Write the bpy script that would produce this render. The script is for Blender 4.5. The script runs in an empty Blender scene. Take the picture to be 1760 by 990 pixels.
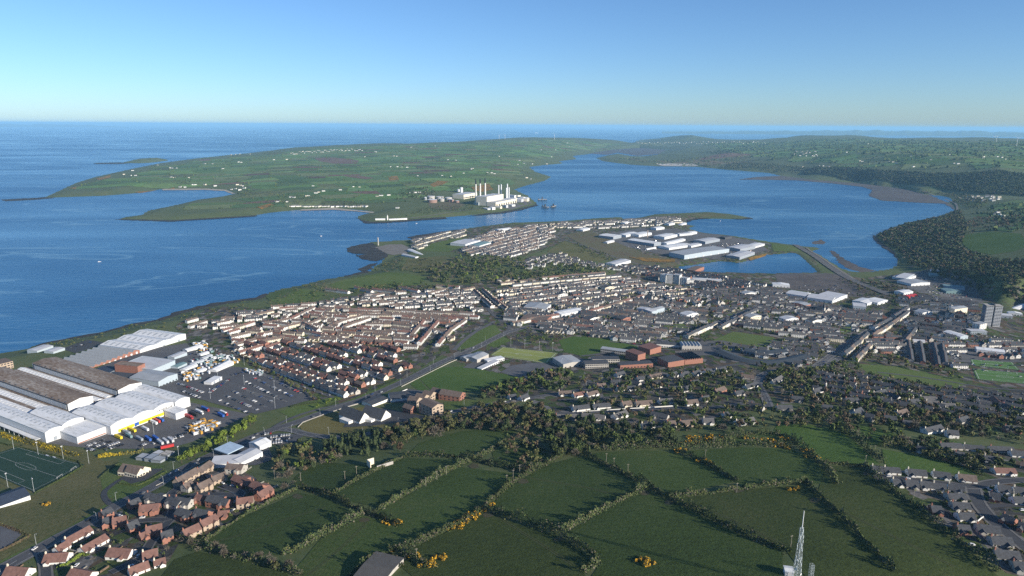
import bpy, bmesh, math, random
import numpy as np
from mathutils import Matrix, Vector
from mathutils.geometry import delaunay_2d_cdt

random.seed(7)
rng = np.random.default_rng(7)
S = bpy.context.scene
COL = S.collection

# ---------------------------------------------------------------- camera
CAM_H = 400.0
FPX = 1173.0                       # focal length in photograph pixels (1760 x 990)
PITCH = math.atan((495.0 - 215.3) / FPX)
ROLL = math.atan(0.0055)
fwd = Vector((0, math.cos(PITCH), -math.sin(PITCH)))
right0 = Vector((1, 0, 0))
up0 = right0.cross(fwd)
c_, s_ = math.cos(ROLL), math.sin(ROLL)
camR = right0 * c_ + up0 * s_
camU = up0 * c_ - right0 * s_
cd = bpy.data.cameras.new('camera')
cam = bpy.data.objects.new('camera', cd)
COL.objects.link(cam)
cd.sensor_width = 36.0
cd.lens = FPX / 1760.0 * 36.0
cd.clip_start = 1.0
cd.clip_end = 500000.0
M = Matrix((camR, camU, -fwd)).transposed().to_4x4()
M.translation = Vector((0, 0, CAM_H))
cam.matrix_world = M
S.camera = cam

# ---------------------------------------------------------------- world, sun, exposure
SUN_EL = math.radians(20.0)
SUN_DIR = Vector((0.82, -0.572, 0)).normalized()      # horizontal direction towards the sun
world = bpy.data.worlds.new('World')
S.world = world
world.use_nodes = True
wn = world.node_tree
wn.nodes.clear()
sky = wn.nodes.new('ShaderNodeTexSky')
sky.sky_type = 'NISHITA'
sky.sun_disc = False
sky.sun_elevation = SUN_EL
sky.sun_rotation = math.atan2(SUN_DIR.x, SUN_DIR.y)
sky.altitude = 0
sky.air_density = 0.8
sky.dust_density = 0.3
sky.ozone_density = 5.0
bg = wn.nodes.new('ShaderNodeBackground')
bg.inputs['Strength'].default_value = 0.078
wo = wn.nodes.new('ShaderNodeOutputWorld')
tint = wn.nodes.new('ShaderNodeMix'); tint.data_type = 'RGBA'; tint.blend_type = 'MULTIPLY'
tint.inputs[0].default_value = 1.0
tint.inputs[7].default_value = (0.94, 1.03, 1.09, 1)      # clear maritime air, one even tint over the whole sky
wn.links.new(sky.outputs[0], tint.inputs[6])
wn.links.new(tint.outputs[2], bg.inputs[0])
wn.links.new(bg.outputs[0], wo.inputs[0])
sl = bpy.data.lights.new('sun', 'SUN')
sl.energy = 4.5
sl.angle = math.radians(0.5)
sl.color = (1.0, 0.91, 0.77)
so = bpy.data.objects.new('sun', sl)
COL.objects.link(so)
sd_ = Vector((SUN_DIR.x * math.cos(SUN_EL), SUN_DIR.y * math.cos(SUN_EL), math.sin(SUN_EL)))
so.rotation_euler = sd_.to_track_quat('Z', 'Y').to_euler()
so.location = (300, -300, 900)
S.view_settings.view_transform = 'Standard'
S.view_settings.look = 'None'
S.view_settings.exposure = 0.82
S.view_settings.gamma = 1.0
S.view_settings.use_curve_mapping = False
S.cycles.use_denoising = False
S.cycles.max_bounces = 5
S.cycles.diffuse_bounces = 2
S.cycles.glossy_bounces = 2
S.cycles.transmission_bounces = 2
S.cycles.volume_bounces = 1
S.cycles.caustics_reflective = False
S.cycles.caustics_refractive = False

# ---------------------------------------------------------------- materials
def node(nt, t, **kw):
    n = nt.nodes.new(t)
    for k, v in kw.items():
        setattr(n, k, v)
    return n

MATS = {}
def mat(name, cols, rough=0.85, scale=0.2, scale2=None, bump=0.0, bscale=None, spec=0.25, metal=0.0, stretch=None, contrast=1.0, detail=6.0, objrand=0.0, coord='Object', rot=0.0):
    """Procedural material: noise driven ramp through cols (list of rgb), optional second noise and bump."""
    if name in MATS:
        return MATS[name]
    m = bpy.data.materials.new(name)
    m.use_nodes = True
    nt = m.node_tree
    b = nt.nodes['Principled BSDF']
    b.inputs['Roughness'].default_value = rough
    b.inputs['Specular IOR Level'].default_value = spec
    b.inputs['Metallic'].default_value = metal
    tc = node(nt, 'ShaderNodeTexCoord')
    vec = tc.outputs[coord]
    if stretch:
        mp = node(nt, 'ShaderNodeMapping')
        mp.inputs['Scale'].default_value = stretch
        mp.inputs['Rotation'].default_value = (0, 0, rot)
        nt.links.new(vec, mp.inputs[0])
        vec = mp.outputs[0]
    n1 = node(nt, 'ShaderNodeTexNoise')
    n1.inputs['Scale'].default_value = scale
    n1.inputs['Detail'].default_value = detail
    n1.inputs['Roughness'].default_value = 0.6
    nt.links.new(vec, n1.inputs['Vector'])
    fac = n1.outputs['Fac']
    if scale2:
        n2 = node(nt, 'ShaderNodeTexNoise')
        n2.inputs['Scale'].default_value = scale2
        n2.inputs['Detail'].default_value = 4.0
        nt.links.new(vec, n2.inputs['Vector'])
        mx = node(nt, 'ShaderNodeMath', operation='ADD')
        nt.links.new(fac, mx.inputs[0]); nt.links.new(n2.outputs['Fac'], mx.inputs[1])
        ml = node(nt, 'ShaderNodeMath', operation='MULTIPLY')
        ml.inputs[1].default_value = 0.5
        nt.links.new(mx.outputs[0], ml.inputs[0])
        fac = ml.outputs[0]
    rp = node(nt, 'ShaderNodeValToRGB')
    el = rp.color_ramp.elements
    k = len(cols)
    lo, hi = 0.5 - 0.18 / contrast, 0.5 + 0.18 / contrast
    while len(el) < k:
        el.new(0.5)
    for i, c in enumerate(cols):
        el[i].position = lo + (hi - lo) * (i / (k - 1) if k > 1 else 0.5)
        el[i].color = (*c, 1)
    if k == 1:
        el[-1].color = (*cols[0], 1)
        el[0].color = (*cols[0], 1)
    nt.links.new(fac, rp.inputs[0])
    colo = rp.outputs[0]
    if objrand:
        oi = node(nt, 'ShaderNodeObjectInfo')
        mr = node(nt, 'ShaderNodeMapRange')
        mr.inputs[3].default_value = 1 - objrand
        mr.inputs[4].default_value = 1 + objrand
        nt.links.new(oi.outputs['Random'], mr.inputs[0])
        vm = node(nt, 'ShaderNodeVectorMath', operation='SCALE')
        nt.links.new(colo, vm.inputs[0]); nt.links.new(mr.outputs[0], vm.inputs['Scale'])
        colo = vm.outputs[0]
    nt.links.new(colo, b.inputs['Base Color'])
    if bump:
        nb = node(nt, 'ShaderNodeTexNoise')
        nb.inputs['Scale'].default_value = bscale or scale * 4
        nb.inputs['Detail'].default_value = 5
        nt.links.new(vec, nb.inputs['Vector'])
        bp = node(nt, 'ShaderNodeBump')
        bp.inputs['Strength'].default_value = 1.0
        bp.inputs['Distance'].default_value = bump
        nt.links.new(nb.outputs['Fac'], bp.inputs['Height'])
        nt.links.new(bp.outputs[0], b.inputs['Normal'])
    MATS[name] = m
    return m

def attr_mat(name, rough=0.95, scale=0.02, amount=0.35):
    """Material whose base colour comes from the mesh's own colour attribute, broken up by noise."""
    m = bpy.data.materials.new(name); m.use_nodes = True
    nt = m.node_tree; b = nt.nodes['Principled BSDF']
    b.inputs['Roughness'].default_value = rough
    b.inputs['Specular IOR Level'].default_value = 0.1
    a = node(nt, 'ShaderNodeAttribute', attribute_name='col')
    tc = node(nt, 'ShaderNodeTexCoord')
    n1 = node(nt, 'ShaderNodeTexNoise'); n1.inputs['Scale'].default_value = scale; n1.inputs['Detail'].default_value = 8; n1.inputs['Roughness'].default_value = 0.65
    nt.links.new(tc.outputs['Object'], n1.inputs['Vector'])
    mr = node(nt, 'ShaderNodeMapRange'); mr.inputs[1].default_value = 0.3; mr.inputs[2].default_value = 0.7
    mr.inputs[3].default_value = 1 - amount; mr.inputs[4].default_value = 1 + amount
    nt.links.new(n1.outputs['Fac'], mr.inputs[0])
    vm = node(nt, 'ShaderNodeVectorMath', operation='SCALE')
    nt.links.new(a.outputs['Color'], vm.inputs[0]); nt.links.new(mr.outputs[0], vm.inputs['Scale'])
    nt.links.new(vm.outputs[0], b.inputs['Base Color'])
    MATS[name] = m
    return m

# ---------------------------------------------------------------- pixels <-> rays
def ray(px, py):
    d = fwd * FPX + camR * (px - 880.0) + camU * (495.0 - py)
    return d.normalized()

def at_z(px, py, z):
    d = ray(px, py)
    t = (z - CAM_H) / d.z
    return (d.x * t, d.y * t)

def to_px(x, y, z):
    v = Vector((x, y, z - CAM_H))
    dz = v.dot(fwd)
    return (880 + FPX * v.dot(camR) / dz, 495 - FPX * v.dot(camU) / dz, dz)

# ---------------------------------------------------------------- coastlines (sea level)
COAST = [(-900,700),(-250,640),(0,607),(33,602),(60,594),(111,583),(151,576),(177,571),(202,564),(227,557.5),(252,554),(278,549),(303,538.5),(353,527),(391,520),(440,513),
 (453,506),(485,496),(518,490),(551,481),(591,475),(617,470),(637,466),(642,458),(655,451),(660,443),(640,437),(625,431),(618,424),(630,418),(642,415),(692,413),(730,409),(743,402),(786,395),(819,390),(880,382.5),
 (930,381),(968,379.5),(1031,374.5),(1067,373),(1074,377),(1095,374.5),(1127,368),(1175,366),(1216,364),(1254,367.5),(1294,374.5),(1274,377.5),(1233,376),(1193,376),(1182,380),(1179,386),(1197,388),(1183,393),(1208,400),(1259,405),(1320,415),
 (1370,421.7),(1416,427),(1396,432),(1413,440.6),(1446,461),(1461,467),(1497,467),(1530,462),(1543,454.5),(1541,446),(1534,430.5),(1512,420),(1502,408),(1504,404),(1530,393),(1552,385),(1573,379.5),(1610,373),(1637,362),(1641,357),
 (1623,349),(1573,347),(1542,345),(1517,344),(1494,337),(1499,326.5),(1482,321),(1429,315),(1370,310),(1320,309),(1280,308),(1300,305),(1345,303),(1320,297),(1241,291),(1196,286.5),(1132,286),(1082,283),(1036,277),(1024,272),(1044,267),(1062,264),(1095,270),(1130,266),(1140,258),(1100,255),(1060,257),(1030,261),(1010,265),(985,268),
 (991,273.5),(961,277),(968,281),(938,283.5),(910,287),(920,295),(948,304),(936,311),(905,319),(885,325.5),(893,330),(907,336),(921,347.6),(924,352),(895,359),(862,365),(803,370.5),(766,373.5),(729,376),(708,378),(667,381),(629,382),(614,375),
 (617,370.6),(642,364),(617,361),(574,358),(516,360.5),(465,365.6),(440,370),(379,374.5),(290,379.5),(247,378),(200,377.8),(215,373),(242,369.5),(255,362),(303,352),(341,343),(379,338),(404,333),(389,326.5),(353,324.5),(278,325),(240,331.5),(177,336.6),(88,339.7),(76,339),(93,331.5),(131,314),(164,304),(227,290),(278,280),(328,273.5),(400,266.5)]
coast_w = [at_z(x, y, 0.0) for x, y in COAST]
# hidden far side of the long peninsula, behind its own ridge
SKYL = [(440,263,35),(516,253,70),(590,249.5,80),(667,247,85),(743,246,95),(819,242,115),(880,238,130),(950,238,130),(1019,239,125),(1060,242,110),(1095,244.5,100)]
for x, y, z in SKYL[1:]:
    a = at_z(x, y, z); r = math.hypot(*a); k = (r + 1400) / r
    coast_w.append((a[0] * k, a[1] * k))
SKYR = [(1100,240.6,150),(1127,233.5,190),(1158,231,200),(1208,237,160),(1260,240,150),(1320,240.6,170),(1370,233.5,215),(1420,234,215),(1471,233,225),(1547,238,210),(1598,237,220),(1650,238.5,225),(1699,237,235),(1760,240,235),(1850,240,240)]
for px_, rr__ in ((1088, 16500), (1092, 21000), (1200, 22500), (1350, 23000), (1500, 23000), (1650, 22500), (1800, 22000)):
    a = at_z(px_, 300, 0); r = math.hypot(*a); coast_w.append((a[0] / r * rr__, a[1] / r * rr__))
coast_w += [(30000, 14000), (30000, -3000), (-8000, -3000), (-6000, 300)]
coast_w = np.array(coast_w)
ISLE = np.array([at_z(x, y, 0.0) for x, y in [(208,280),(225,276.5),(262,274.5),(286,273.8),(290,275.8),(262,279.5),(235,280.5)]])
LAGOON = np.array([at_z(x, y, 0.0) for x, y in [(1160,460),(1195,455),(1240,449),(1266,452),(1290,448),(1316,439),(1365,434),(1375,440),(1405,468),(1330,470),(1250,468),(1200,466)]])

def inside(poly, X, Y):
    x1, y1 = poly[:, 0], poly[:, 1]
    x2, y2 = np.roll(x1, -1), np.roll(y1, -1)
    res = np.zeros(X.shape, bool)
    for a, b, c, d in zip(x1, y1, x2, y2):
        if b == d: continue
        cond = ((b > Y) != (d > Y)) & (X < (c - a) * (Y - b) / (d - b) + a)
        res ^= cond
    return res

def segdist(poly, X, Y, closed=True):
    best = np.full(X.shape, 1e18)
    n = len(poly)
    for i in range(n if closed else n - 1):
        a = poly[i]; b = poly[(i + 1) % n]
        d = b - a; L = d @ d + 1e-9
        t = np.clip(((X - a[0]) * d[0] + (Y - a[1]) * d[1]) / L, 0, 1)
        q = (X - a[0] - t * d[0]) ** 2 + (Y - a[1] - t * d[1]) ** 2
        np.minimum(best, q, out=best)
    return np.sqrt(best)

# ---------------------------------------------------------------- terrain heights
CTRL = [(-200,990,80),(0,990,85),(200,990,92),(400,990,100),(640,990,108),(880,990,116),(1150,990,124),(1400,990,130),(1600,990,128),(1760,990,124),(2000,990,120),
 (-200,850,58),(0,850,62),(150,850,66),(300,850,74),(450,850,82),(600,850,90),(750,850,96),(900,850,101),(1100,850,108),(1300,850,112),(1500,850,114),(1700,850,110),(1900,850,106),
 (0,760,47),(130,760,48),(250,740,48),(350,740,50),(450,740,53),(560,760,64),(700,760,74),(850,760,82),(1000,760,86),(1200,760,92),(1400,760,96),(1600,760,92),(1760,760,86),
 (0,690,42),(120,690,44),(250,690,46),(380,680,44),(500,680,47),(620,700,52),(750,700,60),(900,700,68),(1050,700,75),(1200,700,80),(1350,700,80),(1500,700,74),(1700,700,60),
 (60,640,30),(180,620,30),(300,620,34),(420,620,34),(550,630,34),(700,640,40),(850,630,40),(1000,630,43),(1150,630,46),(1300,640,52),(1450,640,44),(1600,640,32),(1760,640,26),
 (120,600,20),(260,580,20),(400,560,18),(550,560,22),(700,560,26),(850,570,31),(1000,570,31),(1150,570,30),(1300,570,28),(1450,570,20),(1600,570,13),(1760,570,12),
 (480,520,12),(600,510,15),(750,500,17),(900,510,20),(1050,510,20),(1200,510,15),(1350,510,9),(1500,510,7),(1640,520,8),(1740,530,10),
 (700,460,12),(800,455,18),(900,465,19),(1000,450,13),(1100,455,7),(1200,480,7),(1400,480,5),(1550,480,6),(1620,490,8),(1700,505,10),
 (720,430,6),(820,420,8),(900,410,9),(1000,420,8),(1100,420,4),(1200,425,4),(1300,430,4),(1000,390,7),(1100,385,6),(1200,370,4),
 # wooded scarp and fields at the right
 (1530,425,14),(1560,450,12),(1620,470,14),(1690,490,16),(1760,508,14),(1570,400,50),(1600,420,55),(1640,430,60),(1680,450,60),(1720,465,62),(1760,480,48),(1640,400,80),(1700,410,85),(1760,430,90),(1760,390,110),(1680,375,90),(1620,385,55),(1720,350,80),(1760,360,105),(1900,420,120),(1900,500,60),
 (1660,352,15),(1690,345,28),(1650,335,14),(1580,328,12),(1500,318,10),(1400,306,10),
 (1760,335,40),(1700,333,34),(1620,325,22),(1540,315,20),(1460,305,20),(1380,298,20),
 (1760,300,108),(1700,301,106),(1620,298,98),(1540,294,90),(1460,290,80),(1400,285,62),(1340,280,60),(1300,285,35),(1250,280,30),
 (1760,270,180),(1650,268,175),(1550,262,170),(1450,260,160),(1350,262,120),(1280,265,80),(1200,268,60),(1230,256,85),(1300,250,120),(1180,276,30),(1130,274,28),(1080,276,16),(1050,272,12),(1250,264,90),(1170,262,40),(1130,250,50),(1200,248,90),(1090,249,60),
 (620,377,6),(680,372,14),(740,365,12),(800,352,12),(850,350,12),(900,345,8),(780,335,18),(720,345,18),(650,352,14),(560,350,14),(460,355,16),(340,368,12),(280,373,8),(420,345,16),
 (150,328,14),(230,318,26),(320,305,26),(400,315,18),(240,300,22),(330,285,28),(450,285,40),(450,310,28),(550,320,28),(550,280,50),(650,300,40),(650,270,62),(760,300,45),(760,270,65),(860,300,38),(860,265,75),(920,285,18),(930,262,75),(980,255,75),(1040,253,60),(920,310,10),(900,322,9)]
pts = []
for x, y, z in CTRL + SKYL + SKYR:
    a = at_z(x, y, z)
    pts.append((math.atan2(a[0], a[1]), math.log(math.hypot(*a)), z))
for x, y, z in SKYL:                 # behind the ridge the land falls to the open sea
    a = at_z(x, y, z); pts.append((math.atan2(a[0], a[1]), math.log(math.hypot(*a) + 900), z * 0.55))
for x, y, z in SKYR:
    a = at_z(x, y, z); pts.append((math.atan2(a[0], a[1]), math.log(math.hypot(*a) + 3000), z * 0.3))
for th in np.linspace(-1.1, 1.1, 9):
    pts.append((th, math.log(190.0), 140.0)); pts.append((th, math.log(33000.0), 30.0))
for th in (-1.05, -0.85):
    pts.append((th, math.log(900.0), 40.0)); pts.append((th, math.log(500.0), 75.0))
for th in (0.85, 1.05):
    for r, z in ((500, 115), (900, 90), (1500, 60), (2500, 120), (5000, 150), (12000, 220)):
        pts.append((th, math.log(r), z))
pts = np.array(pts)
CX = np.column_stack([pts[:, 0] * 1.0, pts[:, 1] * 0.45])
def phi(r2):
    return 0.5 * r2 * np.log(r2 + 1e-12)
nP = len(pts)
K = phi(((CX[:, None] - CX[None]) ** 2).sum(-1)) + np.eye(nP) * 1e-5
Pm = np.column_stack([np.ones(nP), CX])
A_ = np.zeros((nP + 3, nP + 3)); A_[:nP, :nP] = K; A_[:nP, nP:] = Pm; A_[nP:, :nP] = Pm.T
W_ = np.linalg.solve(A_, np.concatenate([pts[:, 2], np.zeros(3)]))
NT, NR = 540, 560
TH0, TH1 = -1.08, 1.08
LR0, LR1 = math.log(185.0), math.log(34000.0)
ths = np.linspace(TH0, TH1, NT); lrs = np.linspace(LR0, LR1, NR)
TT, LL = np.meshgrid(ths, lrs, indexing='ij')
Q = np.column_stack([TT.ravel(), LL.ravel() * 0.45])
base = np.zeros(len(Q))
for i0 in range(0, len(Q), 40000):
    q = Q[i0:i0 + 40000]
    base[i0:i0 + 40000] = phi(((q[:, None] - CX[None]) ** 2).sum(-1)) @ W_[:nP] + W_[nP] + q @ W_[nP + 1:]
base = base.reshape(NT, NR)
RR = np.exp(LL); GX = RR * np.sin(TT); GY = RR * np.cos(TT)
def vnoise(X, Y, s, seed):
    r = np.random.default_rng(seed); N = 256
    g = r.random((N, N)) * 2 - 1
    x = X / s; y = Y / s
    xi = np.floor(x).astype(int); yi = np.floor(y).astype(int)
    fx = x - xi; fy = y - yi
    fx = fx * fx * (3 - 2 * fx); fy = fy * fy * (3 - 2 * fy)
    a = g[xi % N, yi % N]; b = g[(xi + 1) % N, yi % N]; c = g[xi % N, (yi + 1) % N]; d = g[(xi + 1) % N, (yi + 1) % N]
    return (a * (1 - fx) + b * fx) * (1 - fy) + (c * (1 - fx) + d * fx) * fy
sdm = segdist(coast_w, GX, GY); inm = inside(coast_w, GX, GY)
sdi = segdist(ISLE, GX, GY); ini = inside(ISLE, GX, GY)
sdl = segdist(LAGOON, GX, GY); inl = inside(LAGOON, GX, GY)
rough_far = np.clip((RR - 2500) / 6000, 0, 1)
base = np.maximum(base, 2.0) + vnoise(GX, GY, 420, 3) * 9 * rough_far + vnoise(GX, GY, 150, 4) * 4 * rough_far
slope = np.where(RR < 1600, 0.20, 0.16)
HT = np.where(inm, np.minimum(base, 0.4 + np.maximum(sdm - 12, 0) * slope), -np.minimum(sdm * 0.08, 8) - 0.4)
HT = np.where(ini, np.minimum(28, 0.4 + sdi * 0.25), HT)
HT = np.where(inl, -2.0, np.where(inm, np.minimum(HT, 0.5 + sdl * 0.10 + np.where(RR > 3200, 99, 0)), HT))
LOWS = [[(1494,337),(1499,326.5),(1482,321),(1429,315),(1370,310),(1320,309),(1270,308.5),(1300,304),(1345,302),(1400,309),(1480,315),(1560,325),(1600,336),(1637,352),(1641,360),(1623,350),(1573,348),(1542,346),(1517,345)],
 [(1044,266),(1062,262),(1095,268),(1130,265),(1150,258),(1100,254),(1050,257),(1010,264)], [(600,432),(600,420),(645,412),(700,411),(716,428),(700,438),(670,446),(640,448)]]
for q_ in LOWS:
    w_ = np.array([at_z(x, y, 0.5) for x, y in q_]); HT = np.where(inside(w_, GX, GY), np.minimum(HT, 0.55), HT)

dT = (NT - 1) / (TH1 - TH0); dR = (NR - 1) / (LR1 - LR0)
def Hs(x, y):
    th = math.atan2(x, y); lr = 0.5 * math.log(x * x + y * y + 1e-9)
    u = min(max((th - TH0) * dT, 0), NT - 1.001); v = min(max((lr - LR0) * dR, 0), NR - 1.001)
    i = int(u); j = int(v); fu = u - i; fv = v - j
    return (HT[i, j] * (1 - fu) + HT[i + 1, j] * fu) * (1 - fv) + (HT[i, j + 1] * (1 - fu) + HT[i + 1, j + 1] * fu) * fv
def Hn(X, Y):
    th = np.arctan2(X, Y); lr = 0.5 * np.log(X * X + Y * Y + 1e-9)
    u = np.clip((th - TH0) * dT, 0, NT - 1.001); v = np.clip((lr - LR0) * dR, 0, NR - 1.001)
    i = u.astype(int); j = v.astype(int); fu = u - i; fv = v - j
    return (HT[i, j] * (1 - fu) + HT[i + 1, j] * fu) * (1 - fv) + (HT[i, j + 1] * (1 - fu) + HT[i + 1, j + 1] * fu) * fv
def P(px, py):
    """Point of the ground (or sea) that the photograph shows at this pixel."""
    d = ray(px, py)
    th = math.atan2(d.x, d.y); hd = math.hypot(d.x, d.y); k = d.z / hd
    u = min(max((th - TH0) * dT, 0), NT - 1.001); i = int(u); fu = u - i
    row = np.maximum(HT[i] * (1 - fu) + HT[i + 1] * fu, 0.0)
    zr = CAM_H + np.exp(lrs) * k
    hit = np.nonzero(zr <= row)[0]
    if len(hit) == 0:
        r = -CAM_H / k if k < 0 else 60000.0
    else:
        j = hit[0]
        if j == 0: r = math.exp(lrs[0])
        else:
            a = zr[j - 1] - row[j - 1]; b = zr[j] - row[j]
            t = a / (a - b)
            r = math.exp(lrs[j - 1]) * (1 - t) + math.exp(lrs[j]) * t
    return Vector((d.x / hd * r, d.y / hd * r, CAM_H + r * k))
def PW(lst):
    return np.array([P(x, y)[:2] for x, y in lst])

# ---------------------------------------------------------------- mesh helpers
class MB:
    def __init__(s): s.v = []; s.f = []; s.m = []
    def face(s, pts, m=0):
        i = len(s.v); s.v.extend(tuple(p) for p in pts); s.f.append(tuple(range(i, i + len(pts)))); s.m.append(m)
    def box(s, x0, x1, y0, y1, z0, z1, m=0, bottom=False, T=None):
        c = [(x0,y0,z0),(x1,y0,z0),(x1,y1,z0),(x0,y1,z0),(x0,y0,z1),(x1,y0,z1),(x1,y1,z1),(x0,y1,z1)]
        if T: c = [T(*p) for p in c]
        i = len(s.v); s.v.extend(tuple(p) for p in c)
        fs = [(4,5,6,7),(0,1,5,4),(1,2,6,5),(2,3,7,6),(3,0,4,7)] + ([(3,2,1,0)] if bottom else [])
        for f in fs: s.f.append(tuple(i + k for k in f)); s.m.append(m)
    def tube(s, a, b, r0, r1=None, n=8, m=0, cap=True):
        r1 = r0 if r1 is None else r1
        a = Vector(a); b = Vector(b); d = (b - a).normalized()
        u = d.orthogonal().normalized(); w = d.cross(u)
        i = len(s.v)
        for k in range(n):
            t = 2 * math.pi * k / n; o = u * math.cos(t) + w * math.sin(t)
            s.v.append(tuple(a + o * r0)); s.v.append(tuple(b + o * r1))
        for k in range(n):
            p = i + 2 * k; q = i + 2 * ((k + 1) % n)
            s.f.append((p, q, q + 1, p + 1)); s.m.append(m)
        if cap:
            s.f.append(tuple(i + 2 * k + 1 for k in range(n))); s.m.append(m)
    def mesh(s, name, mats):
        me = bpy.data.meshes.new(name)
        me.from_pydata(s.v, [], s.f)
        for mm in mats: me.materials.append(mm)
        if len(mats) > 1: me.polygons.foreach_set('material_index', s.m)
        me.update()
        return me
    def build(s, name, mats, parent=None, loc=None):
        return link(name, s.mesh(name, mats if isinstance(mats, (list, tuple)) else [mats]), parent, loc)

def link(name, data, parent=None, loc=None, rz=0.0, scale=None):
    o = bpy.data.objects.new(name, data)
    COL.objects.link(o)
    if parent: o.parent = parent
    if loc is not None: o.location = loc
    if rz: o.rotation_euler = (0, 0, rz)
    if scale is not None: o.scale = scale
    return o
def tag(o, label=None, cat=None, group=None, kind=None):
    if label: o['label'] = label
    if cat: o['category'] = cat
    if group: o['group'] = group
    if kind: o['kind'] = kind
    return o
def quads_mesh(name, V, mats, mi=None):
    """Fast mesh from an (n,4,3) array of quads."""
    n = len(V)
    me = bpy.data.meshes.new(name)
    me.vertices.add(n * 4); me.loops.add(n * 4); me.polygons.add(n)
    me.vertices.foreach_set('co', np.ascontiguousarray(V, dtype=np.float32).ravel())
    me.loops.foreach_set('vertex_index', np.arange(n * 4, dtype=np.int32))
    me.polygons.foreach_set('loop_start', np.arange(0, n * 4, 4, dtype=np.int32))
    for mm in mats: me.materials.append(mm)
    if mi is not None: me.polygons.foreach_set('material_index', np.asarray(mi, dtype=np.int32))
    me.update(calc_edges=True)
    return me

def sheet(name, poly, m, off=0.15, step=None, world=False, kind='structure', label=None, noise=0.0):
    """A region of ground draped over the terrain."""
    w = np.asarray(poly, float) if world else PW(poly)
    # densify outline
    rmean = np.hypot(w[:, 0], w[:, 1]).mean()
    step = step or max(8.0, rmean * 0.012)
    out = []
    n = len(w)
    for i in range(n):
        a, b = w[i], w[(i + 1) % n]
        k = max(1, int(np.hypot(*(b - a)) / step))
        for j in range(k): out.append(a + (b - a) * j / k)
    out = np.array(out)
    if noise: out = out + rng.normal(0, noise, out.shape)
    x0, y0 = w.min(0); x1, y1 = w.max(0)
    gx, gy = np.meshgrid(np.arange(x0 + step / 2, x1, step), np.arange(y0 + step / 2, y1, step))
    gx = gx.ravel(); gy = gy.ravel()
    ok = inside(out, gx, gy)
    gx = gx[ok]; gy = gy[ok]
    if len(gx):
        ok = segdist(out, gx, gy) > step * 0.35
        gx = gx[ok]; gy = gy[ok]
    c = w.mean(0)
    V2 = [Vector((float(p[0] - c[0]), float(p[1] - c[1]))) for p in out] + [Vector((float(a - c[0]), float(b - c[1]))) for a, b in zip(gx, gy)]
    no = len(out)
    r = delaunay_2d_cdt(V2, [], [list(range(no))], 1, 1e-4)
    me = bpy.data.meshes.new(name)
    X = np.array([p.x for p in r[0]]) + c[0]; Y = np.array([p.y for p in r[0]]) + c[1]
    Z = Hn(X, Y) + off
    me.from_pydata(list(zip(X.tolist(), Y.tolist(), Z.tolist())), [], r[2])
    me.materials.append(m); me.update()
    # faces up
    if len(me.polygons) and me.polygons[0].normal.z < 0: me.flip_normals()
    o = link(name, me)
    if kind: o['kind'] = kind
    if label: o['label'] = label
    return o

def resample(w, step):
    out = [w[0]]
    for a, b in zip(w[:-1], w[1:]):
        k = max(1, int(np.hypot(*(b - a)) / step))
        for j in range(1, k + 1): out.append(a + (b - a) * j / k)
    return np.array(out)
def smooth(w, it=2):
    for _ in range(it):
        o = [w[0]]
        for a, b in zip(w[:-1], w[1:]):
            o += [a * 0.75 + b * 0.25, a * 0.25 + b * 0.75]
        o.append(w[-1]); w = np.array(o)
    return w
def tangents(w):
    d = np.gradient(w, axis=0)
    L = np.hypot(d[:, 0], d[:, 1])[:, None] + 1e-9
    return d / L
def ribbon_mb(w, width, off, mb=None, shift=0.0, mi=0, up=0.0):
    t = tangents(w); nrm = np.column_stack([-t[:, 1], t[:, 0]])
    c = w + nrm * shift
    L = c - nrm * width / 2; Rr = c + nrm * width / 2
    zl = Hn(L[:, 0], L[:, 1]) + off; zr = Hn(Rr[:, 0], Rr[:, 1]) + off; zc = Hn(c[:, 0], c[:, 1]) + off
    zl = np.maximum(zl, zc - 0.3); zr = np.maximum(zr, zc - 0.3)
    mb = mb or MB()
    for i in range(len(w) - 1):
        mb.face([(L[i][0], L[i][1], zl[i]), (L[i+1][0], L[i+1][1], zl[i+1]), (Rr[i+1][0], Rr[i+1][1], zr[i+1]), (Rr[i][0], Rr[i][1], zr[i])][::-1], mi)
    return mb
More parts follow.
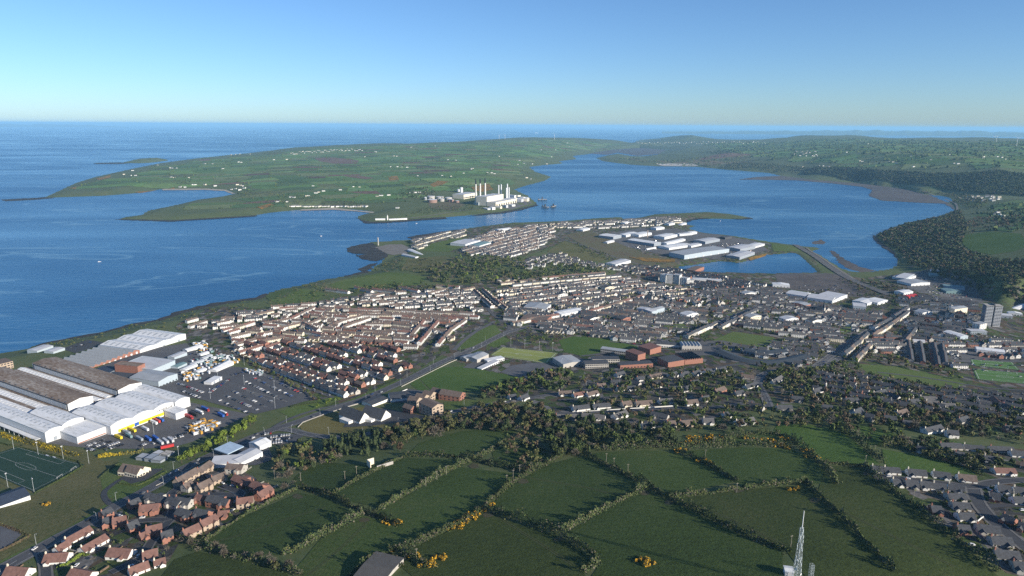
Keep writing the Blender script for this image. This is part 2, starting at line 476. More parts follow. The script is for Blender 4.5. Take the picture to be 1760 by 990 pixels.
# ================================================================ ground, sea, haze
def town_mat():
    m = bpy.data.materials.new('town_ground'); m.use_nodes = True
    nt = m.node_tree; b = nt.nodes['Principled BSDF']; b.inputs['Roughness'].default_value = 0.95; b.inputs['Specular IOR Level'].default_value = 0.1
    tc = node(nt, 'ShaderNodeTexCoord'); mp = node(nt, 'ShaderNodeMapping'); mp.inputs['Rotation'].default_value = (0, 0, .3); mp.inputs['Scale'].default_value = (1, .6, 1)
    nt.links.new(tc.outputs['Object'], mp.inputs[0])
    vo = node(nt, 'ShaderNodeTexVoronoi'); vo.inputs['Scale'].default_value = 0.11; nt.links.new(mp.outputs[0], vo.inputs['Vector'])
    sp = node(nt, 'ShaderNodeSeparateColor'); nt.links.new(vo.outputs['Color'], sp.inputs[0])
    rp = node(nt, 'ShaderNodeValToRGB'); rp.color_ramp.interpolation = 'CONSTANT'; el = rp.color_ramp.elements
    cols = [(0.06,0.085,0.03),(0.045,0.065,0.022),(0.09,0.085,0.075),(0.08,0.1,0.04),(0.13,0.11,0.085),(0.055,0.055,0.055),(0.1,0.075,0.05),(0.17,0.16,0.15)]
    while len(el) < len(cols): el.new(.5)
    for k, c in enumerate(cols): el[k].position = k / len(cols); el[k].color = (*c, 1)
    nt.links.new(sp.outputs[0], rp.inputs[0])
    n1 = node(nt, 'ShaderNodeTexNoise'); n1.inputs['Scale'].default_value = 0.35; n1.inputs['Detail'].default_value = 6; nt.links.new(tc.outputs['Object'], n1.inputs['Vector'])
    mr = node(nt, 'ShaderNodeMapRange'); mr.inputs[1].default_value = .3; mr.inputs[2].default_value = .7; mr.inputs[3].default_value = .55; mr.inputs[4].default_value = 1.35; nt.links.new(n1.outputs['Fac'], mr.inputs[0])
    vm = node(nt, 'ShaderNodeVectorMath', operation='SCALE'); nt.links.new(rp.outputs[0], vm.inputs[0]); nt.links.new(mr.outputs[0], vm.inputs['Scale'])
    nt.links.new(vm.outputs[0], b.inputs['Base Color'])
    return m
G_TOWN = town_mat()
G_GRASS = mat('rough_grass', [(0.03,0.045,0.015),(0.05,0.072,0.022),(0.075,0.085,0.032)], scale=0.02, scale2=0.35, rough=0.95, contrast=1.2, bump=0.25, bscale=0.7)
def farm_mat():
    m = mat('terrain_grass', [(0.055,0.08,0.027),(0.08,0.105,0.037),(0.11,0.12,0.05)], scale=0.008, scale2=0.12, rough=0.95, contrast=1.3)
    return m
G_TERR = farm_mat()
vv = np.column_stack([GX.ravel(), GY.ravel(), HT.ravel()])
idx = np.arange(NT * NR).reshape(NT, NR)
Fq = np.stack([idx[:-1, :-1], idx[1:, :-1], idx[1:, 1:], idx[:-1, 1:]], -1).reshape(-1, 4)
hmax = HT.ravel()[Fq].max(1)
Fq = Fq[hmax > -3.0]
used, inv = np.unique(Fq, return_inverse=True)
vv = vv[used]; Fq = inv.reshape(-1, 4)[:, ::-1]
me = bpy.data.meshes.new('ground')
me.vertices.add(len(vv)); me.loops.add(len(Fq) * 4); me.polygons.add(len(Fq))
me.vertices.foreach_set('co', vv.astype(np.float32).ravel())
me.loops.foreach_set('vertex_index', Fq.astype(np.int32).ravel())
me.polygons.foreach_set('loop_start', np.arange(0, len(Fq) * 4, 4, dtype=np.int32))
me.polygons.foreach_set('use_smooth', np.ones(len(Fq), bool))
me.update(calc_edges=True)
me.materials.append(G_TERR)
if me.polygons[0].normal.z < 0: me.flip_normals()
tag(link('ground', me), kind='structure')

def sea_mat():
    m = bpy.data.materials.new('sea_water'); m.use_nodes = True
    nt = m.node_tree; b = nt.nodes['Principled BSDF']
    tc = node(nt, 'ShaderNodeTexCoord')
    mp = node(nt, 'ShaderNodeMapping'); mp.inputs['Scale'].default_value = (0.35, 1.0, 1.0); mp.inputs['Rotation'].default_value = (0, 0, 0.5)
    nt.links.new(tc.outputs['Object'], mp.inputs[0])
    n1 = node(nt, 'ShaderNodeTexNoise'); n1.inputs['Scale'].default_value = 0.0011; n1.inputs['Detail'].default_value = 5; n1.inputs['Distortion'].default_value = 1.2
    nt.links.new(mp.outputs[0], n1.inputs['Vector'])
    rp = node(nt, 'ShaderNodeValToRGB')
    rp.color_ramp.elements[0].position = 0.38; rp.color_ramp.elements[0].color = (0.006, 0.078, 0.20, 1)
    rp.color_ramp.elements[1].position = 0.66; rp.color_ramp.elements[1].color = (0.022, 0.13, 0.27, 1)
    nt.links.new(n1.outputs['Fac'], rp.inputs[0])
    # thin current lines and slicks
    n3 = node(nt, 'ShaderNodeTexNoise'); n3.inputs['Scale'].default_value = 0.0016; n3.inputs['Detail'].default_value = 3; n3.inputs['Distortion'].default_value = 2.2
    mp3 = node(nt, 'ShaderNodeMapping'); mp3.inputs['Scale'].default_value = (0.4, 1.3, 1.0); mp3.inputs['Rotation'].default_value = (0, 0, -.25); mp3.inputs['Location'].default_value = (900, 300, 0)
    nt.links.new(tc.outputs['Object'], mp3.inputs[0]); nt.links.new(mp3.outputs[0], n3.inputs['Vector'])
    sb = node(nt, 'ShaderNodeMath', operation='SUBTRACT'); nt.links.new(n3.outputs['Fac'], sb.inputs[0]); sb.inputs[1].default_value = .57
    ab = node(nt, 'ShaderNodeMath', operation='ABSOLUTE'); nt.links.new(sb.outputs[0], ab.inputs[0])
    lr = node(nt, 'ShaderNodeMapRange'); lr.inputs[1].default_value = 0.0; lr.inputs[2].default_value = .02; lr.inputs[3].default_value = .8; lr.inputs[4].default_value = 0.0; nt.links.new(ab.outputs[0], lr.inputs[0])
    mc = node(nt, 'ShaderNodeMix', data_type='RGBA'); nt.links.new(lr.outputs[0], mc.inputs[0]); nt.links.new(rp.outputs[0], mc.inputs[6]); mc.inputs[7].default_value = (0.10, 0.22, 0.33, 1)
    nt.links.new(mc.outputs[2], b.inputs['Base Color'])
    rr = node(nt, 'ShaderNodeMapRange'); rr.inputs[1].default_value = 0.4; rr.inputs[2].default_value = 0.65; rr.inputs[3].default_value = 0.34; rr.inputs[4].default_value = 0.2
    nt.links.new(n1.outputs['Fac'], rr.inputs[0]); nt.links.new(rr.outputs[0], b.inputs['Roughness'])
    b.inputs['IOR'].default_value = 1.33
    mp2 = node(nt, 'ShaderNodeMapping'); mp2.inputs['Scale'].default_value = (0.45, 1.0, 1.0); mp2.inputs['Rotation'].default_value = (0, 0, -0.35)
    nt.links.new(tc.outputs['Object'], mp2.inputs[0])
    n2 = node(nt, 'ShaderNodeTexNoise'); n2.inputs['Scale'].default_value = 0.075; n2.inputs['Detail'].default_value = 4; n2.inputs['Roughness'].default_value = 0.55
    nt.links.new(mp2.outputs[0], n2.inputs['Vector'])
    bp = node(nt, 'ShaderNodeBump'); bp.inputs['Strength'].default_value = 1.0; bp.inputs['Distance'].default_value = 1.7
    nt.links.new(n2.outputs['Fac'], bp.inputs['Height']); nt.links.new(bp.outputs[0], b.inputs['Normal'])
    return m
SEA = sea_mat()
mb = MB()
rs = [150, 700, 1500, 3000, 6000, 12000, 24000, 48000, 90000, 150000]
aa = np.linspace(-1.35, 1.35, 40)
for r0, r1 in zip(rs[:-1], rs[1:]):
    for a0, a1 in zip(aa[:-1], aa[1:]):
        mb.face([(r0*math.sin(a0), r0*math.cos(a0), 0), (r0*math.sin(a1), r0*math.cos(a1), 0), (r1*math.sin(a1), r1*math.cos(a1), 0), (r1*math.sin(a0), r1*math.cos(a0), 0)])
tag(mb.build('sea', SEA), kind='structure')

# far shores on the horizon
def far_shore(a0, a1, r0, r1, hfun, name='hills'):
    n = 160; mb = MB(); k = 7
    A = np.linspace(a0, a1, n)
    Rv = np.linspace(r0, r1, k)
    Z = [[0 if j in (0, k - 1) else hfun(i / (n - 1), j / (k - 1)) for j in range(k)] for i in range(n)]
    for i in range(n - 1):
        for j in range(k - 1):
            q = [(i, j), (i + 1, j), (i + 1, j + 1), (i, j + 1)]
            mb.face([(Rv[b] * math.sin(A[a]), Rv[b] * math.cos(A[a]), Z[a][b]) for a, b in q][::-1])
    o = mb.build(name, G_TERR); tag(o, kind='structure')
    for p in o.data.polygons: p.use_smooth = True
nz = np.random.default_rng(11).random(64)
def n1d(t): 
    t = t * 40; i = int(t); f = t - i; f = f * f * (3 - 2 * f); return nz[i % 64] * (1 - f) + nz[(i + 1) % 64] * f
far_shore(0.21, 0.75, 40000, 56000, lambda u, v: (30 + 190 * min(1, u * 2.2)) * math.sin(math.pi * v) ** 0.7 * (0.55 + 0.5 * n1d(u) + 0.25 * n1d(u * 2.7 + .3)))
far_shore(-0.75, -0.50, 78000, 92000, lambda u, v: 330 * math.sin(math.pi * v) * math.sin(math.pi * min(1, u * 1.02)) ** 0.6 * (0.5 + 0.6 * n1d(u * .6)))

# haze: one closed box of clear, faintly blue air round everything
hz = MB()
hz.box(-160000, 160000, -4000, 155000, -12.0, 470.0, bottom=True)
hm = bpy.data.materials.new('haze_air'); hm.use_nodes = True
hn = hm.node_tree; hn.nodes.clear()
ho = hn.nodes.new('ShaderNodeOutputMaterial'); hv = hn.nodes.new('ShaderNodeVolumePrincipled')
hv.inputs['Color'].default_value = (0.36, 0.70, 1.0, 1)
hv.inputs['Density'].default_value = 2.7e-5
hv.inputs['Anisotropy'].default_value = 0.0
hn.links.new(hv.outputs[0], ho.inputs['Volume'])
tag(hz.build('haze', hm), kind='stuff')
# ================================================================ draped regions of the ground
ASPH = mat('asphalt', [(0.065,0.066,0.07),(0.085,0.085,0.09),(0.11,0.108,0.108)], scale=0.06, scale2=0.6, rough=0.9)
ASPH_D = mat('dark_asphalt', [(0.045,0.047,0.053),(0.065,0.067,0.073)], scale=0.05, scale2=0.5, rough=0.9)
ASPH_Y = mat('yard_asphalt', [(0.075,0.075,0.08),(0.105,0.103,0.105),(0.14,0.135,0.13)], scale=0.03, scale2=0.3, rough=0.9)
GREY_PLAY = mat('playground_asphalt', [(0.1,0.1,0.105),(0.13,0.13,0.135)], scale=0.04, rough=0.9)
PAVE = mat('pavement', [(0.12,0.115,0.11),(0.17,0.165,0.155)], scale=0.2, rough=0.9)
WHITE_PAINT = mat('road_paint', [(0.55,0.55,0.53),(0.75,0.75,0.73)], scale=0.6, rough=0.7)
def grass(n, a, b, c=None, lines=True):
    cols = [a, b] + ([c] if c else [])
    m = mat(n, cols, scale=0.013, scale2=0.3, rough=0.95, contrast=1.35, bump=0.3, bscale=0.6, spec=0.1)
    nt = m.node_tree; bs = nt.nodes['Principled BSDF']; src = bs.inputs['Base Color'].links[0].from_socket
    tc = node(nt, 'ShaderNodeTexCoord')
    wv = node(nt, 'ShaderNodeTexWave'); wv.inputs['Scale'].default_value = 0.055; wv.inputs['Distortion'].default_value = 3.0; wv.inputs['Detail'].default_value = 3; wv.inputs['Detail Scale'].default_value = .3
    mp = node(nt, 'ShaderNodeMapping'); mp.inputs['Rotation'].default_value = (0, 0, sum(map(ord, n)) % 7 * .4); nt.links.new(tc.outputs['Object'], mp.inputs[0]); nt.links.new(mp.outputs[0], wv.inputs['Vector'])
    pn = node(nt, 'ShaderNodeTexNoise'); pn.inputs['Scale'].default_value = .9; pn.inputs['Detail'].default_value = 3; nt.links.new(tc.outputs['Object'], pn.inputs['Vector'])
    ad = node(nt, 'ShaderNodeMath', operation='MULTIPLY_ADD'); nt.links.new(wv.outputs['Fac'], ad.inputs[0]); ad.inputs[1].default_value = .06; nt.links.new(pn.outputs['Fac'], ad.inputs[2])
    mr = node(nt, 'ShaderNodeMapRange'); mr.inputs[1].default_value = .3; mr.inputs[2].default_value = .78; mr.inputs[3].default_value = .66; mr.inputs[4].default_value = 1.36; nt.links.new(ad.outputs[0], mr.inputs[0])
    vm = node(nt, 'ShaderNodeVectorMath', operation='SCALE'); nt.links.new(src, vm.inputs[0]); nt.links.new(mr.outputs[0], vm.inputs['Scale']); nt.links.new(vm.outputs[0], bs.inputs['Base Color'])
    return m
GF = [grass('pasture_dark', (0.036,0.055,0.017),(0.048,0.075,0.021),(0.066,0.088,0.029)),
      grass('pasture_mid', (0.042,0.067,0.018),(0.056,0.087,0.024),(0.076,0.098,0.033)),
      grass('pasture_olive', (0.037,0.052,0.016),(0.05,0.069,0.02),(0.069,0.082,0.029)),
      grass('pasture_bright', (0.05,0.092,0.02),(0.066,0.115,0.026),(0.085,0.125,0.035))]
LAWN = grass('lawn', (0.065,0.10,0.025),(0.09,0.13,0.035),(0.115,0.14,0.05))
DRYG = grass('dry_lawn', (0.11,0.10,0.035),(0.15,0.13,0.045),(0.17,0.15,0.06))
MEADOW = grass('unmown_meadow', (0.07,0.085,0.028),(0.11,0.11,0.045),(0.14,0.13,0.06))
TURF_D = mat('dark_artificial_turf', [(0.012,0.04,0.024),(0.018,0.05,0.03)], scale=0.05, rough=0.95)
TURF_L = mat('lime_artificial_turf', [(0.20,0.235,0.06),(0.25,0.28,0.075)], scale=0.05, rough=0.95)
TURF_G = mat('green_artificial_turf', [(0.07,0.15,0.035),(0.09,0.19,0.045)], scale=0.05, rough=0.95)
WASTE = mat('waste_ground', [(0.07,0.06,0.035),(0.12,0.095,0.055),(0.085,0.09,0.04),(0.14,0.115,0.07)], scale=0.012, scale2=0.12, rough=0.95, contrast=1.4)
MUD = mat('mudflat', [(0.06,0.052,0.046),(0.09,0.075,0.066),(0.12,0.1,0.085)], scale=0.004, scale2=0.05, rough=0.7, contrast=1.3)
ROCK = mat('dark_reef_rock', [(0.02,0.02,0.02),(0.035,0.033,0.03),(0.06,0.055,0.05)], scale=0.05, scale2=0.4, rough=0.8, contrast=1.4)
SAND = mat('sand', [(0.30,0.26,0.21),(0.38,0.34,0.28)], scale=0.02, rough=0.9)
SHINGLE = mat('shingle', [(0.13,0.12,0.11),(0.19,0.175,0.155)], scale=0.05, rough=0.9)
BRICKRED = mat('red_tarmac', [(0.16,0.05,0.035),(0.2,0.07,0.05)], scale=0.1, rough=0.9)

# town floor
sheet('town_ground', [(330,600),(300,560),(355,530),(450,530),(560,515),(700,490),(790,490),(860,480),(1000,486),(1060,470),(1040,440),(960,420),(900,440),(800,440),(740,420),(700,414),(745,402),(830,390),(970,382),(1070,376),(1180,370),(1210,372),(1180,392),(1230,402),(1320,418),(1400,445),(1410,468),(1480,478),(1560,468),(1600,465),(1680,488),(1760,505),(1820,520),(1830,720),(1760,735),(1600,720),(1400,690),(1300,700),(1200,735),(1060,735),(940,712),(900,680),(860,650),(760,610),(660,670),(560,700),(500,690),(420,620)], G_TOWN, off=0.12, step=14)
sheet('town_ground', [(160,898),(215,868),(290,832),(400,800),(440,822),(470,852),(440,872),(345,925),(310,930),(290,965),(240,990),(60,1000),(80,945)], G_TOWN, off=0.16, step=14)
sheet('town_ground', [(1494,806),(1600,812),(1680,822),(1700,800),(1790,790),(1790,1000),(1730,985),(1660,938),(1560,860),(1510,826)], G_TOWN, off=0.16, step=14)
sheet('town_ground', [(1550,772),(1600,758),(1790,775),(1790,800),(1680,808),(1600,785)], G_TOWN, off=0.14, step=14)
# fields in the foreground, each its own sheet
FIELDS = [
 (0,[(353,932),(413,891),(515,847),(565,857),(606,881),(550,918),(480,955),(390,950)]),
 (1,[(502,985),(552,925),(625,887),(660,897),(640,885),(790,803),(900,817),(833,868),(700,938),(668,945),(600,990),(560,1000)]),
 (0,[(571,850),(640,815),(693,788),(785,790),(808,795),(730,826),(648,872),(600,862)]),
 (0,[(842,872),(868,842),(905,820),(942,798),(1003,783),(1043,804),(1108,836),(1023,878),(965,912),(915,900),(873,886)]),
 (2,[(706,945),(797,900),(832,882),(915,908),(958,921),(990,941),(1026,966),(1004,985),(1010,1000),(720,1000),(690,975)]),
 (0,[(972,917),(1073,859),(1112,841),(1140,857),(1187,877),(1283,925),(1345,948),(1345,1000),(1010,1000),(1034,966)]),
 (1,[(1014,779),(1111,774),(1160,778),(1212,798),(1262,829),(1149,851),(1112,834),(1073,812)]),
 (1,[(1172,775),(1275,769),(1360,772),(1398,788),(1422,815),(1432,832),(1360,831),(1275,836),(1238,812)]),
 (2,[(1150,857),(1212,852),(1275,842),(1360,836),(1385,834),(1401,848),(1461,907),(1534,984),(1540,1000),(1390,1000),(1352,948),(1283,919)]),
 (2,[(1405,846),(1420,800),(1471,803),(1486,804),(1511,831),(1562,868),(1612,908),(1663,946),(1715,990),(1720,1000),(1545,1000),(1464,905)]),
 (3,[(1520,797),(1516,772),(1560,780),(1600,789),(1663,804),(1680,816),(1600,812),(1530,806)]),
 (3,[(1340,722),(1420,735),(1456,748),(1484,772),(1512,797),(1486,800),(1420,793),(1398,783),(1360,758),(1330,740)]),
 (3,[(1446,728),(1500,733),(1545,748),(1542,762),(1510,766),(1488,764)]),
 (3,[(1575,752),(1640,758),(1705,770),(1700,778),(1610,768)]),
 (1,[(702,780),(720,762),(790,742),(860,735),(885,742),(870,753),(838,773),(786,785)]),
 (0,[(845,778),(880,758),(930,770),(965,780),(903,812),(852,798)]),
 (0,[(500,828),(520,808),(560,795),(640,800),(690,785),(640,812),(568,848),(515,838)]),
 (2,[(270,1000),(300,962),(340,948),(390,958),(451,970),(492,984),(500,1000)]),
 (3,[(720,650),(750,632),(800,630),(880,645),(905,652),(880,665),(830,672),(780,676),(740,670)]),
 (3,[(705,660),(718,650),(738,672),(720,672)]),
 (1,[(1215,762),(1260,748),(1330,742),(1360,760),(1300,764)]),
]
for i, p in FIELDS: sheet('field', p, GF[i], off=0.2)
# unmown ground and lawns
sheet('meadow', [(0,870),(60,850),(140,800),(165,795),(205,790),(180,820),(200,850),(185,868),(100,918),(0,965)], MEADOW, off=0.18)
sheet('meadow', [(0,765),(90,755),(150,775),(190,800),(160,800),(60,848),(0,840)], MEADOW, off=0.16)
sheet('lawn', [(0,965),(120,905),(200,855),(300,805),(400,752),(408,757),(300,818),(200,872),(100,922),(0,978)], LAWN, off=0.22)
sheet('lawn', [(172,822),(205,795),(250,800),(282,800),(282,808),(215,850),(190,858),(178,848)], LAWN, off=0.24)
sheet('lawn', [(515,732),(560,712),(620,700),(700,700),(728,716),(668,736),(610,746),(560,748),(520,742)], DRYG, off=0.24)
sheet('lawn', [(762,692),(800,688),(870,686),(925,680),(870,694),(800,704),(765,706)], LAWN, off=0.24)
sheet('lawn', [(778,600),(790,585),(820,566),(850,558),(862,572),(820,594),(790,602)], LAWN, off=0.24)
sheet('lawn', [(835,592),(862,578),(880,585),(850,598)], LAWN, off=0.22)
sheet('lawn', [(505,722),(600,688),(690,650),(695,655),(600,696),(512,726)], LAWN, off=0.3)
sheet('lawn', [(480,708),(520,692),(580,682),(590,686),(545,702),(500,718)], LAWN, off=0.26)
sheet('lawn', [(960,585),(985,578),(1040,582),(1095,595),(1100,603),(1040,605),(1000,612),(970,605)], GF[3], off=0.24)
sheet('lawn', [(1225,585),(1260,570),(1330,580),(1340,590),(1300,600),(1250,592)], LAWN, off=0.24)
sheet('lawn', [(1470,625),(1540,630),(1640,650),(1662,660),(1640,668),(1560,655),(1490,640)], LAWN, off=0.24)
sheet('lawn', [(725,432),(742,418),(790,409),(808,412),(800,424),(770,433)], LAWN, off=0.3)
sheet('lawn', [(565,490),(600,478),(660,468),(700,470),(735,478),(720,490),(650,494),(590,498)], LAWN, off=0.3)
sheet('lawn', [(456,508),(490,497),(530,498),(560,505),(540,520),(480,522),(462,516)], LAWN, off=0.3)
sheet('meadow', [(700,446),(760,440),(800,448),(790,462),(740,470),(690,464)], MEADOW, off=0.3)
sheet('waste_ground', [(970,404),(1010,396),(1050,410),(1075,420),(1110,437),(1150,444),(1165,452),(1155,460),(1110,458),(1060,448),(1010,425)], WASTE, off=0.3)
sheet('meadow', [(940,432),(970,414),(1005,425),(1045,446),(1030,450),(985,446)], MEADOW, off=0.35)
sheet('lawn', [(1325,418),(1370,424),(1378,432),(1330,432)], LAWN, off=0.35)
sheet('lawn', [(1172,370),(1216,366),(1252,369.5),(1235,373),(1195,374)], MEADOW, off=0.4)
sheet('field', [(1650,405),(1700,398),(1755,402),(1768,422),(1745,432),(1705,438),(1670,432),(1655,420)], GF[3], off=0.5)
sheet('field', [(1735,356),(1775,352),(1780,395),(1745,392)], GF[3], off=0.5)
sheet('field', [(1665,372),(1710,362),(1730,366),(1735,372),(1690,372)], GF[3], off=0.5)
sheet('field', [(1652,349),(1690,347),(1700,352),(1665,357)], LAWN, off=0.5)
sheet('field', [(1590,322),(1640,318),(1700,324),(1690,330),(1630,328)], GF[3], off=0.6)
# shores
def shore(pxs, m, off, name='shore'):
    sheet(name, [at_z(x, y, 0) for x, y in pxs], m, off=off, world=True, step=8)
def flat_sheet(name, pxs, m, z, noise=3.0, label=None):
    w = np.array([at_z(x, y, z) for x, y in pxs]); w = resample(np.vstack([w, w[:1]]), 12.0)[:-1]
    w = w + rng.normal(0, noise, w.shape)
    mb = MB(); c = w.mean(0)
    V2 = [Vector((float(a - c[0]), float(b - c[1]))) for a, b in w]
    r = delaunay_2d_cdt(V2, [], [list(range(len(w)))], 1, 1e-4)
    me = bpy.data.meshes.new(name); me.from_pydata([(p.x + c[0], p.y + c[1], z + 0.0) for p in r[0]], [], r[2]); me.materials.append(m); me.update()
    if len(me.polygons) and me.polygons[0].normal.z < 0: me.flip_normals()
    return tag(link(name, me), kind='structure')
flat_sheet('mudflat', [(1494,337),(1499,326.5),(1482,321),(1429,315),(1370,310),(1320,309),(1270,308.5),(1300,304),(1345,302),(1400,309),(1480,315),(1560,325),(1600,336),(1637,352),(1641,360),(1623,350),(1573,348),(1542,346),(1517,345)], MUD, 0.8, 5)
flat_sheet('mudflat', [(1044,266),(1062,262),(1095,268),(1130,265),(1150,258),(1100,254),(1050,257),(1010,264)], MUD, 0.8, 8)
flat_sheet('mudflat', [(1425,430),(1434,432),(1450,445),(1475,458),(1510,466),(1480,468),(1458,462),(1440,450)], MUD, 0.25, 3)
flat_sheet('mudflat', [(1395,416),(1412,412),(1420,416),(1415,420),(1400,420)], MUD, 0.2, 3)
flat_sheet('reef', [(603,434),(594,430),(600,424),(618,420),(640,417),(660,432),(668,440),(650,447),(628,443),(612,440),(632,436),(606,436)], ROCK, 0.95, 3)
flat_sheet('reef', [(612,437),(640,444),(655,447),(645,449),(620,445)], ROCK, 0.5, 3)
flat_sheet('reef', [(618,463),(632,455),(650,451),(640,460),(622,467)], ROCK, 0.5, 3)
flat_sheet('reef', [(700,408),(712,405),(745,400),(788,394),(790,397),(745,405),(712,411)], ROCK, 0.95, 3)
flat_sheet('reef', [(590,474),(610,470),(632,464),(640,468),(615,475),(598,478)], ROCK, 1.0, 3)
flat_sheet('reef', [(270,549),(303,536),(353,524),(391,517.5),(440,511),(455,504),(460,509),(440,517),(391,523),(353,531),(303,542),(278,551)], ROCK, 1.2, 3)
flat_sheet('reef', [(60,594),(111,582),(177,570),(227,556.5),(278,548),(280,551),(227,560),(177,573.5),(111,586),(60,597)], ROCK, 1.0, 3)
flat_sheet('reef', [(0,343),(60,340),(100,337),(90,341),(50,344),(10,346)], ROCK, 0.15, 6)
flat_sheet('reef', [(195,377),(240,379),(290,381),(380,376),(440,372),(441,370),(380,373.5),(290,378),(240,376)], ROCK, 0.8, 4)
flat_sheet('reef', [(160,280),(205,279),(225,281),(205,282),(165,282)], ROCK, 0.2, 6)
flat_sheet('reef', [(612,374),(628,384),(668,383),(720,379),(768,376),(766,373),(708,376),(667,379),(629,380)], ROCK, 0.8, 3)
flat_sheet('reef', [(802,372),(862,367),(896,361),(925,353),(920,349),(890,356),(860,362)], ROCK, 0.8, 3)
flat_sheet('reef', [(1500,404),(1502,412),(1516,424),(1536,436),(1546,448),(1542,440),(1532,428),(1514,416),(1506,406)], ROCK, 0.9, 2)
flat_sheet('reef', [(1555,383),(1610,374.5),(1640,362),(1643,356),(1640,365),(1612,377),(1560,387)], ROCK, 0.9, 2)
flat_sheet('reef', [(1250,368),(1294,374.5),(1296,376),(1270,377),(1240,374),(1195,377),(1182,382),(1180,378),(1235,371)], ROCK, 1.1, 3)
flat_sheet('beach', [(617,362),(642,364),(645,366),(630,371),(640,366),(616,363.5),(574,360.5),(516,362),(516,360),(574,357)], SAND, 1.2, 2)
flat_sheet('beach', [(404,333),(389,326),(353,324),(278,324.5),(279,327),(353,326.3),(385,328),(399,333)], SAND, 1.2, 3)
flat_sheet('beach', [(645,425),(668,420),(690,420),(712,428),(700,436),(676,438),(664,436)], SHINGLE, 1.3, 2)

# ---------------------------------------------------------------- roads
ROADS = []
def road(pxs, width, m=ASPH, off=0.42, line=True, pave=0.0, sm=2, name='road', world=False, label=None):
    w = np.asarray(pxs) if world else PW(pxs)
    w = smooth(w, sm) if sm else w
    w = resample(w, 9.0)
    ROADS.append((w, width))
    mb = ribbon_mb(w, width, off)
    o = tag(mb.build(name, m), kind='structure')
    if label: o['label'] = label
    if pave:
        p = MB()
        for s in (-1, 1): ribbon_mb(w, pave, off + 0.1, p, shift=s * (width / 2 + pave / 2))
        tag(p.build('pavement', PAVE), kind='structure')
    if line:
        ww = resample(w, 4.0); p = MB()
        for i in range(0, len(ww) - 2, 3): ribbon_mb(ww[i:i + 2], 0.22, off + 0.05, p)
        for s in (-1, 1): ribbon_mb(w, 0.16, off + 0.05, p, shift=s * (width / 2 - 0.35))
        tag(p.build('road_marking', WHITE_PAINT), kind='stuff')
    return w
R1 = road([(-60,1012),(0,981),(76,939),(106,922),(146,902),(174,886),(202,869),(265,837),(300,814),(350,789),(414,760),(462,741),(510,727),(551,711),(611,692),(691,658),(764,620),(798,608),(868,573)], 11.5, pave=2.2)
R2 = road([(480,738),(505,740),(522,746),(562,752),(611,751),(668,738),(714,726),(745,719),(782,707),(827,697),(873,692),(930,681),(1000,670),(1069,660),(1140,655)], 8, pave=1.8)
road([(462,741),(480,728),(520,711),(570,699),(604,690)], 5.5, line=False)
road([(868,573),(905,562),(950,550),(1010,535),(1060,524),(1110,511)], 10, pave=2)
road([(868,573),(880,560),(850,545),(830,520)], 7, line=False)
road([(960,688),(1028,684),(1080,682)], 6, line=False)
road([(950,712),(1073,706),(1165,701),(1230,702),(1300,690)], 7, line=False, pave=1.5)
road([(1030,730),(1062,727),(1187,723),(1240,715)], 6, line=False)
road([(1322,700),(1314,680),(1303,662),(1303,650),(1312,642),(1335,636),(1370,634),(1420,628),(1450,612)], 8, pave=1.8)
road([(1500,818),(1540,823),(1587,827),(1640,834),(1672,838),(1690,833),(1715,828),(1790,824)], 8, ASPH_D, line=False, pave=1.8)
road([(1672,838),(1677,860),(1696,885),(1721,910),(1790,965)], 9, ASPH_D, line=False, pave=1.8)
road([(1690,872),(1730,868),(1790,872)], 6, ASPH_D, line=False)
road([(1366,421),(1378,428),(1400,440),(1428,461),(1461,481),(1494,494),(1530,508)], 20, ASPH_Y, off=1.6)
road([(1385,426),(1412,443),(1440,463),(1475,484)], 7, SHINGLE, off=1.3, line=False, name='railway_bed')
road([(1310,522),(1297,529),(1233,555),(1183,577),(1130,590)], 10, pave=2)
road([(1400,632),(1434,607),(1480,575),(1520,553),(1560,535),(1600,520)], 10, pave=2)
road([(1330,475),(1400,470),(1470,472),(1440,468)], 8, ASPH_Y, line=False, sm=1)
road([(780,602),(796,586),(820,568),(838,560),(850,552)], 8, ASPH_Y, line=False)
road([(190,868),(180,858),(178,846),(190,836),(204,826),(214,822)], 5, ASPH_D, line=False)
road([(155,895),(180,905),(230,897),(265,893),(292,895),(300,870),(290,850),(310,838)], 6.5, ASPH_D, line=False, pave=1.4)
road([(292,895),(260,930),(245,960),(190,985)], 6, ASPH_D, line=False, pave=1.4)
road([(300,862),(340,848),(385,850),(415,855),(410,845),(380,835)], 6.5, ASPH_D, line=False, pave=1.4)
road([(68,943),(78,968),(80,1000)], 6, ASPH_D, line=False, pave=1.4)
road([(920,400),(955,404),(985,395),(1030,388),(1100,386),(1170,385)], 9, ASPH_Y, line=False)
road([(950,404),(965,412),(1000,420),(1050,440),(1100,455)], 8, ASPH_Y, line=False)
road([(1560,460),(1590,452),(1575,440),(1560,425),(1548,412)], 8, ASPH_Y, line=False)
road([(1582,328),(1612,337),(1640,348),(1647,358),(1640,366)], 9, SHINGLE, off=1.6, line=False)
road([(1000,612),(1060,606),(1130,600),(1210,604)], 7, line=False)
road([(1210,640),(1260,625),(1330,628)], 7, line=False)
road([(520,364),(574,361),(612,362)], 6, SHINGLE, off=1.6, line=False)
road([(641,378),(700,376),(725,373),(750,369),(800,362),(830,358)], 6, PAVE, off=1.4, line=False)
road([(1508,640),(1600,650),(1700,668),(1790,672)], 6, ASPH, line=False)

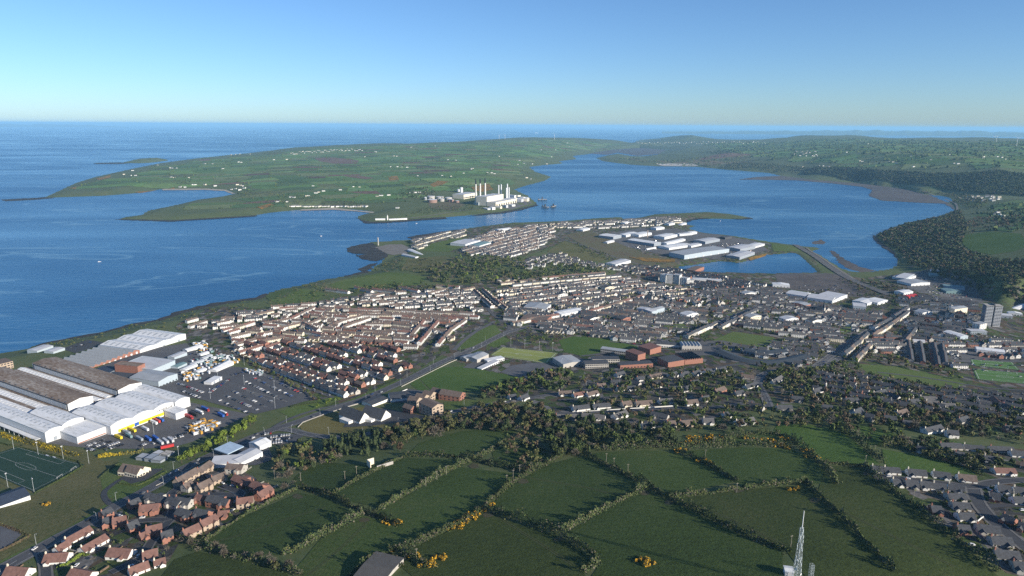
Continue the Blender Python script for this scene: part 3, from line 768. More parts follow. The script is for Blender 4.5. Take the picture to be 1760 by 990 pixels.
# ---------------------------------------------------------------- car parks and yards
def yard(p, m=ASPH_Y, off=0.3, name='yard'): return sheet(name, p, m, off=off)
yard([(0,735),(80,762),(150,770),(240,772),(300,768),(330,760),(430,712),(320,690),(380,640),(320,590),(250,600),(150,640),(0,650)], off=0.26)
CP1 = yard([(355,690),(430,640),(470,645),(515,665),(545,685),(490,700),(440,712)], ASPH, 0.34, 'car_park')
yard([(300,655),(375,628),(420,632),(435,642),(360,690),(310,680)], ASPH, 0.33, 'car_park')
yard([(105,600),(150,584),(185,590),(130,607)], ASPH_D, 0.33, 'car_park')
yard([(670,680),(700,668),(742,674),(725,690),(700,692),(660,692)], ASPH_Y, 0.33, 'car_park')
yard([(600,715),(660,702),(735,716),(720,722),(690,726),(640,732),(590,735)], ASPH_D, 0.36, 'car_park')
yard([(205,822),(240,806),(282,806),(250,826),(225,832)], ASPH_D, 0.36, 'car_park')
yard([(450,750),(480,745),(520,748),(520,758),(480,765),(450,762)], ASPH, 0.36, 'car_park')
yard([(380,770),(420,755),(460,765),(470,790),(440,800),(380,800)], ASPH, 0.33)
yard([(0,905),(20,905),(38,918),(20,935),(0,945)], GREY_PLAY, 0.34, 'playground')
yard([(860,640),(880,628),(935,622),(955,632),(945,645),(900,652)], GREY_PLAY, 0.34, 'playground')
yard([(940,620),(985,612),(1010,620),(1000,632),(955,632)], GREY_PLAY, 0.34, 'playground')
yard([(795,632),(830,612),(855,618),(840,636)], ASPH_Y, 0.33)
yard([(1180,590),(1240,585),(1290,595),(1270,610),(1190,612)], ASPH_Y, 0.33)
yard([(1330,470),(1440,472),(1500,495),(1480,512),(1420,505),(1340,495)], MUD, 0.33, 'railway_yard')
yard([(1550,470),(1600,462),(1680,490),(1690,520),(1620,520),(1560,495)], ASPH_Y, 0.33)
yard([(1030,404),(1100,392),(1180,395),(1300,415),(1320,430),(1260,448),(1150,440),(1080,425)], ASPH_Y, 0.38)
yard([(835,355),(880,335),(905,340),(915,350),(880,360)], ASPH_Y, 0.4)
yard([(735,350),(780,345),(800,352),(780,362),(740,358)], WASTE, 0.4)
yard([(1600,600),(1760,600),(1760,622),(1640,622)], ASPH_Y, 0.3)
# sports pitches with painted lines
def pitch(c, m, label, lines=True, lw=0.45):
    w = PW(c)
    o = sheet('sports_pitch', w, m, off=0.45, world=True); o['label'] = label
    if not lines: return o
    mb = MB(); A, B, C, D = w
    def L(u, v): return (A * (1 - u) + B * u) * (1 - v) + (D * (1 - u) + C * u) * v
    def seg(a, b): ribbon_mb(resample(np.array([L(*a), L(*b)]), 6.0), lw, 0.52, mb)
    m_ = 0.03
    seg((m_, m_), (1 - m_, m_)); seg((1 - m_, m_), (1 - m_, 1 - m_)); seg((1 - m_, 1 - m_), (m_, 1 - m_)); seg((m_, 1 - m_), (m_, m_)); seg((.5, m_), (.5, 1 - m_))
    for s in (0, 1):
        e = m_ if s == 0 else 1 - m_; k = .16 if s == 0 else .84
        seg((e, .25), (k, .25)); seg((k, .25), (k, .75)); seg((k, .75), (e, .75))
    cc = [L(.5 + .09 * math.cos(t), .5 + .14 * math.sin(t)) for t in np.linspace(0, 2 * math.pi, 25)]
    ribbon_mb(np.array(cc), lw, 0.52, mb)
    tag(mb.build('pitch_marking', WHITE_PAINT), kind='stuff')
    return o
PIT1 = [(-55,795),(30,768),(146,799),(58,846)]
PIT2 = [(842,611),(864,597),(959,607),(940,625)]
PIT3 = [(1672,628),(1668,618),(1740,623),(1752,636)]
PIT4 = [(1680,652),(1672,634),(1772,642),(1790,662)]
pitch(PIT1, TURF_D, 'dark green floodlit football pitch beside the yellow gorse hedge', lw=.18)
pitch(PIT2, TURF_L, 'bright lime hockey pitch beside the school')
pitch(PIT3, TURF_G, 'small green pitch behind the red-edged pitch')
pitch(PIT4, TURF_G, 'bright green pitch with red edge at the right')

# bay lines and the pale walkway of the big car park
pk = MB()
for k_ in range(7):
    f_ = k_ / 6.0; a_ = P(362 + 70 * f_ + 14, 690 - 47 * f_ - 2); b_ = P(440 + 88 * f_ - 10, 711 - 35 * f_ + 1)
    A2, B2 = np.array([a_.x, a_.y]), np.array([b_.x, b_.y]); L_ = np.hypot(*(B2 - A2)); t_ = (B2 - A2) / L_; n_2 = np.array([-t_[1], t_[0]])
    for j_ in range(0, int(L_ / 2.7)):
        c_2 = A2 + t_ * j_ * 2.7; ribbon_mb(np.array([c_2 - n_2 * 2.5, c_2 + n_2 * 2.5]), .16, .42, pk)
tag(pk.build('bay_marking', WHITE_PAINT), kind='stuff')
road([(412,668),(452,679),(494,691)], 2.6, PAVE, off=.44, line=False, name='path')
# ================================================================ large buildings
def plain(n, c, r=0.8, var=0.12, sc=0.3, **k):
    a = tuple(x * (1 - var) for x in c); b = tuple(min(1, x * (1 + var)) for x in c)
    return mat(n, [a, b], rough=r, scale=sc, **k)
WHITE_W = plain('white_cladding', (0.62,0.63,0.64), 0.6, 0.06)
WHITE_R = mat('white_roof_sheet', [(0.46,0.46,0.45),(0.60,0.61,0.61),(0.66,0.67,0.68),(0.68,0.69,0.70)], rough=.6, scale=0.12, scale2=.5, stretch=(1, .2, 1), contrast=1.3)
GREY_R = plain('grey_roof_sheet', (0.30,0.32,0.34), 0.6, 0.12, 0.08)
PALE_R = plain('pale_grey_roof', (0.45,0.46,0.48), 0.6, 0.1, 0.08)
GREY_W = plain('grey_cladding', (0.26,0.29,0.33), 0.6, 0.08)
BLUEG_W = plain('blue_grey_cladding', (0.36,0.42,0.47), 0.6, 0.06)
BROWN_R = mat('stained_brown_roof', [(0.10,0.08,0.065),(0.165,0.12,0.09),(0.21,0.17,0.14),(0.30,0.27,0.24)], scale=0.03, scale2=0.4, rough=0.95, contrast=1.4, stretch=(1,0.35,1))
DARK_W = plain('dark_cladding', (0.05,0.055,0.065), 0.5)
SLATE_R = plain('slate_roof', (0.062,0.066,0.074), 0.75, 0.25, 0.5)
BRICK = plain('red_brick', (0.28,0.135,0.10), 0.9, 0.18, 0.6)
BRICK_B = plain('buff_brick', (0.38,0.30,0.23), 0.9, 0.12, 0.6)
GLASSP = plain('dark_window_glass', (0.025,0.03,0.04), 0.12, 0.3, spec=0.5)
SKYLT = plain('translucent_rooflight', (0.36,0.38,0.39), 0.4, 0.1)
YELLOW = plain('yellow_paint', (0.70,0.52,0.03), 0.6)
BLUEP = plain('blue_paint', (0.03,0.10,0.36), 0.5)
TEAL = plain('teal_paint', (0.16,0.25,0.26), 0.6)
REDP = plain('red_paint', (0.42,0.04,0.04), 0.5)
CONC = plain('concrete', (0.36,0.34,0.31), 0.9, 0.15)
CONC_P = plain('pinkish_concrete', (0.42,0.33,0.26), 0.9, 0.1)
STEEL = plain('galvanised_steel', (0.42,0.45,0.47), 0.45, 0.1)
BLACKP = plain('black_paint', (0.02,0.02,0.022), 0.5)
CREAM = plain('cream_render', (0.66,0.60,0.48), 0.85, 0.06)
WHITE_H = plain('white_render', (0.68,0.67,0.64), 0.85, 0.06)
GREY_H = plain('grey_pebbledash', (0.40,0.38,0.35), 0.9, 0.1)
TILE_B = plain('brown_tile', (0.135,0.105,0.09), 0.85, 0.25, 0.4)
TILE_R = plain('red_brown_tile', (0.17,0.095,0.078), 0.85, 0.22, 0.4)
TILE_G = plain('grey_tile', (0.105,0.103,0.104), 0.85, 0.22, 0.4)
SLATE_BL = plain('blue_slate', (0.035,0.048,0.075), 0.7, 0.15, 0.4)
EXCL = []          # world polygons that scattered houses keep clear of

class Frame:
    def __init__(s, name, label, cat, A, B, v0=0.0, group=None, z=None):
        a = P(*A) if not isinstance(A, Vector) else A
        b = P(*B) if not isinstance(B, Vector) else B
        d = Vector((b.x - a.x, b.y - a.y)); s.L = d.length; d.normalize()
        s.u = d; s.v = Vector((-d.y, d.x))
        a2 = Vector((a.x, a.y)) + s.v * v0
        s.o2 = a2; s.z = min(a.z, b.z) if z is None else z
        s.root = link(name, None, loc=(a2.x, a2.y, s.z), rz=math.atan2(d.y, d.x))
        tag(s.root, label, cat, group)
    def excl(s, depth, pad=6):
        o, u, v = s.o2, s.u, s.v
        EXCL.append(np.array([list(o - u*pad - v*pad), list(o + u*(s.L+pad) - v*pad), list(o + u*(s.L+pad) + v*(depth+pad)), list(o - u*pad + v*(depth+pad))]))

def profile(W, h, rise, nb, shape):
    """Outline of a roof across its bays: list of bays, each a list of (s, z)."""
    bw = W / nb; out = []
    for i in range(nb):
        x = i * bw
        if shape == 'gable': p = [(x, h), (x + bw / 2, h + rise), (x + bw, h)]
        elif shape == 'barrel':
            p = [(x + bw * t, h + rise * math.sin(math.pi * t) ** 0.85) for t in (0, .12, .28, .5, .72, .88, 1)]
        elif shape == 'saw': p = [(x, h + rise), (x + bw * 0.72, h), (x + bw, h + rise)] if i < nb - 1 else [(x, h + rise), (x + bw, h)]
        elif shape == 'mono': p = [(x, h), (x + bw, h + rise)]
        else: p = [(x, h), (x + bw, h)]
        out.append(p)
    return out

def shed(name, label, A, B, depth, h, rise=2.0, nb=1, ridge='v', shape='gable', wall=None, roof=None, cat='building', sky=0, skyrows=1, doors=0, doorcol=None, band=None, v0=0.0, group=None, over=0.3, front=None, win=0, storeys=1, z=None, parapet=0.0):
    wall = wall or WHITE_W; roof = roof or GREY_R
    F = Frame(name, label, cat, A, B, v0, group, z)
    W, D = F.L, depth
    S_, X_ = (W, D) if ridge == 'v' else (D, W)
    T = (lambda s, x, z: (s, x, z)) if ridge == 'v' else (lambda s, x, z: (x, s, z))
    pr = profile(S_, h, rise, nb, shape)
    flat = [p for b in pr for p in b]
    wb = MB()
    for x in (0.0, X_):
        for b in pr:
            for p, q in zip(b[:-1], b[1:]):
                wb.face([T(p[0], x, -3), T(q[0], x, -3), T(q[0], x, q[1]), T(p[0], x, p[1])])
    for s, z in ((0.0, flat[0][1]), (S_, flat[-1][1])):
        wb.face([T(s, 0, -3), T(s, X_, -3), T(s, X_, z), T(s, 0, z)])
    if shape == 'saw':      # upright faces of the teeth
        pass
    WALL = wb.build('wall', wall, F.root); ROOFS = []
    for b in pr:
        rb = MB()
        k = len(b) - 1
        pts = list(b)
        def ext(p, q, e):       # carry an eave outwards
            dx, dz = p[0] - q[0], p[1] - q[1]; l = math.hypot(dx, dz) + 1e-9
            return (p[0] + dx / l * e, p[1] + dz / l * e)
        e0 = over if b is pr[0] else 0; e1 = over if b is pr[-1] else 0
        pts[0] = ext(pts[0], pts[1], e0); pts[-1] = ext(pts[-1], pts[-2], e1)
        lo, hi = -over, X_ + over
        for p, q in zip(pts[:-1], pts[1:]):
            a, c = 0.06, 0.3
            rb.face([T(p[0], lo, p[1] + c), T(q[0], lo, q[1] + c), T(q[0], hi, q[1] + c), T(p[0], hi, p[1] + c)])
            rb.face([T(p[0], lo, p[1] + a), T(q[0], lo, q[1] + a), T(q[0], lo, q[1] + c), T(p[0], lo, p[1] + c)])
            rb.face([T(p[0], hi, p[1] + a), T(q[0], hi, q[1] + a), T(q[0], hi, q[1] + c), T(p[0], hi, p[1] + c)])
        for p in (pts[0], pts[-1]):
            rb.face([T(p[0], lo, p[1] + .06), T(p[0], hi, p[1] + .06), T(p[0], hi, p[1] + .3), T(p[0], lo, p[1] + .3)])
        ROOFS.append(rb.build('roof', roof, F.root))
    if parapet:
        for x0, x1, y0, y1 in ((-.3, W+.3, -.3, .3), (-.3, W+.3, D-.3, D+.3), (-.3, .3, .31, D-.31), (W-.3, W+.3, .31, D-.31)):
            q = MB(); q.box(x0, x1, y0, y1, h - 0.5, h + parapet); q.build('parapet', wall, F.root)
    if sky:
        for b, RO in zip(pr, ROOFS):
            for p, q in zip(b[:-1], b[1:]):
                if abs(q[0] - p[0]) < S_ / nb * 0.2: continue
                for r in range(skyrows):
                    for i in range(sky):
                        x = X_ * (i + 0.5) / sky; hw = X_ / sky * 0.16
                        t0 = (r + .18) / skyrows; t1 = (r + .82) / skyrows
                        a = (p[0] + (q[0] - p[0]) * t0, p[1] + (q[1] - p[1]) * t0 + .36); c = (p[0] + (q[0] - p[0]) * t1, p[1] + (q[1] - p[1]) * t1 + .36)
                        kb = MB()
                        kb.face([T(a[0], x - hw, a[1]), T(c[0], x - hw, c[1]), T(c[0], x + hw, c[1]), T(a[0], x + hw, a[1])])
                        for xx in (x - hw, x + hw):
                            kb.face([T(a[0], xx, a[1] - .2), T(c[0], xx, c[1] - .2), T(c[0], xx, c[1]), T(a[0], xx, a[1])])
                        kb.build('rooflight', SKYLT, RO)
    for i in range(doors):
        x = W * (i + 0.5) / doors; k = MB(); k.box(x - 1.9, x + 1.9, -0.35, 0.1, 0.4, 4.6); k.build('loading_door', doorcol or GREY_W, WALL)
    if front:
        k = MB(); k.box(0.5, W - 0.5, -0.12, 0.05, front[0], front[1]); k.build('front_band', front[2], F.root)
    if win:
        k = MB()
        for st in range(storeys):
            zz = 1.0 + st * (h / storeys)
            for i in range(win):
                x = W * (i + 0.5) / win; w2 = min(1.4, W / win * 0.36)
                k.box(x - w2, x + w2, -0.08, 0.03, zz, zz + min(1.6, h / storeys * .5))
            for i in range(max(2, int(win * D / W))):
                n = max(2, int(win * D / W)); y = D * (i + .5) / n
                k.box(-0.08, 0.03, y - 1, y + 1, zz, zz + min(1.6, h / storeys * .5)); k.box(W - 0.03, W + 0.08, y - 1, y + 1, zz, zz + min(1.6, h / storeys * .5))
        tag(k.build('windows', GLASSP, WALL), kind='stuff')
    F.excl(D); F.wall = WALL; F.roofs = ROOFS
    return F

# ---- the factory by the sea
def hall(A, B, depth, label):
    F = shed('factory_hall', label, A, B, depth, 18, 2.6, 1, 'v', 'gable', WHITE_W, BROWN_R, 'factory')
    # glazed long side with dark frame
    k = MB(); k.box(-0.4, -0.05, 1.5, depth - 2, 9.0, 17.6); k.build('side_frame', DARK_W, F.root)
    n = 20
    for i in range(n):
        y0 = 3 + (depth - 8) * i / n; k = MB(); k.box(-0.62, -0.4, y0 + .25, y0 + (depth - 8) / n - .25, 10.2, 16.2); k.build('side_panel', plain('glazing_sheet', (0.42,0.45,0.47), 0.4), F.root)
    k = MB()
    for i in range(14):
        y = 6 + (depth - 12) * i / 14; k.box(0.6, 2.0, y, y + 1.3, 18.2, 19.6)
    tag(k.build('roof_vents', DARK_W, F.root), kind='stuff')
    return F
_a, _b = P(192,749), P(314,704); FU = (Vector((_b.x, _b.y, 0)) - Vector((_a.x, _a.y, 0))).normalized()
def fa(A, B):
    """Front edge from pixel A, as long as A-B, in the factory's own direction."""
    a, b = P(*A), P(*B); L = (Vector((b.x, b.y, 0)) - Vector((a.x, a.y, 0))).dot(FU)
    c = a + FU * L; return a, Vector((c.x, c.y, a.z))
FV = Vector((-FU.y, FU.x, 0))
H1 = hall(*fa((206,693), (248,680)), 205, 'long brown-roofed factory hall, the one farther from the football pitch')
H2 = hall(*fa((120,718), (164,704)), 215, 'long brown-roofed factory hall nearer the football pitch, white gable end')
def lowroof(A, B, depth, label, strips):
    F = shed('factory_infill', label, A, B, depth, 9, 0.5, 1, 'v', 'flat', GREY_W, BROWN_R, 'factory')
    for a, b in strips:
        n = 26
        for i in range(n):
            k = MB(); y0 = depth * i / n
            x0, x1 = F.L * a, F.L * b; xm = (x0 + x1) / 2
            c = [(x0, y0 + .2, 9.4), (xm, y0 + .2, 11), (x1, y0 + .2, 9.4), (x0, y0 + depth / n - .6, 9.4), (xm, y0 + depth / n - .6, 11), (x1, y0 + depth / n - .6, 9.4)]
            k.face([c[0], c[1], c[4], c[3]]); k.face([c[1], c[2], c[5], c[4]]); k.face([c[0], c[2], c[1]]); k.face([c[3], c[4], c[5]])
            k.build('roof_lantern', WHITE_R, F.root)
    return F
def between(F, L0, L1):
    o = Vector((F.o2.x, F.o2.y, F.z)); return o + FU * L0, o + FU * L1
g12 = (Vector((H1.o2.x, H1.o2.y, 0)) - Vector((H2.o2.x, H2.o2.y, 0))).dot(FU)
lowroof(*between(H2, H2.L + .7, g12 - .7), 215, 'low flat roof with white lanterns between the two brown halls', [(0.08, 0.45), (0.55, 0.92)])
lowroof(*between(H2, -52, -.9), 205, 'low factory roof with three white lantern rows left of the nearer hall', [(0.08, 0.3), (0.4, 0.62), (0.72, 0.94)])
FW = shed('warehouse', 'big white warehouse with yellow dock doors along its front', *fa((192,749), (300,709)), 78, 11.5, 3.2, 3, 'v', 'barrel', WHITE_W, WHITE_R, 'warehouse', sky=9, skyrows=1)
n_ = 22
for i in range(n_):
    x = 8 + (FW.L - 18) * i / n_
    m_ = YELLOW if i not in (7, 8) else BLUEP
    k = MB(); k.box(x, x + 2.7, -0.5, 0.0, 0.8, 4.4); k.build('dock_door', m_, FW.wall)
FR = shed('warehouse', 'white warehouse end bay with black lettering on its gable', *fa((302,707), (324,697)), 90, 11, 3.0, 1, 'v', 'barrel', WHITE_W, WHITE_R, 'warehouse', sky=9, skyrows=1)
tcu = bpy.data.curves.new('sign_text', 'FONT'); tcu.body = 'CATERPILLAR'; tcu.size = 3.4; tcu.extrude = 0.06
to = bpy.data.objects.new('tmp_text', tcu); COL.objects.link(to)
bpy.context.view_layer.update()
tme = bpy.data.meshes.new_from_object(to.evaluated_get(bpy.context.evaluated_depsgraph_get())); bpy.data.objects.remove(to)
tme.materials.clear(); tme.materials.append(BLACKP)
tw = max(v.co.x for v in tme.vertices)
sgn = link('sign_lettering', tme, FW.wall, loc=(FW.L - tw * 1.0 - 2.0, -0.25, 7.2)); sgn.rotation_euler = (math.pi / 2, 0, 0)
sgn['label'] = 'black CATERPILLAR lettering'
shed('annex', 'white flat-roofed box at the right corner of the dock warehouse', *fa((303,722), (320,714)), 22, 8, 0.4, 1, 'v', 'flat', WHITE_W, WHITE_R, parapet=0.4)
shed('warehouse', 'white warehouse with low awning beside the football pitch', *fa((80,762), (110,751)), 230, 12.5, 2.4, 1, 'v', 'barrel', WHITE_W, WHITE_R, 'warehouse', sky=24, doors=1)
shed('warehouse', 'white barrel-roofed bay behind the flat white block', *fa((110,749), (143,735)), 70, 13, 3.0, 1, 'v', 'barrel', WHITE_W, WHITE_R, 'warehouse', sky=8)
shed('annex', 'flat white block in front of the factory', *fa((134,764), (180,745)), 38, 8.5, 0.4, 1, 'v', 'flat', WHITE_W, WHITE_R, 'warehouse', parapet=0.5, front=(0.3, 1.6, BRICK))
F = Frame('loading_awning', 'long white awning along the warehouse beside the football pitch', 'canopy', *fa((80,762), (110,751)))
k = MB(); k.box(-6, -.7, 10, 200, 3.6, 4.1, bottom=True); k.build('canopy', WHITE_R, F.root)
for i in range(18):
    k = MB(); k.tube((-5.6, 14 + i * 10.8, -1), (-5.6, 14 + i * 10.8, 3.6), 0.25, n=5); k.build('post', STEEL, F.root)
SAW = shed('sawtooth_works', 'brick works with a grey sawtooth roof', (154,634), (240,607), 75, 5.5, 3.2, 9, 'v', 'saw', BRICK, plain('sawtooth_glass', (0.25,0.27,0.29), 0.35), 'factory')
for i in range(9):
    k = MB(); bw = SAW.L / 9; k.box(i * bw + bw * .3, i * bw + bw * .62, -0.15, .05, 0.6, 4.2); k.build('window', WHITE_W, SAW.root)
shed('warehouse', 'white triple-gabled warehouse nearest the sea', (241,607), (320,583), 88, 10, 2.8, 3, 'v', 'gable', WHITE_W, WHITE_R, 'warehouse', sky=7, doors=3)
shed('grey_shed', 'grey shed with low-pitched roof beside the car park', (273,665), (306,653), 52, 9.5, 2.0, 1, 'v', 'gable', BLUEG_W, GREY_R, win=6)
shed('office_block', 'flat-roofed blue-grey office block behind the grey shed', (262,644), (302,630), 62, 10, 0.4, 1, 'v', 'flat', BLUEG_W, PALE_R, parapet=0.6)
shed('brick_tower', 'tall brown-roofed block with one brick end amid the factory', (238,645), (251,640), 40, 14, 0.6, 1, 'v', 'flat', BRICK, BROWN_R, parapet=0.5)
shed('office_block', 'dark flat-roofed block with brick colonnade below the brown tower', (226,658), (243,651), 46, 7, 0.4, 1, 'v', 'flat', BRICK, SLATE_R, win=7)
shed('office_block', 'blue flat-roofed block beside the sawtooth works', (186,647), (208,638), 30, 6, 0.4, 1, 'v', 'flat', GREY_W, SLATE_BL)
shed('brick_block', 'buff brick block at the left edge beside the sea', (-20,642), (24,632), 26, 11, 0.6, 1, 'v', 'flat', BRICK_B, TILE_B, win=8, storeys=3)
shed('tent_store', 'long white tent-roofed store at the car park edge', (372,640), (402,627), 14, 5, 2, 1, 'u', 'gable', WHITE_W, WHITE_R)
shed('gatehouse', 'small white building on the round island in the car park', (364,662), (382,653), 12, 5, 0.4, 1, 'v', 'flat', WHITE_W, WHITE_R, doors=2)
shed('store', 'white open store shed near the triple-gabled warehouse', (322,605), (350,598), 12, 4, 1.5, 1, 'u', 'gable', WHITE_W, WHITE_R)
i = 0
for (a, b, d, h, m) in [((300,618),(322,611),14,5,PALE_R),((318,638),(340,630),10,3.5,WHITE_R),((330,628),(352,622),8,3,PALE_R),((340,642),(356,637),9,3.2,WHITE_R),((350,618),(366,613),8,3,PALE_R),((306,634),(322,628),12,4,TEAL),((345,612),(360,608),8,3,WHITE_R),((64,606),(92,598),22,4,PALE_R),((92,608),(112,602),20,4,PALE_R)]:
    lab = ['pale shed just right of the triple-gabled warehouse','white cabin in the middle of the storage yard','pale container store left of the tent-roofed store','white cabin nearest the round island','pale cabin at the back of the storage yard','teal shed behind the grey shed','white cabin nearest the housing hedge','leftmost pale tank shed near the sea','pale tank shed beside the seaside car park'][i]; i += 1
    shed('yard_shed', lab, a, b, d, h, 0.8, 1, 'u', 'gable', BLUEG_W if m is not WHITE_R else WHITE_W, m, 'shed')

for (a, b, d, h, m), lab in zip([((250,792),(262,786),12,3.5,GREY_R),((262,794),(276,787),10,4,GREY_W),((276,796),(288,790),12,3,GREY_R),((272,786),(284,781),9,3.5,PALE_R),((288,786),(300,780),10,3,CONC)], ['grey substation box nearest the chapel','dark grey substation box second from the chapel','grey substation box third from the chapel','pale substation box behind the others','long concrete substation store at its right end']):
    shed('substation_box', lab, a, b, d, h, .5, 1, 'v', 'flat', GREY_W, m, 'shed', parapet=.3)
# ---- church, station, clubhouse and others near the main road
def church(A, B, d, label):
    F = shed('church_hall', label, A, B, d, 4.0, 8.5, 1, 'v', 'gable', WHITE_H, SLATE_R, 'church', over=0.8)
    k = MB(); k.box(-7, -0.2, d * .3, d * .75, -2, 3.2); k.build('side_porch', WHITE_H, F.root)
    return F
church((618,729), (636,722), 36, 'white-gabled hall with steep dark roof, left of the pair')
church((655,725), (672,717), 30, 'white-gabled hall with steep dark roof, right of the pair')
shed('chapel', 'cream chapel with brown roof on the mown green', (203,818), (240,820), 15, 4.6, 5.0, 1, 'u', 'gable', CREAM, TILE_B, 'chapel', win=7, front=(0, 1.0, BRICK_B))
shed('chapel_wing', 'cream gabled wing at the right end of the chapel', (236,822), (250,816), 17, 4.6, 4.4, 1, 'v', 'gable', CREAM, TILE_B, 'chapel', win=3)
shed('clubhouse', 'white clubhouse with blue roof below the football pitch', (-40,884), (53,859), 24, 4.5, 3.5, 1, 'u', 'gable', WHITE_W, SLATE_BL, 'clubhouse')
F = Frame('forecourt_canopy', 'pale blue forecourt canopy beside the main road', 'canopy', (392,787), (420,776))
k = MB(); k.box(0, F.L, 0, 22, 5.2, 6.2, bottom=True); k.build('canopy', plain('canopy_blue', (0.36,0.46,0.56), 0.4), F.root)
for x in (4, F.L / 2, F.L - 4):
    for y in (5, 17):
        k = MB(); k.tube((x, y, -1), (x, y, 5.2), 0.3, n=6); k.build('post', STEEL, F.root)
F.excl(22)
shed('shop_row', 'pale angled shop row beside the forecourt, left part', (362,806), (412,801), 16, 4.5, 1.2, 1, 'u', 'mono', WHITE_W, PALE_R, 'shop')
shed('shop_row', 'pale angled shop row beside the forecourt, right part', (414,801), (452,785), 18, 5.5, 1.6, 1, 'u', 'gable', WHITE_W, PALE_R, 'shop')
shed('white_shed', 'white gabled shed beside the used-car lot', (447,775), (467,767), 18, 5.5, 2.2, 1, 'u', 'gable', WHITE_W, WHITE_R, 'shed')
shed('stone_barn', 'grey flat-roofed barn at the bottom edge of the fields', (606,1000), (655,1008), 30, 3, 1.0, 1, 'u', 'gable', GREY_H, plain('weathered_felt', (0.085,0.083,0.08), .9), 'barn')
F = Frame('ruined_wall', 'pale ruined farm walls beside the dark conifers', 'ruin', (648,806), (676,798))
k = MB(); k.box(0, F.L, 0, 0.8, -1, 3.2); k.build('wall', CONC, F.root)
k = MB(); k.box(-4, 3, 13, 13.8, -1, 5.5); k.box(-4, -3.2, 6, 13, -1, 5.5); k.build('gable_wall', CREAM, F.root)
# apartment terraces by the bend
i = 0
for A, B, d, h, r, w in [((716,700),(726,695),14,8,3.5,BRICK_B),((728,695),(738,690),14,8,3.5,BRICK_B),((740,690),(751,685),14,8,3.5,BRICK_B),((753,685),(764,681),14,8,3.5,BRICK),((790,690),(800,684),30,7,4,BRICK),((743,716),(762,710),26,11,3,BRICK_B),((706,712),(716,708),14,6,3.5,BRICK)]:
    lab = ['leftmost buff gabled house of the new terrace by the bend','second buff gabled house of the new terrace by the bend','third buff gabled house of the new terrace by the bend','brick gabled house at the right end of the new terrace','dark-roofed brick block right of the new terrace','three-storey buff brick block on the road bend','small brick house left of the three-storey block'][i]; i += 1
    shed('gabled_house', lab, A, B, d, h, r, 1, 'v', 'gable', w, TILE_B, 'house', win=3, storeys=3 if h > 10 else 2)
i = 0
for A, B, d, h in [((672,692),(700,688),24,4),((640,700),(668,690),20,4)]:
    shed('low_block', ['dark flat-roofed low block beside the new terrace','dark flat-roofed low block nearest the church halls'][i], A, B, d, h, 1, 1, 'u', 'gable', WHITE_H, SLATE_R); i += 1

# ---- schools
def sc(name, label, A, B, d, h, wall, roof, rise=0.4, shape='flat', ridge='v', win=8, st=2, nb=1):
    return shed(name, label, A, B, d, h, rise, nb, ridge, shape, wall, roof, 'school', win=win, storeys=st)
sc('sports_hall', 'grey gabled hall beside the lime pitch', (820,624), (840,616), 22, 7, GREY_H, GREY_R, 2, 'gable', 'u', 0)
sc('school_block', 'grey gabled block behind the lime-pitch hall', (802,622), (820,617), 16, 5, GREY_H, GREY_R, 2, 'gable', 'u', 4, 1)
sc('school_block', 'long white low block at the lime pitch corner', (838,625), (867,620), 12, 4.5, WHITE_W, WHITE_R, win=9, st=1)
sc('school_block', 'long pale low block below the lime pitch', (828,636), (858,624), 9, 4, WHITE_W, PALE_R, win=9, st=1)
sc('school_block', 'long grey flat block with white windows behind the brick school', (1032,606), (1092,612), 12, 7, GREY_H, GREY_R, win=18)
sc('school_block', 'red brick stair tower of the school, left one', (1096,622), (1109,619), 26, 12, BRICK, plain('maroon_roof', (0.15,0.08,0.07), .8), win=0)
sc('school_block', 'red brick block behind the school towers', (1117,610), (1136,605), 24, 10, BRICK, plain('maroon_roof', (0.15,0.08,0.07), .8), win=0)
sc('school_block', 'long low red brick school front', (1066,634), (1122,631), 14, 6, BRICK, SLATE_R, win=10, st=1)
sc('school_block', 'dark-roofed brick school hall in the middle', (1148,632), (1176,628), 26, 9, BRICK, SLATE_R, win=0)
sc('school_block', 'red brick school range with sawtooth lights at its right', (1177,627), (1208,624), 30, 7, BRICK, SLATE_R, 2.6, 'saw', 'v', 0, 1, 10)
sc('sports_hall', 'large grey-roofed hall at the left of the school', (968,633), (1000,629), 34, 7, GREY_H, GREY_R, 1.5, 'gable', 'v', 4, 1)
sc('school_block', 'dark-windowed school block left of the brick front', (1006,634), (1046,632), 18, 7, GREY_H, SLATE_R, 1.5, 'gable', 'u', 12)
sc('school_block', 'dark flat school block behind the dark-windowed one', (1018,625), (1065,624), 14, 7, GREY_H, SLATE_R, win=12)
sc('school_block', 'grey pavilion row behind the red brick range', (1128,597), (1170,599), 16, 6, WHITE_H, SLATE_R, 1.5, 'gable', 'u', 10, 1)
sc('school_block', 'grey zigzag-roofed block behind the pavilion row', (1172,602), (1206,602), 22, 7, GREY_H, GREY_R, 2, 'gable', 'v', 8, 1, 6)
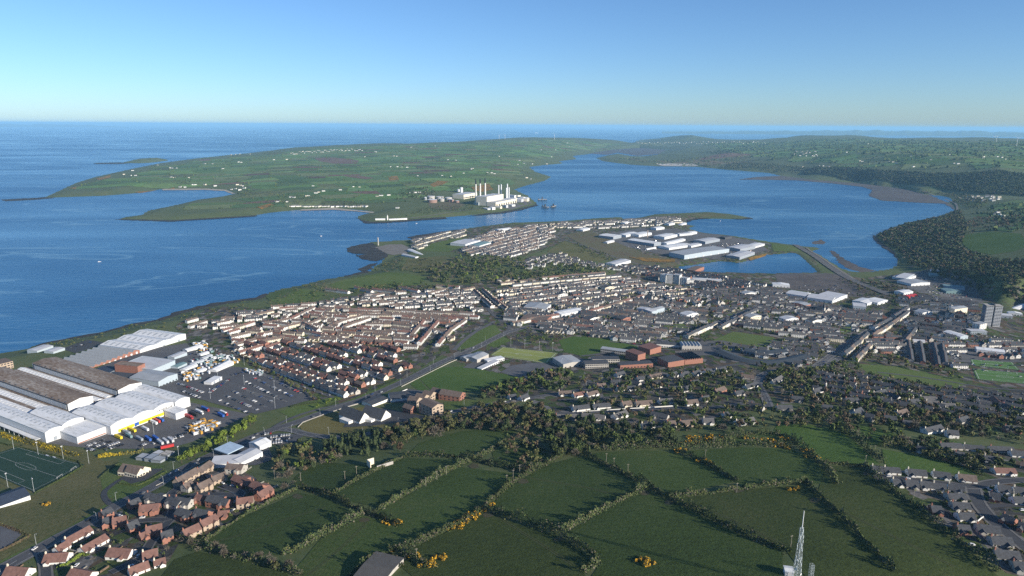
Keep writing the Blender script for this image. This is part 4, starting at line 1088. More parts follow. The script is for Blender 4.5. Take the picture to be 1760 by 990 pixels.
def bar(name, label, cat, pxs, width, h, rise, wall, roof):
    """A curved building: walls, ridge roof and window band swept along a line."""
    w = resample(smooth(PW(pxs), 2), 8); t = tangents(w); n = np.column_stack([-t[:, 1], t[:, 0]])
    z = float(Hn(w[:, 0], w[:, 1]).min()); o = w[0]
    R_ = link(name, None, loc=(o[0], o[1], z)); tag(R_, label, cat)
    L = w - n * width / 2 - o; R = w + n * width / 2 - o; C = w - o
    wb, rb, gb = MB(), MB(), MB()
    for i in range(len(w) - 1):
        for q, s in ((L, -1), (R, 1)):
            wb.face([(*q[i], -3), (*q[i+1], -3), (*q[i+1], h), (*q[i], h)])
            a = q[i] + n[i] * s * .08; b = q[i+1] + n[i+1] * s * .08; c = a * .85 + b * .15; d = a * .15 + b * .85
            gb.face([(*c, h * .35), (*d, h * .35), (*d, h * .75), (*c, h * .75)])
            e0 = C[i] + (q[i] - C[i]) * 1.08; e1 = C[i+1] + (q[i+1] - C[i+1]) * 1.08
            rb.face([(*e0, h), (*e1, h), (*C[i+1], h + rise), (*C[i], h + rise)])
            rb.face([(*e0, h - .3), (*e1, h - .3), (*e1, h), (*e0, h)])
    for i in (0, len(w) - 1):
        wb.face([(*L[i], -3), (*R[i], -3), (*R[i], h), (*C[i], h + rise - .05), (*L[i], h)])
    wb.build('wall', wall, R_); rb.build('roof', roof, R_); tag(gb.build('windows', GLASSP, R_), kind='stuff')
    p = np.vstack([w - n * (width / 2 + 5), (w + n * (width / 2 + 5))[::-1]]); EXCL.append(p)
    return R_
bar('curved_school', 'grey crescent-roofed school building with pale ridge', 'school', [(1236,608),(1262,617),(1300,624),(1345,624),(1385,618)], 20, 6.5, 2.2, GREY_W, plain('crescent_roof', (0.05,0.06,0.07), 0.6))
bar('curved_school', 'smaller grey wing behind the crescent-roofed school', 'school', [(1280,607),(1310,612),(1350,610)], 16, 8, 1.5, GREY_W, plain('crescent_roof', (0.05,0.06,0.07), 0.6))

# ---- tower block and flats
F = Frame('tower_block', 'tall grey residential tower block with white window bands', 'tower block', (1690,560), (1718,562))
W = F.L; Dp = 17; ns = 14; sh = 3.0; hh = ns * sh
k = MB(); k.box(0, W * .46, 0, Dp, -3, hh); k.box(W * .54, W, 0, Dp, -3, hh); k.build('wall', plain('tower_grey', (0.17,0.19,0.23), 0.8), F.root)
k = MB(); k.box(W * .4605, W * .5395, 1.5, Dp - 1.5, -3, hh + 3.5); k.build('stair_core', DARK_W, F.root)
k = MB(); k.box(-.4, W * .46, -.4, Dp + .4, hh, hh + 1.0); k.box(W * .54, W + .4, -.4, Dp + .4, hh, hh + 1.0); k.build('roof', CONC, F.root)
for s in range(ns):
    k = MB(); z = s * sh + 0.2
    k.box(.4, W * .45, -.25, 0, z, z + 1.0); k.box(W * .55, W - .4, -.25, 0, z, z + 1.0); k.build('balcony_band', WHITE_W, F.root)
k = MB()
for s in range(ns):
    z = s * sh + 1.3
    for j in range(4):
        for x0 in (.6, W * .56): k.box(x0 + j * W * .105, x0 + j * W * .105 + 1.7, -.12, .02, z, z + 1.3)
    for j in range(4): k.box(-.12, .02, 2 + j * 3.6, 3.8 + j * 3.6, z, z + 1.3); k.box(W - .02, W + .12, 2 + j * 3.6, 3.8 + j * 3.6, z, z + 1.3)
tag(k.build('windows', GLASSP, F.root), kind='stuff'); F.excl(Dp)
shed('low_block', 'low white block at the foot of the tower block', (1683,568), (1695,565), 14, 12, 0.4, 1, 'v', 'flat', WHITE_H, GREY_R, win=4, storeys=4)
shed('low_block', 'grey flat block in front of the tower block', (1668,574), (1696,575), 16, 6, 0.4, 1, 'v', 'flat', BLUEG_W, PALE_R, win=8, storeys=2)
i = 0
for A, B, h in [((1134,484),(1144,487),20),((1145,487),(1155,488),22),((1157,488),(1167,489.5),24),((1168,489),(1180,491),18),((1181,491),(1192,491),14)]:
    shed('flats', ['leftmost white block of the flats above the town','second white block of the flats above the town','tallest white block in the middle of the flats','fourth white block of the flats above the town','lowest white block at the right end of the flats'][i], A, B, 16, h, .5, 1, 'v', 'flat', WHITE_H, GREY_R, 'flats', win=4, storeys=max(4, int(h / 3)), parapet=.5); i += 1

# ---- town sheds and stores at the right, harbour estate
i = 0
TS = [((1328,493),(1357,495),24,6,WHITE_W,WHITE_R),((1350,509),(1384,514),42,7,WHITE_W,PALE_R),((1386,516),(1430,522),46,7,WHITE_W,PALE_R),((1432,521),(1456,512),46,8,WHITE_W,PALE_R),((1466,531),(1488,533),34,7,BLUEG_W,PALE_R),((1490,526),(1507,521),34,6,WHITE_W,WHITE_R),((1508,525),(1526,520),30,6,WHITE_W,WHITE_R),
 ((1538,481),(1556,483),80,7,BLUEG_W,PALE_R),((1556,482),(1574,478),34,7,WHITE_W,PALE_R),((1566,492),(1598,490),44,7,WHITE_W,GREY_R),((1598,477),(1618,475),34,7,TEAL,TEAL),((1622,494),(1658,500),30,7,BLUEG_W,TEAL),((1626,505),(1652,506),30,7,TEAL,TEAL),((1553,508),(1569,505),24,6,WHITE_W,WHITE_R),((1562,514),(1578,511),16,5,REDP,REDP),((1598,468),(1622,465),16,5,WHITE_W,WHITE_R),
 ((1678,606),(1727,611),18,6,WHITE_W,WHITE_R),((1620,575),(1650,584),20,6,BLUEG_W,WHITE_R),((1733,541),(1757,544),14,5,WHITE_W,WHITE_R),((1742,532),(1768,528),14,5,WHITE_W,WHITE_R),((1700,545),(1740,548),20,6,GREY_W,PALE_R),((1360,526),(1384,531),22,8,BRICK,GREY_R),((1640,540),(1662,538),20,12,CREAM,GREY_R),((1570,590),(1590,592),12,5,WHITE_W,PALE_R),
 ((900,533),(938,536),40,7,WHITE_W,GREY_R),((895,552),(938,556),40,5,BRICK,TILE_B),((965,545),(1002,538),26,6,WHITE_W,WHITE_R),((1094,536),(1120,542),18,8,BLUEG_W,PALE_R),((1122,540),(1142,536),14,9,BLUEG_W,GREY_R),((1058,458),(1084,452),34,8,WHITE_W,PALE_R),((1194,468),(1210,464),24,9,BRICK,TILE_B),((1190,483),(1240,486),16,6,WHITE_W,PALE_R)]
TL = ['white flat store beside the railway yard','pale long-roofed store behind the terraces','widest pale-roofed store of the retail row','gabled pale store at the right end of the retail row','blue-grey store below the retail row','white-roofed store left of a matching pair','white-roofed store right of a matching pair',
 'long pale shed nearest the lough shore','white shed behind the lough-shore shed','grey-roofed shed amid the right-hand yards','teal shed farthest back in the yards','blue-grey shed with teal roof in the yards','teal shed in front of the teal-roofed one','small white shed next to the red-roofed one','small red-roofed shed beside the railway trees','white shed at the foot of the wooded scarp',
 'long white open-sided shed above the pitches','white-roofed low block left of the tower block','low white hut right of the tower block','white hut farthest right behind the tower','long pale block just right of the tower','brick hall left of the town street','tall cream building below the yards','pale low building below the town street',
 'white industrial shed above the curved terrace','red brick depot above the curved terrace','white store on the main road bend','blue-grey hall amid the old town','blue-grey tower hall amid the old town','pale hall below the waste ground','red brick mill beside the lagoon','long pale roof beside the white flats']
for (A, B, d, h, w, r), lab in zip(TS, TL):
    shed('town_shed', lab, A, B, d, h, 1.8, 1, 'u' if i % 3 else 'v', 'gable', w, r, 'shed', win=5); i += 1
HS = [((1176,446),(1253,434),62,13,BLUEG_W,GREY_R,6),((1271,447),(1297,438),44,9,GREY_W,PALE_R,0),((1272,433),(1298,428),50,10,GREY_W,PALE_R,0),((1212,420),(1237,415),46,9,GREY_W,PALE_R,0),((1054,412),(1068,409),62,10,GREY_W,WHITE_R,0),((1124,424),(1136,421.5),110,10,GREY_W,WHITE_R,0),((1098,408),(1120,404),40,9,WHITE_W,WHITE_R,0),((1076,408),(1096,403),34,7,WHITE_W,WHITE_R,0),((1142,412),(1164,407),46,9,WHITE_W,WHITE_R,0),((1146,422),(1178,414),22,7,WHITE_W,WHITE_R,0),((1150,430),(1190,424),50,7,WHITE_W,WHITE_R,0),((1188,426),(1206,422),30,6,WHITE_W,PALE_R,0),((1168,406),(1190,404),26,7,WHITE_W,PALE_R,0),((1186,404),(1198,402),24,8,WHITE_W,WHITE_R,0),((1128,396),(1142,394),30,8,WHITE_W,WHITE_R,0),((1044,419),(1056,416),16,5,WHITE_W,WHITE_R,0),((1112,430),(1128,427),8,3,WHITE_W,WHITE_R,0),((1296,427),(1314,422),36,6,WHITE_W,WHITE_R,0),((1246,412),(1258,410),22,8,SLATE_R,SLATE_R,0),((1150,388),(1160,386),22,7,WHITE_W,PALE_R,0),((1172,388),(1180,386),18,7,WHITE_W,WHITE_R,0),((1002,398),(1014,395),30,6,WHITE_W,WHITE_R,0),((1074,386),(1082,384),20,6,WHITE_W,WHITE_R,0),((800,424),(826,417),60,8,WHITE_W,PALE_R,0),((824,426),(844,420),40,7,WHITE_W,TEAL,0),((858,398),(880,395),26,6,WHITE_W,WHITE_R,0),((700,432),(722,438),16,6,WHITE_W,WHITE_R,0),((690,440),(714,444),14,5,WHITE_W,PALE_R,0)]
HL = ['longest pale blue shed on the lagoon shore','grey shed on the point beside the lagoon','grey shed behind the lagoon-point shed','grey shed with pale roof near the back of the estate','white-roofed shed at the left of the harbour estate','deepest white-roofed shed in the middle of the estate','white shed beside the slim stack','white shed left of the slim stack','white shed right of the slim stack','long narrow white shed amid the estate','low white-roofed works in front of the long narrow shed','small pale shed left of the lagoon sheds','pale shed near the lough side of the estate','white box beside the lough shore','white shed at the back of the estate','small white store left on the estate','tiny white cabin on the waste ground edge','white shed at the right end of the estate','dark shed on the lough shore','pale shed on the harbour spit','white shed at the root of the spit','white shed beside the railway bridge','small white shed on the harbour road','large pale hall beside the playing field','hall with teal roof beside the playing field','white shed on the harbour quay','white leisure building at the shingle point','pale pool building at the shingle point']
for (A, B, d, h, w, r, dr), lab in zip(HS, HL):
    shed('harbour_shed', lab, A, B, d, h, 1.8, 1, 'u' if d < 60 else 'v', 'gable', w, r, 'shed', doors=dr, doorcol=WHITE_W)

def chimney(name, label, px, py, h, r0, r1, m, top=None, cat='chimney', n=14):
    p = P(px, py)
    R_ = link(name, None, loc=(p.x, p.y, p.z)); tag(R_, label, cat)
    k = MB(); k.tube((0, 0, -3), (0, 0, h * (.82 if top else 1)), r0, r0 + (r1 - r0) * .82 if top else r1, n); k.build('shaft', m, R_)
    if top:
        k = MB(); k.tube((0, 0, h * .82), (0, 0, h), r0 + (r1 - r0) * .82 + .05, r1, n); k.build('rim', top, R_)
    return R_
chimney('slim_stack', 'slim pale stack amid the white harbour sheds', 1112.7, 408, 26, 1.8, 1.5, CONC_P)
# ---- power station across the water
PSF = shed('turbine_hall', 'cream turbine hall of the power station', (852,355), (888,348.5), 50, 22, 1.5, 1, 'v', 'flat', CREAM, PALE_R, 'power station', win=0)
for j in range(9):
    k = MB(); x = PSF.L * (j + .5) / 9; k.box(x - 5, x + 5, -.6, .1, 1, 12); k.build('bay_door', DARK_W, PSF.root)
shed('boiler_house', 'tall cream boiler house behind the turbine hall', (852,355), (880,350), 62, 46, 1.5, 1, 'v', 'flat', CREAM, PALE_R, 'power station', v0=50.5, win=0, front=(24, 27, WHITE_W))
shed('boiler_house', 'low cream plant house left of the boiler house', (797,342.5), (820,338.5), 70, 24, 1, 1, 'v', 'flat', CREAM, PALE_R, 'power station', win=0, front=(4, 9, DARK_W))
shed('plant_house', 'dark low plant building at the left foot of the boiler house', (822,353), (836,352), 40, 14, 1, 1, 'v', 'flat', GREY_W, GREY_R, 'power station')
for (x, y, h, lab) in [(818,352,125,'leftmost of the three tall beige power station chimneys'),(825.5,351.5,127,'middle one of the three tall beige power station chimneys'),(834,350.5,128,'rightmost of the three tall beige power station chimneys')]:
    chimney('power_station_chimney', lab, x, y, h, 4.6, 3.4, plain('beige_concrete', (0.60,0.59,0.55), .9), BLACKP)
for (x, y, h, lab) in [(857,345.5,84,'first slim white stack from the left at the power station'),(861.3,345,86,'second slim white stack from the left at the power station'),(870.3,346,70,'third slim white stack from the left at the power station'),(871.8,344.5,88,'tallest slim white stack at the power station'),(874.6,345.5,72,'rightmost slim white stack at the power station')]:
    chimney('white_stack', lab, x, y, h, 3.4, 3.2, WHITE_W)
for (x, y, r, h, m, lab) in [(743,348,25,15,plain('rust_tank',(0.26,0.17,0.14),.8),'largest rust-brown oil tank'),(741,341.5,20,14,GREY_H,'pale tank behind the largest rust tank'),(756,342,20,13,GREY_H,'middle one of the pale-roofed tanks'),(759.5,346,15,14,GREY_H,'grey tank between the rust tanks'),(771,343,18,12,GREY_H,'rightmost one of the pale-roofed tanks'),(775,347,17,13,plain('rust_tank',(0.26,0.17,0.14),.8),'smaller rust-brown tank at the right'),(786,348,12,9,plain('rust_tank',(0.26,0.17,0.14),.8),'lowest rust-brown tank nearest the plant'),(731,343.5,7,14,STEEL,'small steel tank at the left end'),(793,331,9,30,WHITE_W,'tall white silo above the power station'),(788.5,329.5,11,14,WHITE_W,'squat white silo beside the tall one')]:
    p = P(x, y); R_ = link('storage_tank', None, loc=p); tag(R_, lab, 'tank')
    k = MB(); k.tube((0, 0, -3), (0, 0, h), r, r, 24, cap=False); k.build('shell', m, R_)
    k = MB(); k.tube((0, 0, h + .02), (0, 0, h + 1.5), r + .3, r * .1, 24); k.build('roof', WHITE_R, R_)
rr_ = random.Random(5); i = 0
for (x, y) in [(884,347),(889,346),(893,344.5),(897,343),(900,345),(903,342),(890,341),(884,341),(896,347.5),(906,346.5),(880,355),(870,357.5),(860,359),(846,361),(838,361)]:
    shed('plant_house', ['pale block','white hut','pale plant shed','white plant shed','low pale shed'][i % 5] + ' at the power station, ' + ['nearest the turbine hall','second from the turbine hall','third from the turbine hall','fourth from the turbine hall','fifth, by the shore road','farthest out toward the jetty','behind the white stacks','just behind the turbine hall','right on the shore','at the very point','in front of the turbine hall','below the turbine hall','by the beach','left along the beach','leftmost along the beach'][i], (x, y), (x + rr_.uniform(3, 6), y - rr_.uniform(.3, .9)), rr_.uniform(18, 40), rr_.uniform(7, 18), .5, 1, 'v', 'flat', [CREAM, WHITE_W, PALE_R][i % 3], WHITE_R, 'power station'); i += 1
def jetty(px, py, L, rz, label):
    x, y = at_z(px, py, 0); R_ = link('jetty', None, loc=(x, y, 0), rz=rz); tag(R_, label, 'jetty')
    k = MB(); k.box(-L/2, L/2, -6, 6, 7, 8.5, bottom=True); k.build('deck', CONC, R_)
    for a in np.linspace(-L/2 + 3, L/2 - 3, 6):
        for b in (-4.5, 4.5):
            k = MB(); k.tube((a, b, -3), (a, b, 7), 1.2, n=6); k.build('pile', DARK_W, R_)
    k = MB(); k.box(-3, 3, -3, 3, 8.5, 20); k.box(-L/2 + 2, -L/2 + 6, -2, 2, 8.5, 14); k.build('gantry', DARK_W, R_)
jetty(932, 345, 50, .2, 'dark jetty nearest the power station point')
jetty(951, 357, 60, 1.2, 'dark jetty farther out in the channel, right one')
jetty(937, 358, 46, -.9, 'dark jetty in the channel, nearer the town')
# lighthouse station on the headland, memorial tower, shore buildings
p = P(666, 378); R_ = link('lighthouse', None, loc=p); tag(R_, 'white lighthouse tower on the headland', 'lighthouse')
k = MB(); k.tube((0,0,-2),(0,0,17),3.2,2.6,12); k.build('tower', WHITE_H, R_)
k = MB(); k.tube((0,0,17),(0,0,20),2.0,1.9,10); k.tube((0,0,20),(0,0,22),2.4,.2,10); k.build('lantern', plain('lantern_grey',(0.5,0.5,0.5)), R_)
shed('lighthouse_cottages', 'long white cottages left of the lighthouse', (645,378.5), (662,378.5), 12, 4, 3, 1, 'u', 'gable', WHITE_H, WHITE_R, 'cottage')
shed('lighthouse_cottages', 'long white wall-like cottages right of the lighthouse', (669,378.5), (700,377.5), 10, 4, 2.5, 1, 'u', 'gable', WHITE_H, WHITE_R, 'cottage')
p = P(650, 421.5); R_ = link('memorial_tower', None, loc=p); tag(R_, 'slim round stone memorial tower on the point', 'tower')
k = MB(); k.tube((0,0,-2),(0,0,24),2.9,2.2,16); k.build('shaft', plain('pale_stone',(0.34,0.33,0.31)), R_)
k = MB(); k.tube((0,0,24),(0,0,28.5),2.35,.1,16); k.build('cone_cap', plain('pale_stone',(0.34,0.33,0.31)), R_)
k = MB()
for z in (8, 14, 20): k.box(-.5, .5, -3.0, -2.0, z, z + 1.6)
k.build('slit_window', GLASSP, R_)

# ---- churches with spires in the old town
for A, B, lab in [((1630,549),(1640,547),'grey church with slim spire below the right-hand yards'),((1236,528),(1246,526),'grey church with slim spire amid the old town trees'),((1122,520),(1131,518),'grey church with slim spire left of the old town trees'),((1418,540),(1428,538),'grey church with slim spire near the retail row')]:
    F = shed('church', lab, A, B, 24, 7, 6, 1, 'v', 'gable', GREY_H, SLATE_R, 'church', win=2)
    k = MB(); k.box(-5, -.1, 0, 5, -2, 15); k.build('tower', GREY_H, F.root)
    k = MB(); c = [(-5, 0, 15), (-.1, 0, 15), (-.1, 5, 15), (-5, 5, 15)]
    for i_ in range(4): k.face([c[i_], c[(i_ + 1) % 4], (-2.55, 2.5, 29)])
    k.build('spire', SLATE_R, F.root)
for A, B, d, h, w_, r_, lab in [((1012,556),(1030,552),16,8,WHITE_H,SLATE_R,'white hall among the old town terraces'),((1070,556),(1084,553),18,9,BRICK,SLATE_R,'brick hall among the old town terraces'),((1180,548),(1200,545),20,8,WHITE_W,PALE_R,'pale-roofed hall beside the sloping main street'),((1290,552),(1308,550),18,9,CREAM,GREY_R,'cream hall behind the crescent school'),((1350,555),(1372,554),20,8,WHITE_W,PALE_R,'white hall left of the sloping street'),((1395,560),(1412,558),16,10,WHITE_H,SLATE_R,'tall white hall left of the sloping street'),((1280,510),(1300,509),18,8,WHITE_H,GREY_R,'white hall below the railway yard'),((1585,545),(1602,543),20,9,WHITE_H,GREY_R,'white block beside the railway terraces'),((1040,500),(1056,498),16,8,CREAM,SLATE_R,'cream hall below the central woods'),((960,512),(976,510),16,7,WHITE_H,SLATE_R,'white hall below the central woods')]:
    shed('town_hall', lab, A, B, d, h, 2.2, 1, 'v', 'gable', w_, r_, 'hall', win=5, storeys=2)
for q_ in [[(1140,560),(1175,556),(1185,566),(1150,570)],[(1330,545),(1350,542),(1345,552),(1328,554)],[(1440,565),(1465,560),(1462,572),(1440,575)],[(985,525),(1005,523),(1000,530),(985,531)],[(1250,540),(1270,538),(1275,546),(1255,548)]]:
    sheet('lawn', q_, LAWN, off=.3); EXCL.append(PW(q_))
# ================================================================ houses
STYLES = {   # wall, roof
 'wb': (WHITE_H, TILE_B), 'wr': (WHITE_H, TILE_R), 'ws': (WHITE_H, SLATE_R), 'wg': (WHITE_H, TILE_G), 'cs': (CREAM, SLATE_R), 'cb': (CREAM, TILE_B),
 'bb': (BRICK, TILE_B), 'br': (BRICK, TILE_R), 'bs': (BRICK, SLATE_R), 'gs': (GREY_H, SLATE_R), 'gg': (GREY_H, TILE_G), 'gb': (GREY_H, TILE_B), 'fr': (BRICK_B, TILE_R), 'fb': (BRICK_B, TILE_B)}
WALLN = {'w': 'white', 'c': 'cream', 'b': 'brick', 'g': 'grey', 'f': 'buff'}
ROOFN = {'b': 'brown', 'r': 'red-brown', 's': 'slate', 'g': 'grey'}
BLOCKS = []      # x, y, angle, n units, unit width, depth, eave, rise, style, zone, hipped, kind
def block_parts(n, uw, dep, eave, rise, kind):
    """Local mesh parts of a house block: wall, roof, chimneys, windows, doors, porch. Origin at its centre, front towards -y."""
    W = n * uw; x0 = -W / 2; y0, y1 = -dep / 2, dep / 2
    wall, roof, chim, win, door = MB(), MB(), MB(), MB(), MB()
    for y in (y0, y1): wall.face([(x0, y, -2), (-x0, y, -2), (-x0, y, eave), (x0, y, eave)])
    for x in (x0, -x0): wall.face([(x, y0, -2), (x, y1, -2), (x, y1, eave), (x, 0, eave + rise), (x, y0, eave)])
    o = 0.35; ro = 0.3; sl = rise / (dep / 2)
    ex0, ex1 = x0 - .25, -x0 + .25
    for s in (-1, 1):
        yo = s * (dep / 2 + o); zo = eave - o * sl + .12
        roof.face([(ex0, yo, zo), (ex1, yo, zo), (ex1, 0, eave + rise + .12), (ex0, 0, eave + rise + .12)][::s])
        roof.face([(ex0, yo, zo - .22), (ex1, yo, zo - .22), (ex1, yo, zo), (ex0, yo, zo)])
        for x in (ex0, ex1): roof.face([(x, yo, zo - .22), (x, 0, eave + rise - .1), (x, 0, eave + rise + .12), (x, yo, zo)])
    st = 2 if eave > 4 else 1
    for i in range(n):
        cx = x0 + (i + .5) * uw
        if kind != 'bungalow' or i % 2 == 0:
            xc = x0 + (i if i % 2 == 0 else i + 1) * uw
            if i % 2 == 0 or n == 1:
                xc = min(max(xc, x0 + .6), -x0 - .6)
                chim.box(xc - .45, xc + .45, -.45, .45, eave + rise - .6, eave + rise + 1.5); chim.pos = getattr(chim, 'pos', []) + [(xc, 0, eave + rise)]
        for s in range(st):
            z = .9 + s * 2.65
            for side, y in ((-1, y0), (1, y1)):
                for j, fx in enumerate((-.25, .25)):
                    x = cx + fx * uw; hw = .62 if uw < 7 else .85
                    if s == 0 and j == 1 and side == -1: continue
                    ya, yb = (y - .07, y + .02) if side < 0 else (y - .02, y + .07)
                    win.box(x - hw, x + hw, ya, yb, z, z + 1.25)
        dx = cx + .25 * uw
        door.box(dx - .5, dx + .5, y0 - .09, y0 + .02, .05, 2.1)
    for x, s in ((x0, -1), (-x0, 1)):
        xa, xb = (x - .07, x + .02) if s < 0 else (x - .02, x + .07)
        win.box(xa, xb, -.5, .5, .9 + (st - 1) * 2.65, 2.1 + (st - 1) * 2.65)
    ext = MB()
    if kind in ('terrace', 'semi', 'house'):
        for i in range(n):
            cx = x0 + (i + (.3 if i % 2 else .7)) * uw; hw = uw * .24; e = eave * (.92 if (i * 7 + n) % 3 else .5); L = 3.6 if (i + n) % 2 else 4.8
            ext.box(cx - hw, cx + hw, y1 + .02, y1 + L, -2, e - .6)
            ext.face([(cx - hw - .15, y1 + .03, e + .3), (cx + hw + .15, y1 + .03, e + .3), (cx + hw + .15, y1 + L + .2, e - .55), (cx - hw - .15, y1 + L + .2, e - .55)], 1)
            ext.face([(cx - hw, y1 + .02, e - .6), (cx - hw, y1 + L, e - .6), (cx - hw, y1 + .02, e + .25)]); ext.face([(cx + hw, y1 + .02, e - .6), (cx + hw, y1 + L, e - .6), (cx + hw, y1 + .02, e + .25)])
    if kind in ('bungalow', 'house'):
        px_ = x0 + W * (.22 if (n + int(W)) % 2 else .72)
        ext.box(px_ - 1.8, px_ + 1.8, y0 - 2.2, y0 - .02, -2, eave - .3)
        ext.face([(px_ - 2.1, y0 - 2.5, eave - .3), (px_, y0 - 2.5, eave + 1.3), (px_, y0 + 2.2, eave + 1.3), (px_ - 2.1, y0 + 1.0, eave - .3)], 1); ext.face([(px_ + 2.1, y0 - 2.5, eave - .3), (px_, y0 - 2.5, eave + 1.3), (px_, y0 + 2.2, eave + 1.3), (px_ + 2.1, y0 + 1.0, eave - .3)], 1)
        ext.face([(px_ - 1.8, y0 - 2.2, eave - .3), (px_ + 1.8, y0 - 2.2, eave - .3), (px_, y0 - 2.2, eave + 1.2)])
    return wall, roof, chim, win, door, ext

def world_angle(a, b):
    p, q = P(*a), P(*b); return math.atan2(q.y - p.y, q.x - p.x)
RHASH = {}
_nr = [0]
def zone_free(x, y, rad=6):
    while _nr[0] < len(ROADS):
        w, wd = ROADS[_nr[0]]; _nr[0] += 1
        for p in resample(w, 4.0): RHASH.setdefault((int(p[0] // 25), int(p[1] // 25)), []).append((p[0], p[1], wd / 2))
    for e in EXCL:
        n = len(e)
        b = EXB.get(id(e))
        if b is None: b = EXB[id(e)] = (e[:, 0].min(), e[:, 0].max(), e[:, 1].min(), e[:, 1].max())
        if x < b[0] or x > b[1] or y < b[2] or y > b[3]: continue
        c = False
        for i in range(n):
            a1, a2 = e[i]; c1, c2 = e[i - 1]
            if (a2 > y) != (c2 > y) and x < (c1 - a1) * (y - a2) / (c2 - a2) + a1: c = not c
        if c: return False
    k = (int(x // 25), int(y // 25))
    for i in (-1, 0, 1):
        for j in (-1, 0, 1):
            for a, b2, w in RHASH.get((k[0] + i, k[1] + j), ()):
                if (a - x) ** 2 + (b2 - y) ** 2 < (w + rad) ** 2: return False
    return True
EXB = {}
OCC = {}
def occupied(x, y, r):
    k = (int(x // 20), int(y // 20))
    for i in (-1, 0, 1):
        for j in (-1, 0, 1):
            for (a, b, c) in OCC.get((k[0] + i, k[1] + j), ()):
                if (a - x) ** 2 + (b - y) ** 2 < (c + r) ** 2: return True
    return False
def occupy(x, y, r): OCC.setdefault((int(x // 20), int(y // 20)), []).append((x, y, r))
def add_block(x, y, ang, n, uw, dep, eave, rise, style, zone, kind, check=True):
    W = n * uw; u = (math.cos(ang), math.sin(ang))
    ss = np.linspace(-W / 2 + dep / 2, W / 2 - dep / 2, max(1, int(W / 8))) if W > dep else [0.0]
    if check:
        for s in ss:
            if not zone_free(x + u[0] * s, y + u[1] * s, dep / 2 + .5) or occupied(x + u[0] * s, y + u[1] * s, dep / 2 - .4): return False
    for s in ss: occupy(x + u[0] * s, y + u[1] * s, dep / 2)
    if Hs(x, y) < 0.8: return False
    BLOCKS.append((x, y, ang, n, uw, dep, eave, rise, style, zone, kind))
    return True
def row(a, b, style, zone, uw=6.0, dep=8.5, eave=5.3, rise=2.6, gap=0, per=None, kind='terrace', face=None):
    """Explicit terrace between two pixels of its base line; split into blocks of 'per' houses."""
    p, q = P(*a), P(*b); d = Vector((q.x - p.x, q.y - p.y)); L = d.length
    if L < 4: return
    ang = math.atan2(d.y, d.x)
    if d.x < 0: ang += math.pi
    n = max(1, round(L / uw)); per = per or n
    nb = max(1, round(n / per)); sp = L / nb
    for i in range(nb):
        c = Vector((p.x, p.y)) + d / L * (sp * (i + .5)); k = max(1, int((sp - gap) / uw))
        sty = style if isinstance(style, str) else random.choice(style)
        ev = random.choice((.9, .96, 1.0, 1.06, 1.12)) if kind == 'terrace' else random.uniform(.97, 1.05)
        add_block(c.x, c.y, ang, k, (sp - gap) / k, dep, eave * ev, rise * random.uniform(.9, 1.15), sty, zone, kind, check=False)
STREETS = []
def estate(zone, poly, a, b, styles, pair=52, front=9.5, uw=6.0, per=(4, 8), gap=3.5, dep=8.0, eave=5.2, rise=2.5, kind='terrace', jit=0.4, drop=0.05, street=True, back=True, turn=0.0):
    w = PW(poly); ang = world_angle(a, b); u = np.array([math.cos(ang), math.sin(ang)]); v = np.array([-u[1], u[0]])
    c = w.mean(0); S1 = (w - c) @ u; T1 = (w - c) @ v
    t = T1.min() + pair * .3
    while t < T1.max():
        # street line
        if street:
            ss = np.arange(S1.min(), S1.max(), 12.0); pl = c + np.outer(ss, u) + v * t
            ok = inside(w, pl[:, 0], pl[:, 1]); seg = pl[ok]
            if len(seg) > 3 and np.all(np.hypot(*np.diff(seg, axis=0).T) < 20): STREETS.append((seg, 6.0))
        for side in (-1, 1):
            off = t + side * (front + dep / 2)
            s = S1.min() + random.uniform(0, 10)
            while s < S1.max():
                n = random.randint(*per); W = n * uw
                m = c + u * (s + W / 2) + v * (off + random.gauss(0, jit)); s += W + gap * random.uniform(.7, 1.4)
                if random.random() < drop: continue
                e = np.array([m - u * W * .45, m, m + u * W * .45])
                if not inside(w, e[:, 0], e[:, 1]).all(): continue
                an = ang + (math.pi if side < 0 else 0) + random.gauss(0, jit * .03) + (math.pi / 2 if n <= 2 and uw * n < 13 and random.random() < turn else 0)
                add_block(m[0], m[1], an, n, uw, dep, eave * random.uniform(.95, 1.06), rise, random.choice(styles), zone, kind)
        t += pair
for q_ in (PIT1, PIT2, PIT3, PIT4, [(1655,612),(1800,618),(1800,672),(1665,664)], [(1470,625),(1540,630),(1640,650),(1662,660),(1640,668),(1560,655),(1490,640)], [(1225,585),(1260,570),(1330,580),(1340,590),(1300,600),(1250,592)], [(960,585),(985,578),(1040,582),(1095,595),(1100,603),(1000,612),(970,605)], [(778,600),(790,585),(820,566),(850,558),(862,572),(820,594)]):
    EXCL.append(PW(q_))
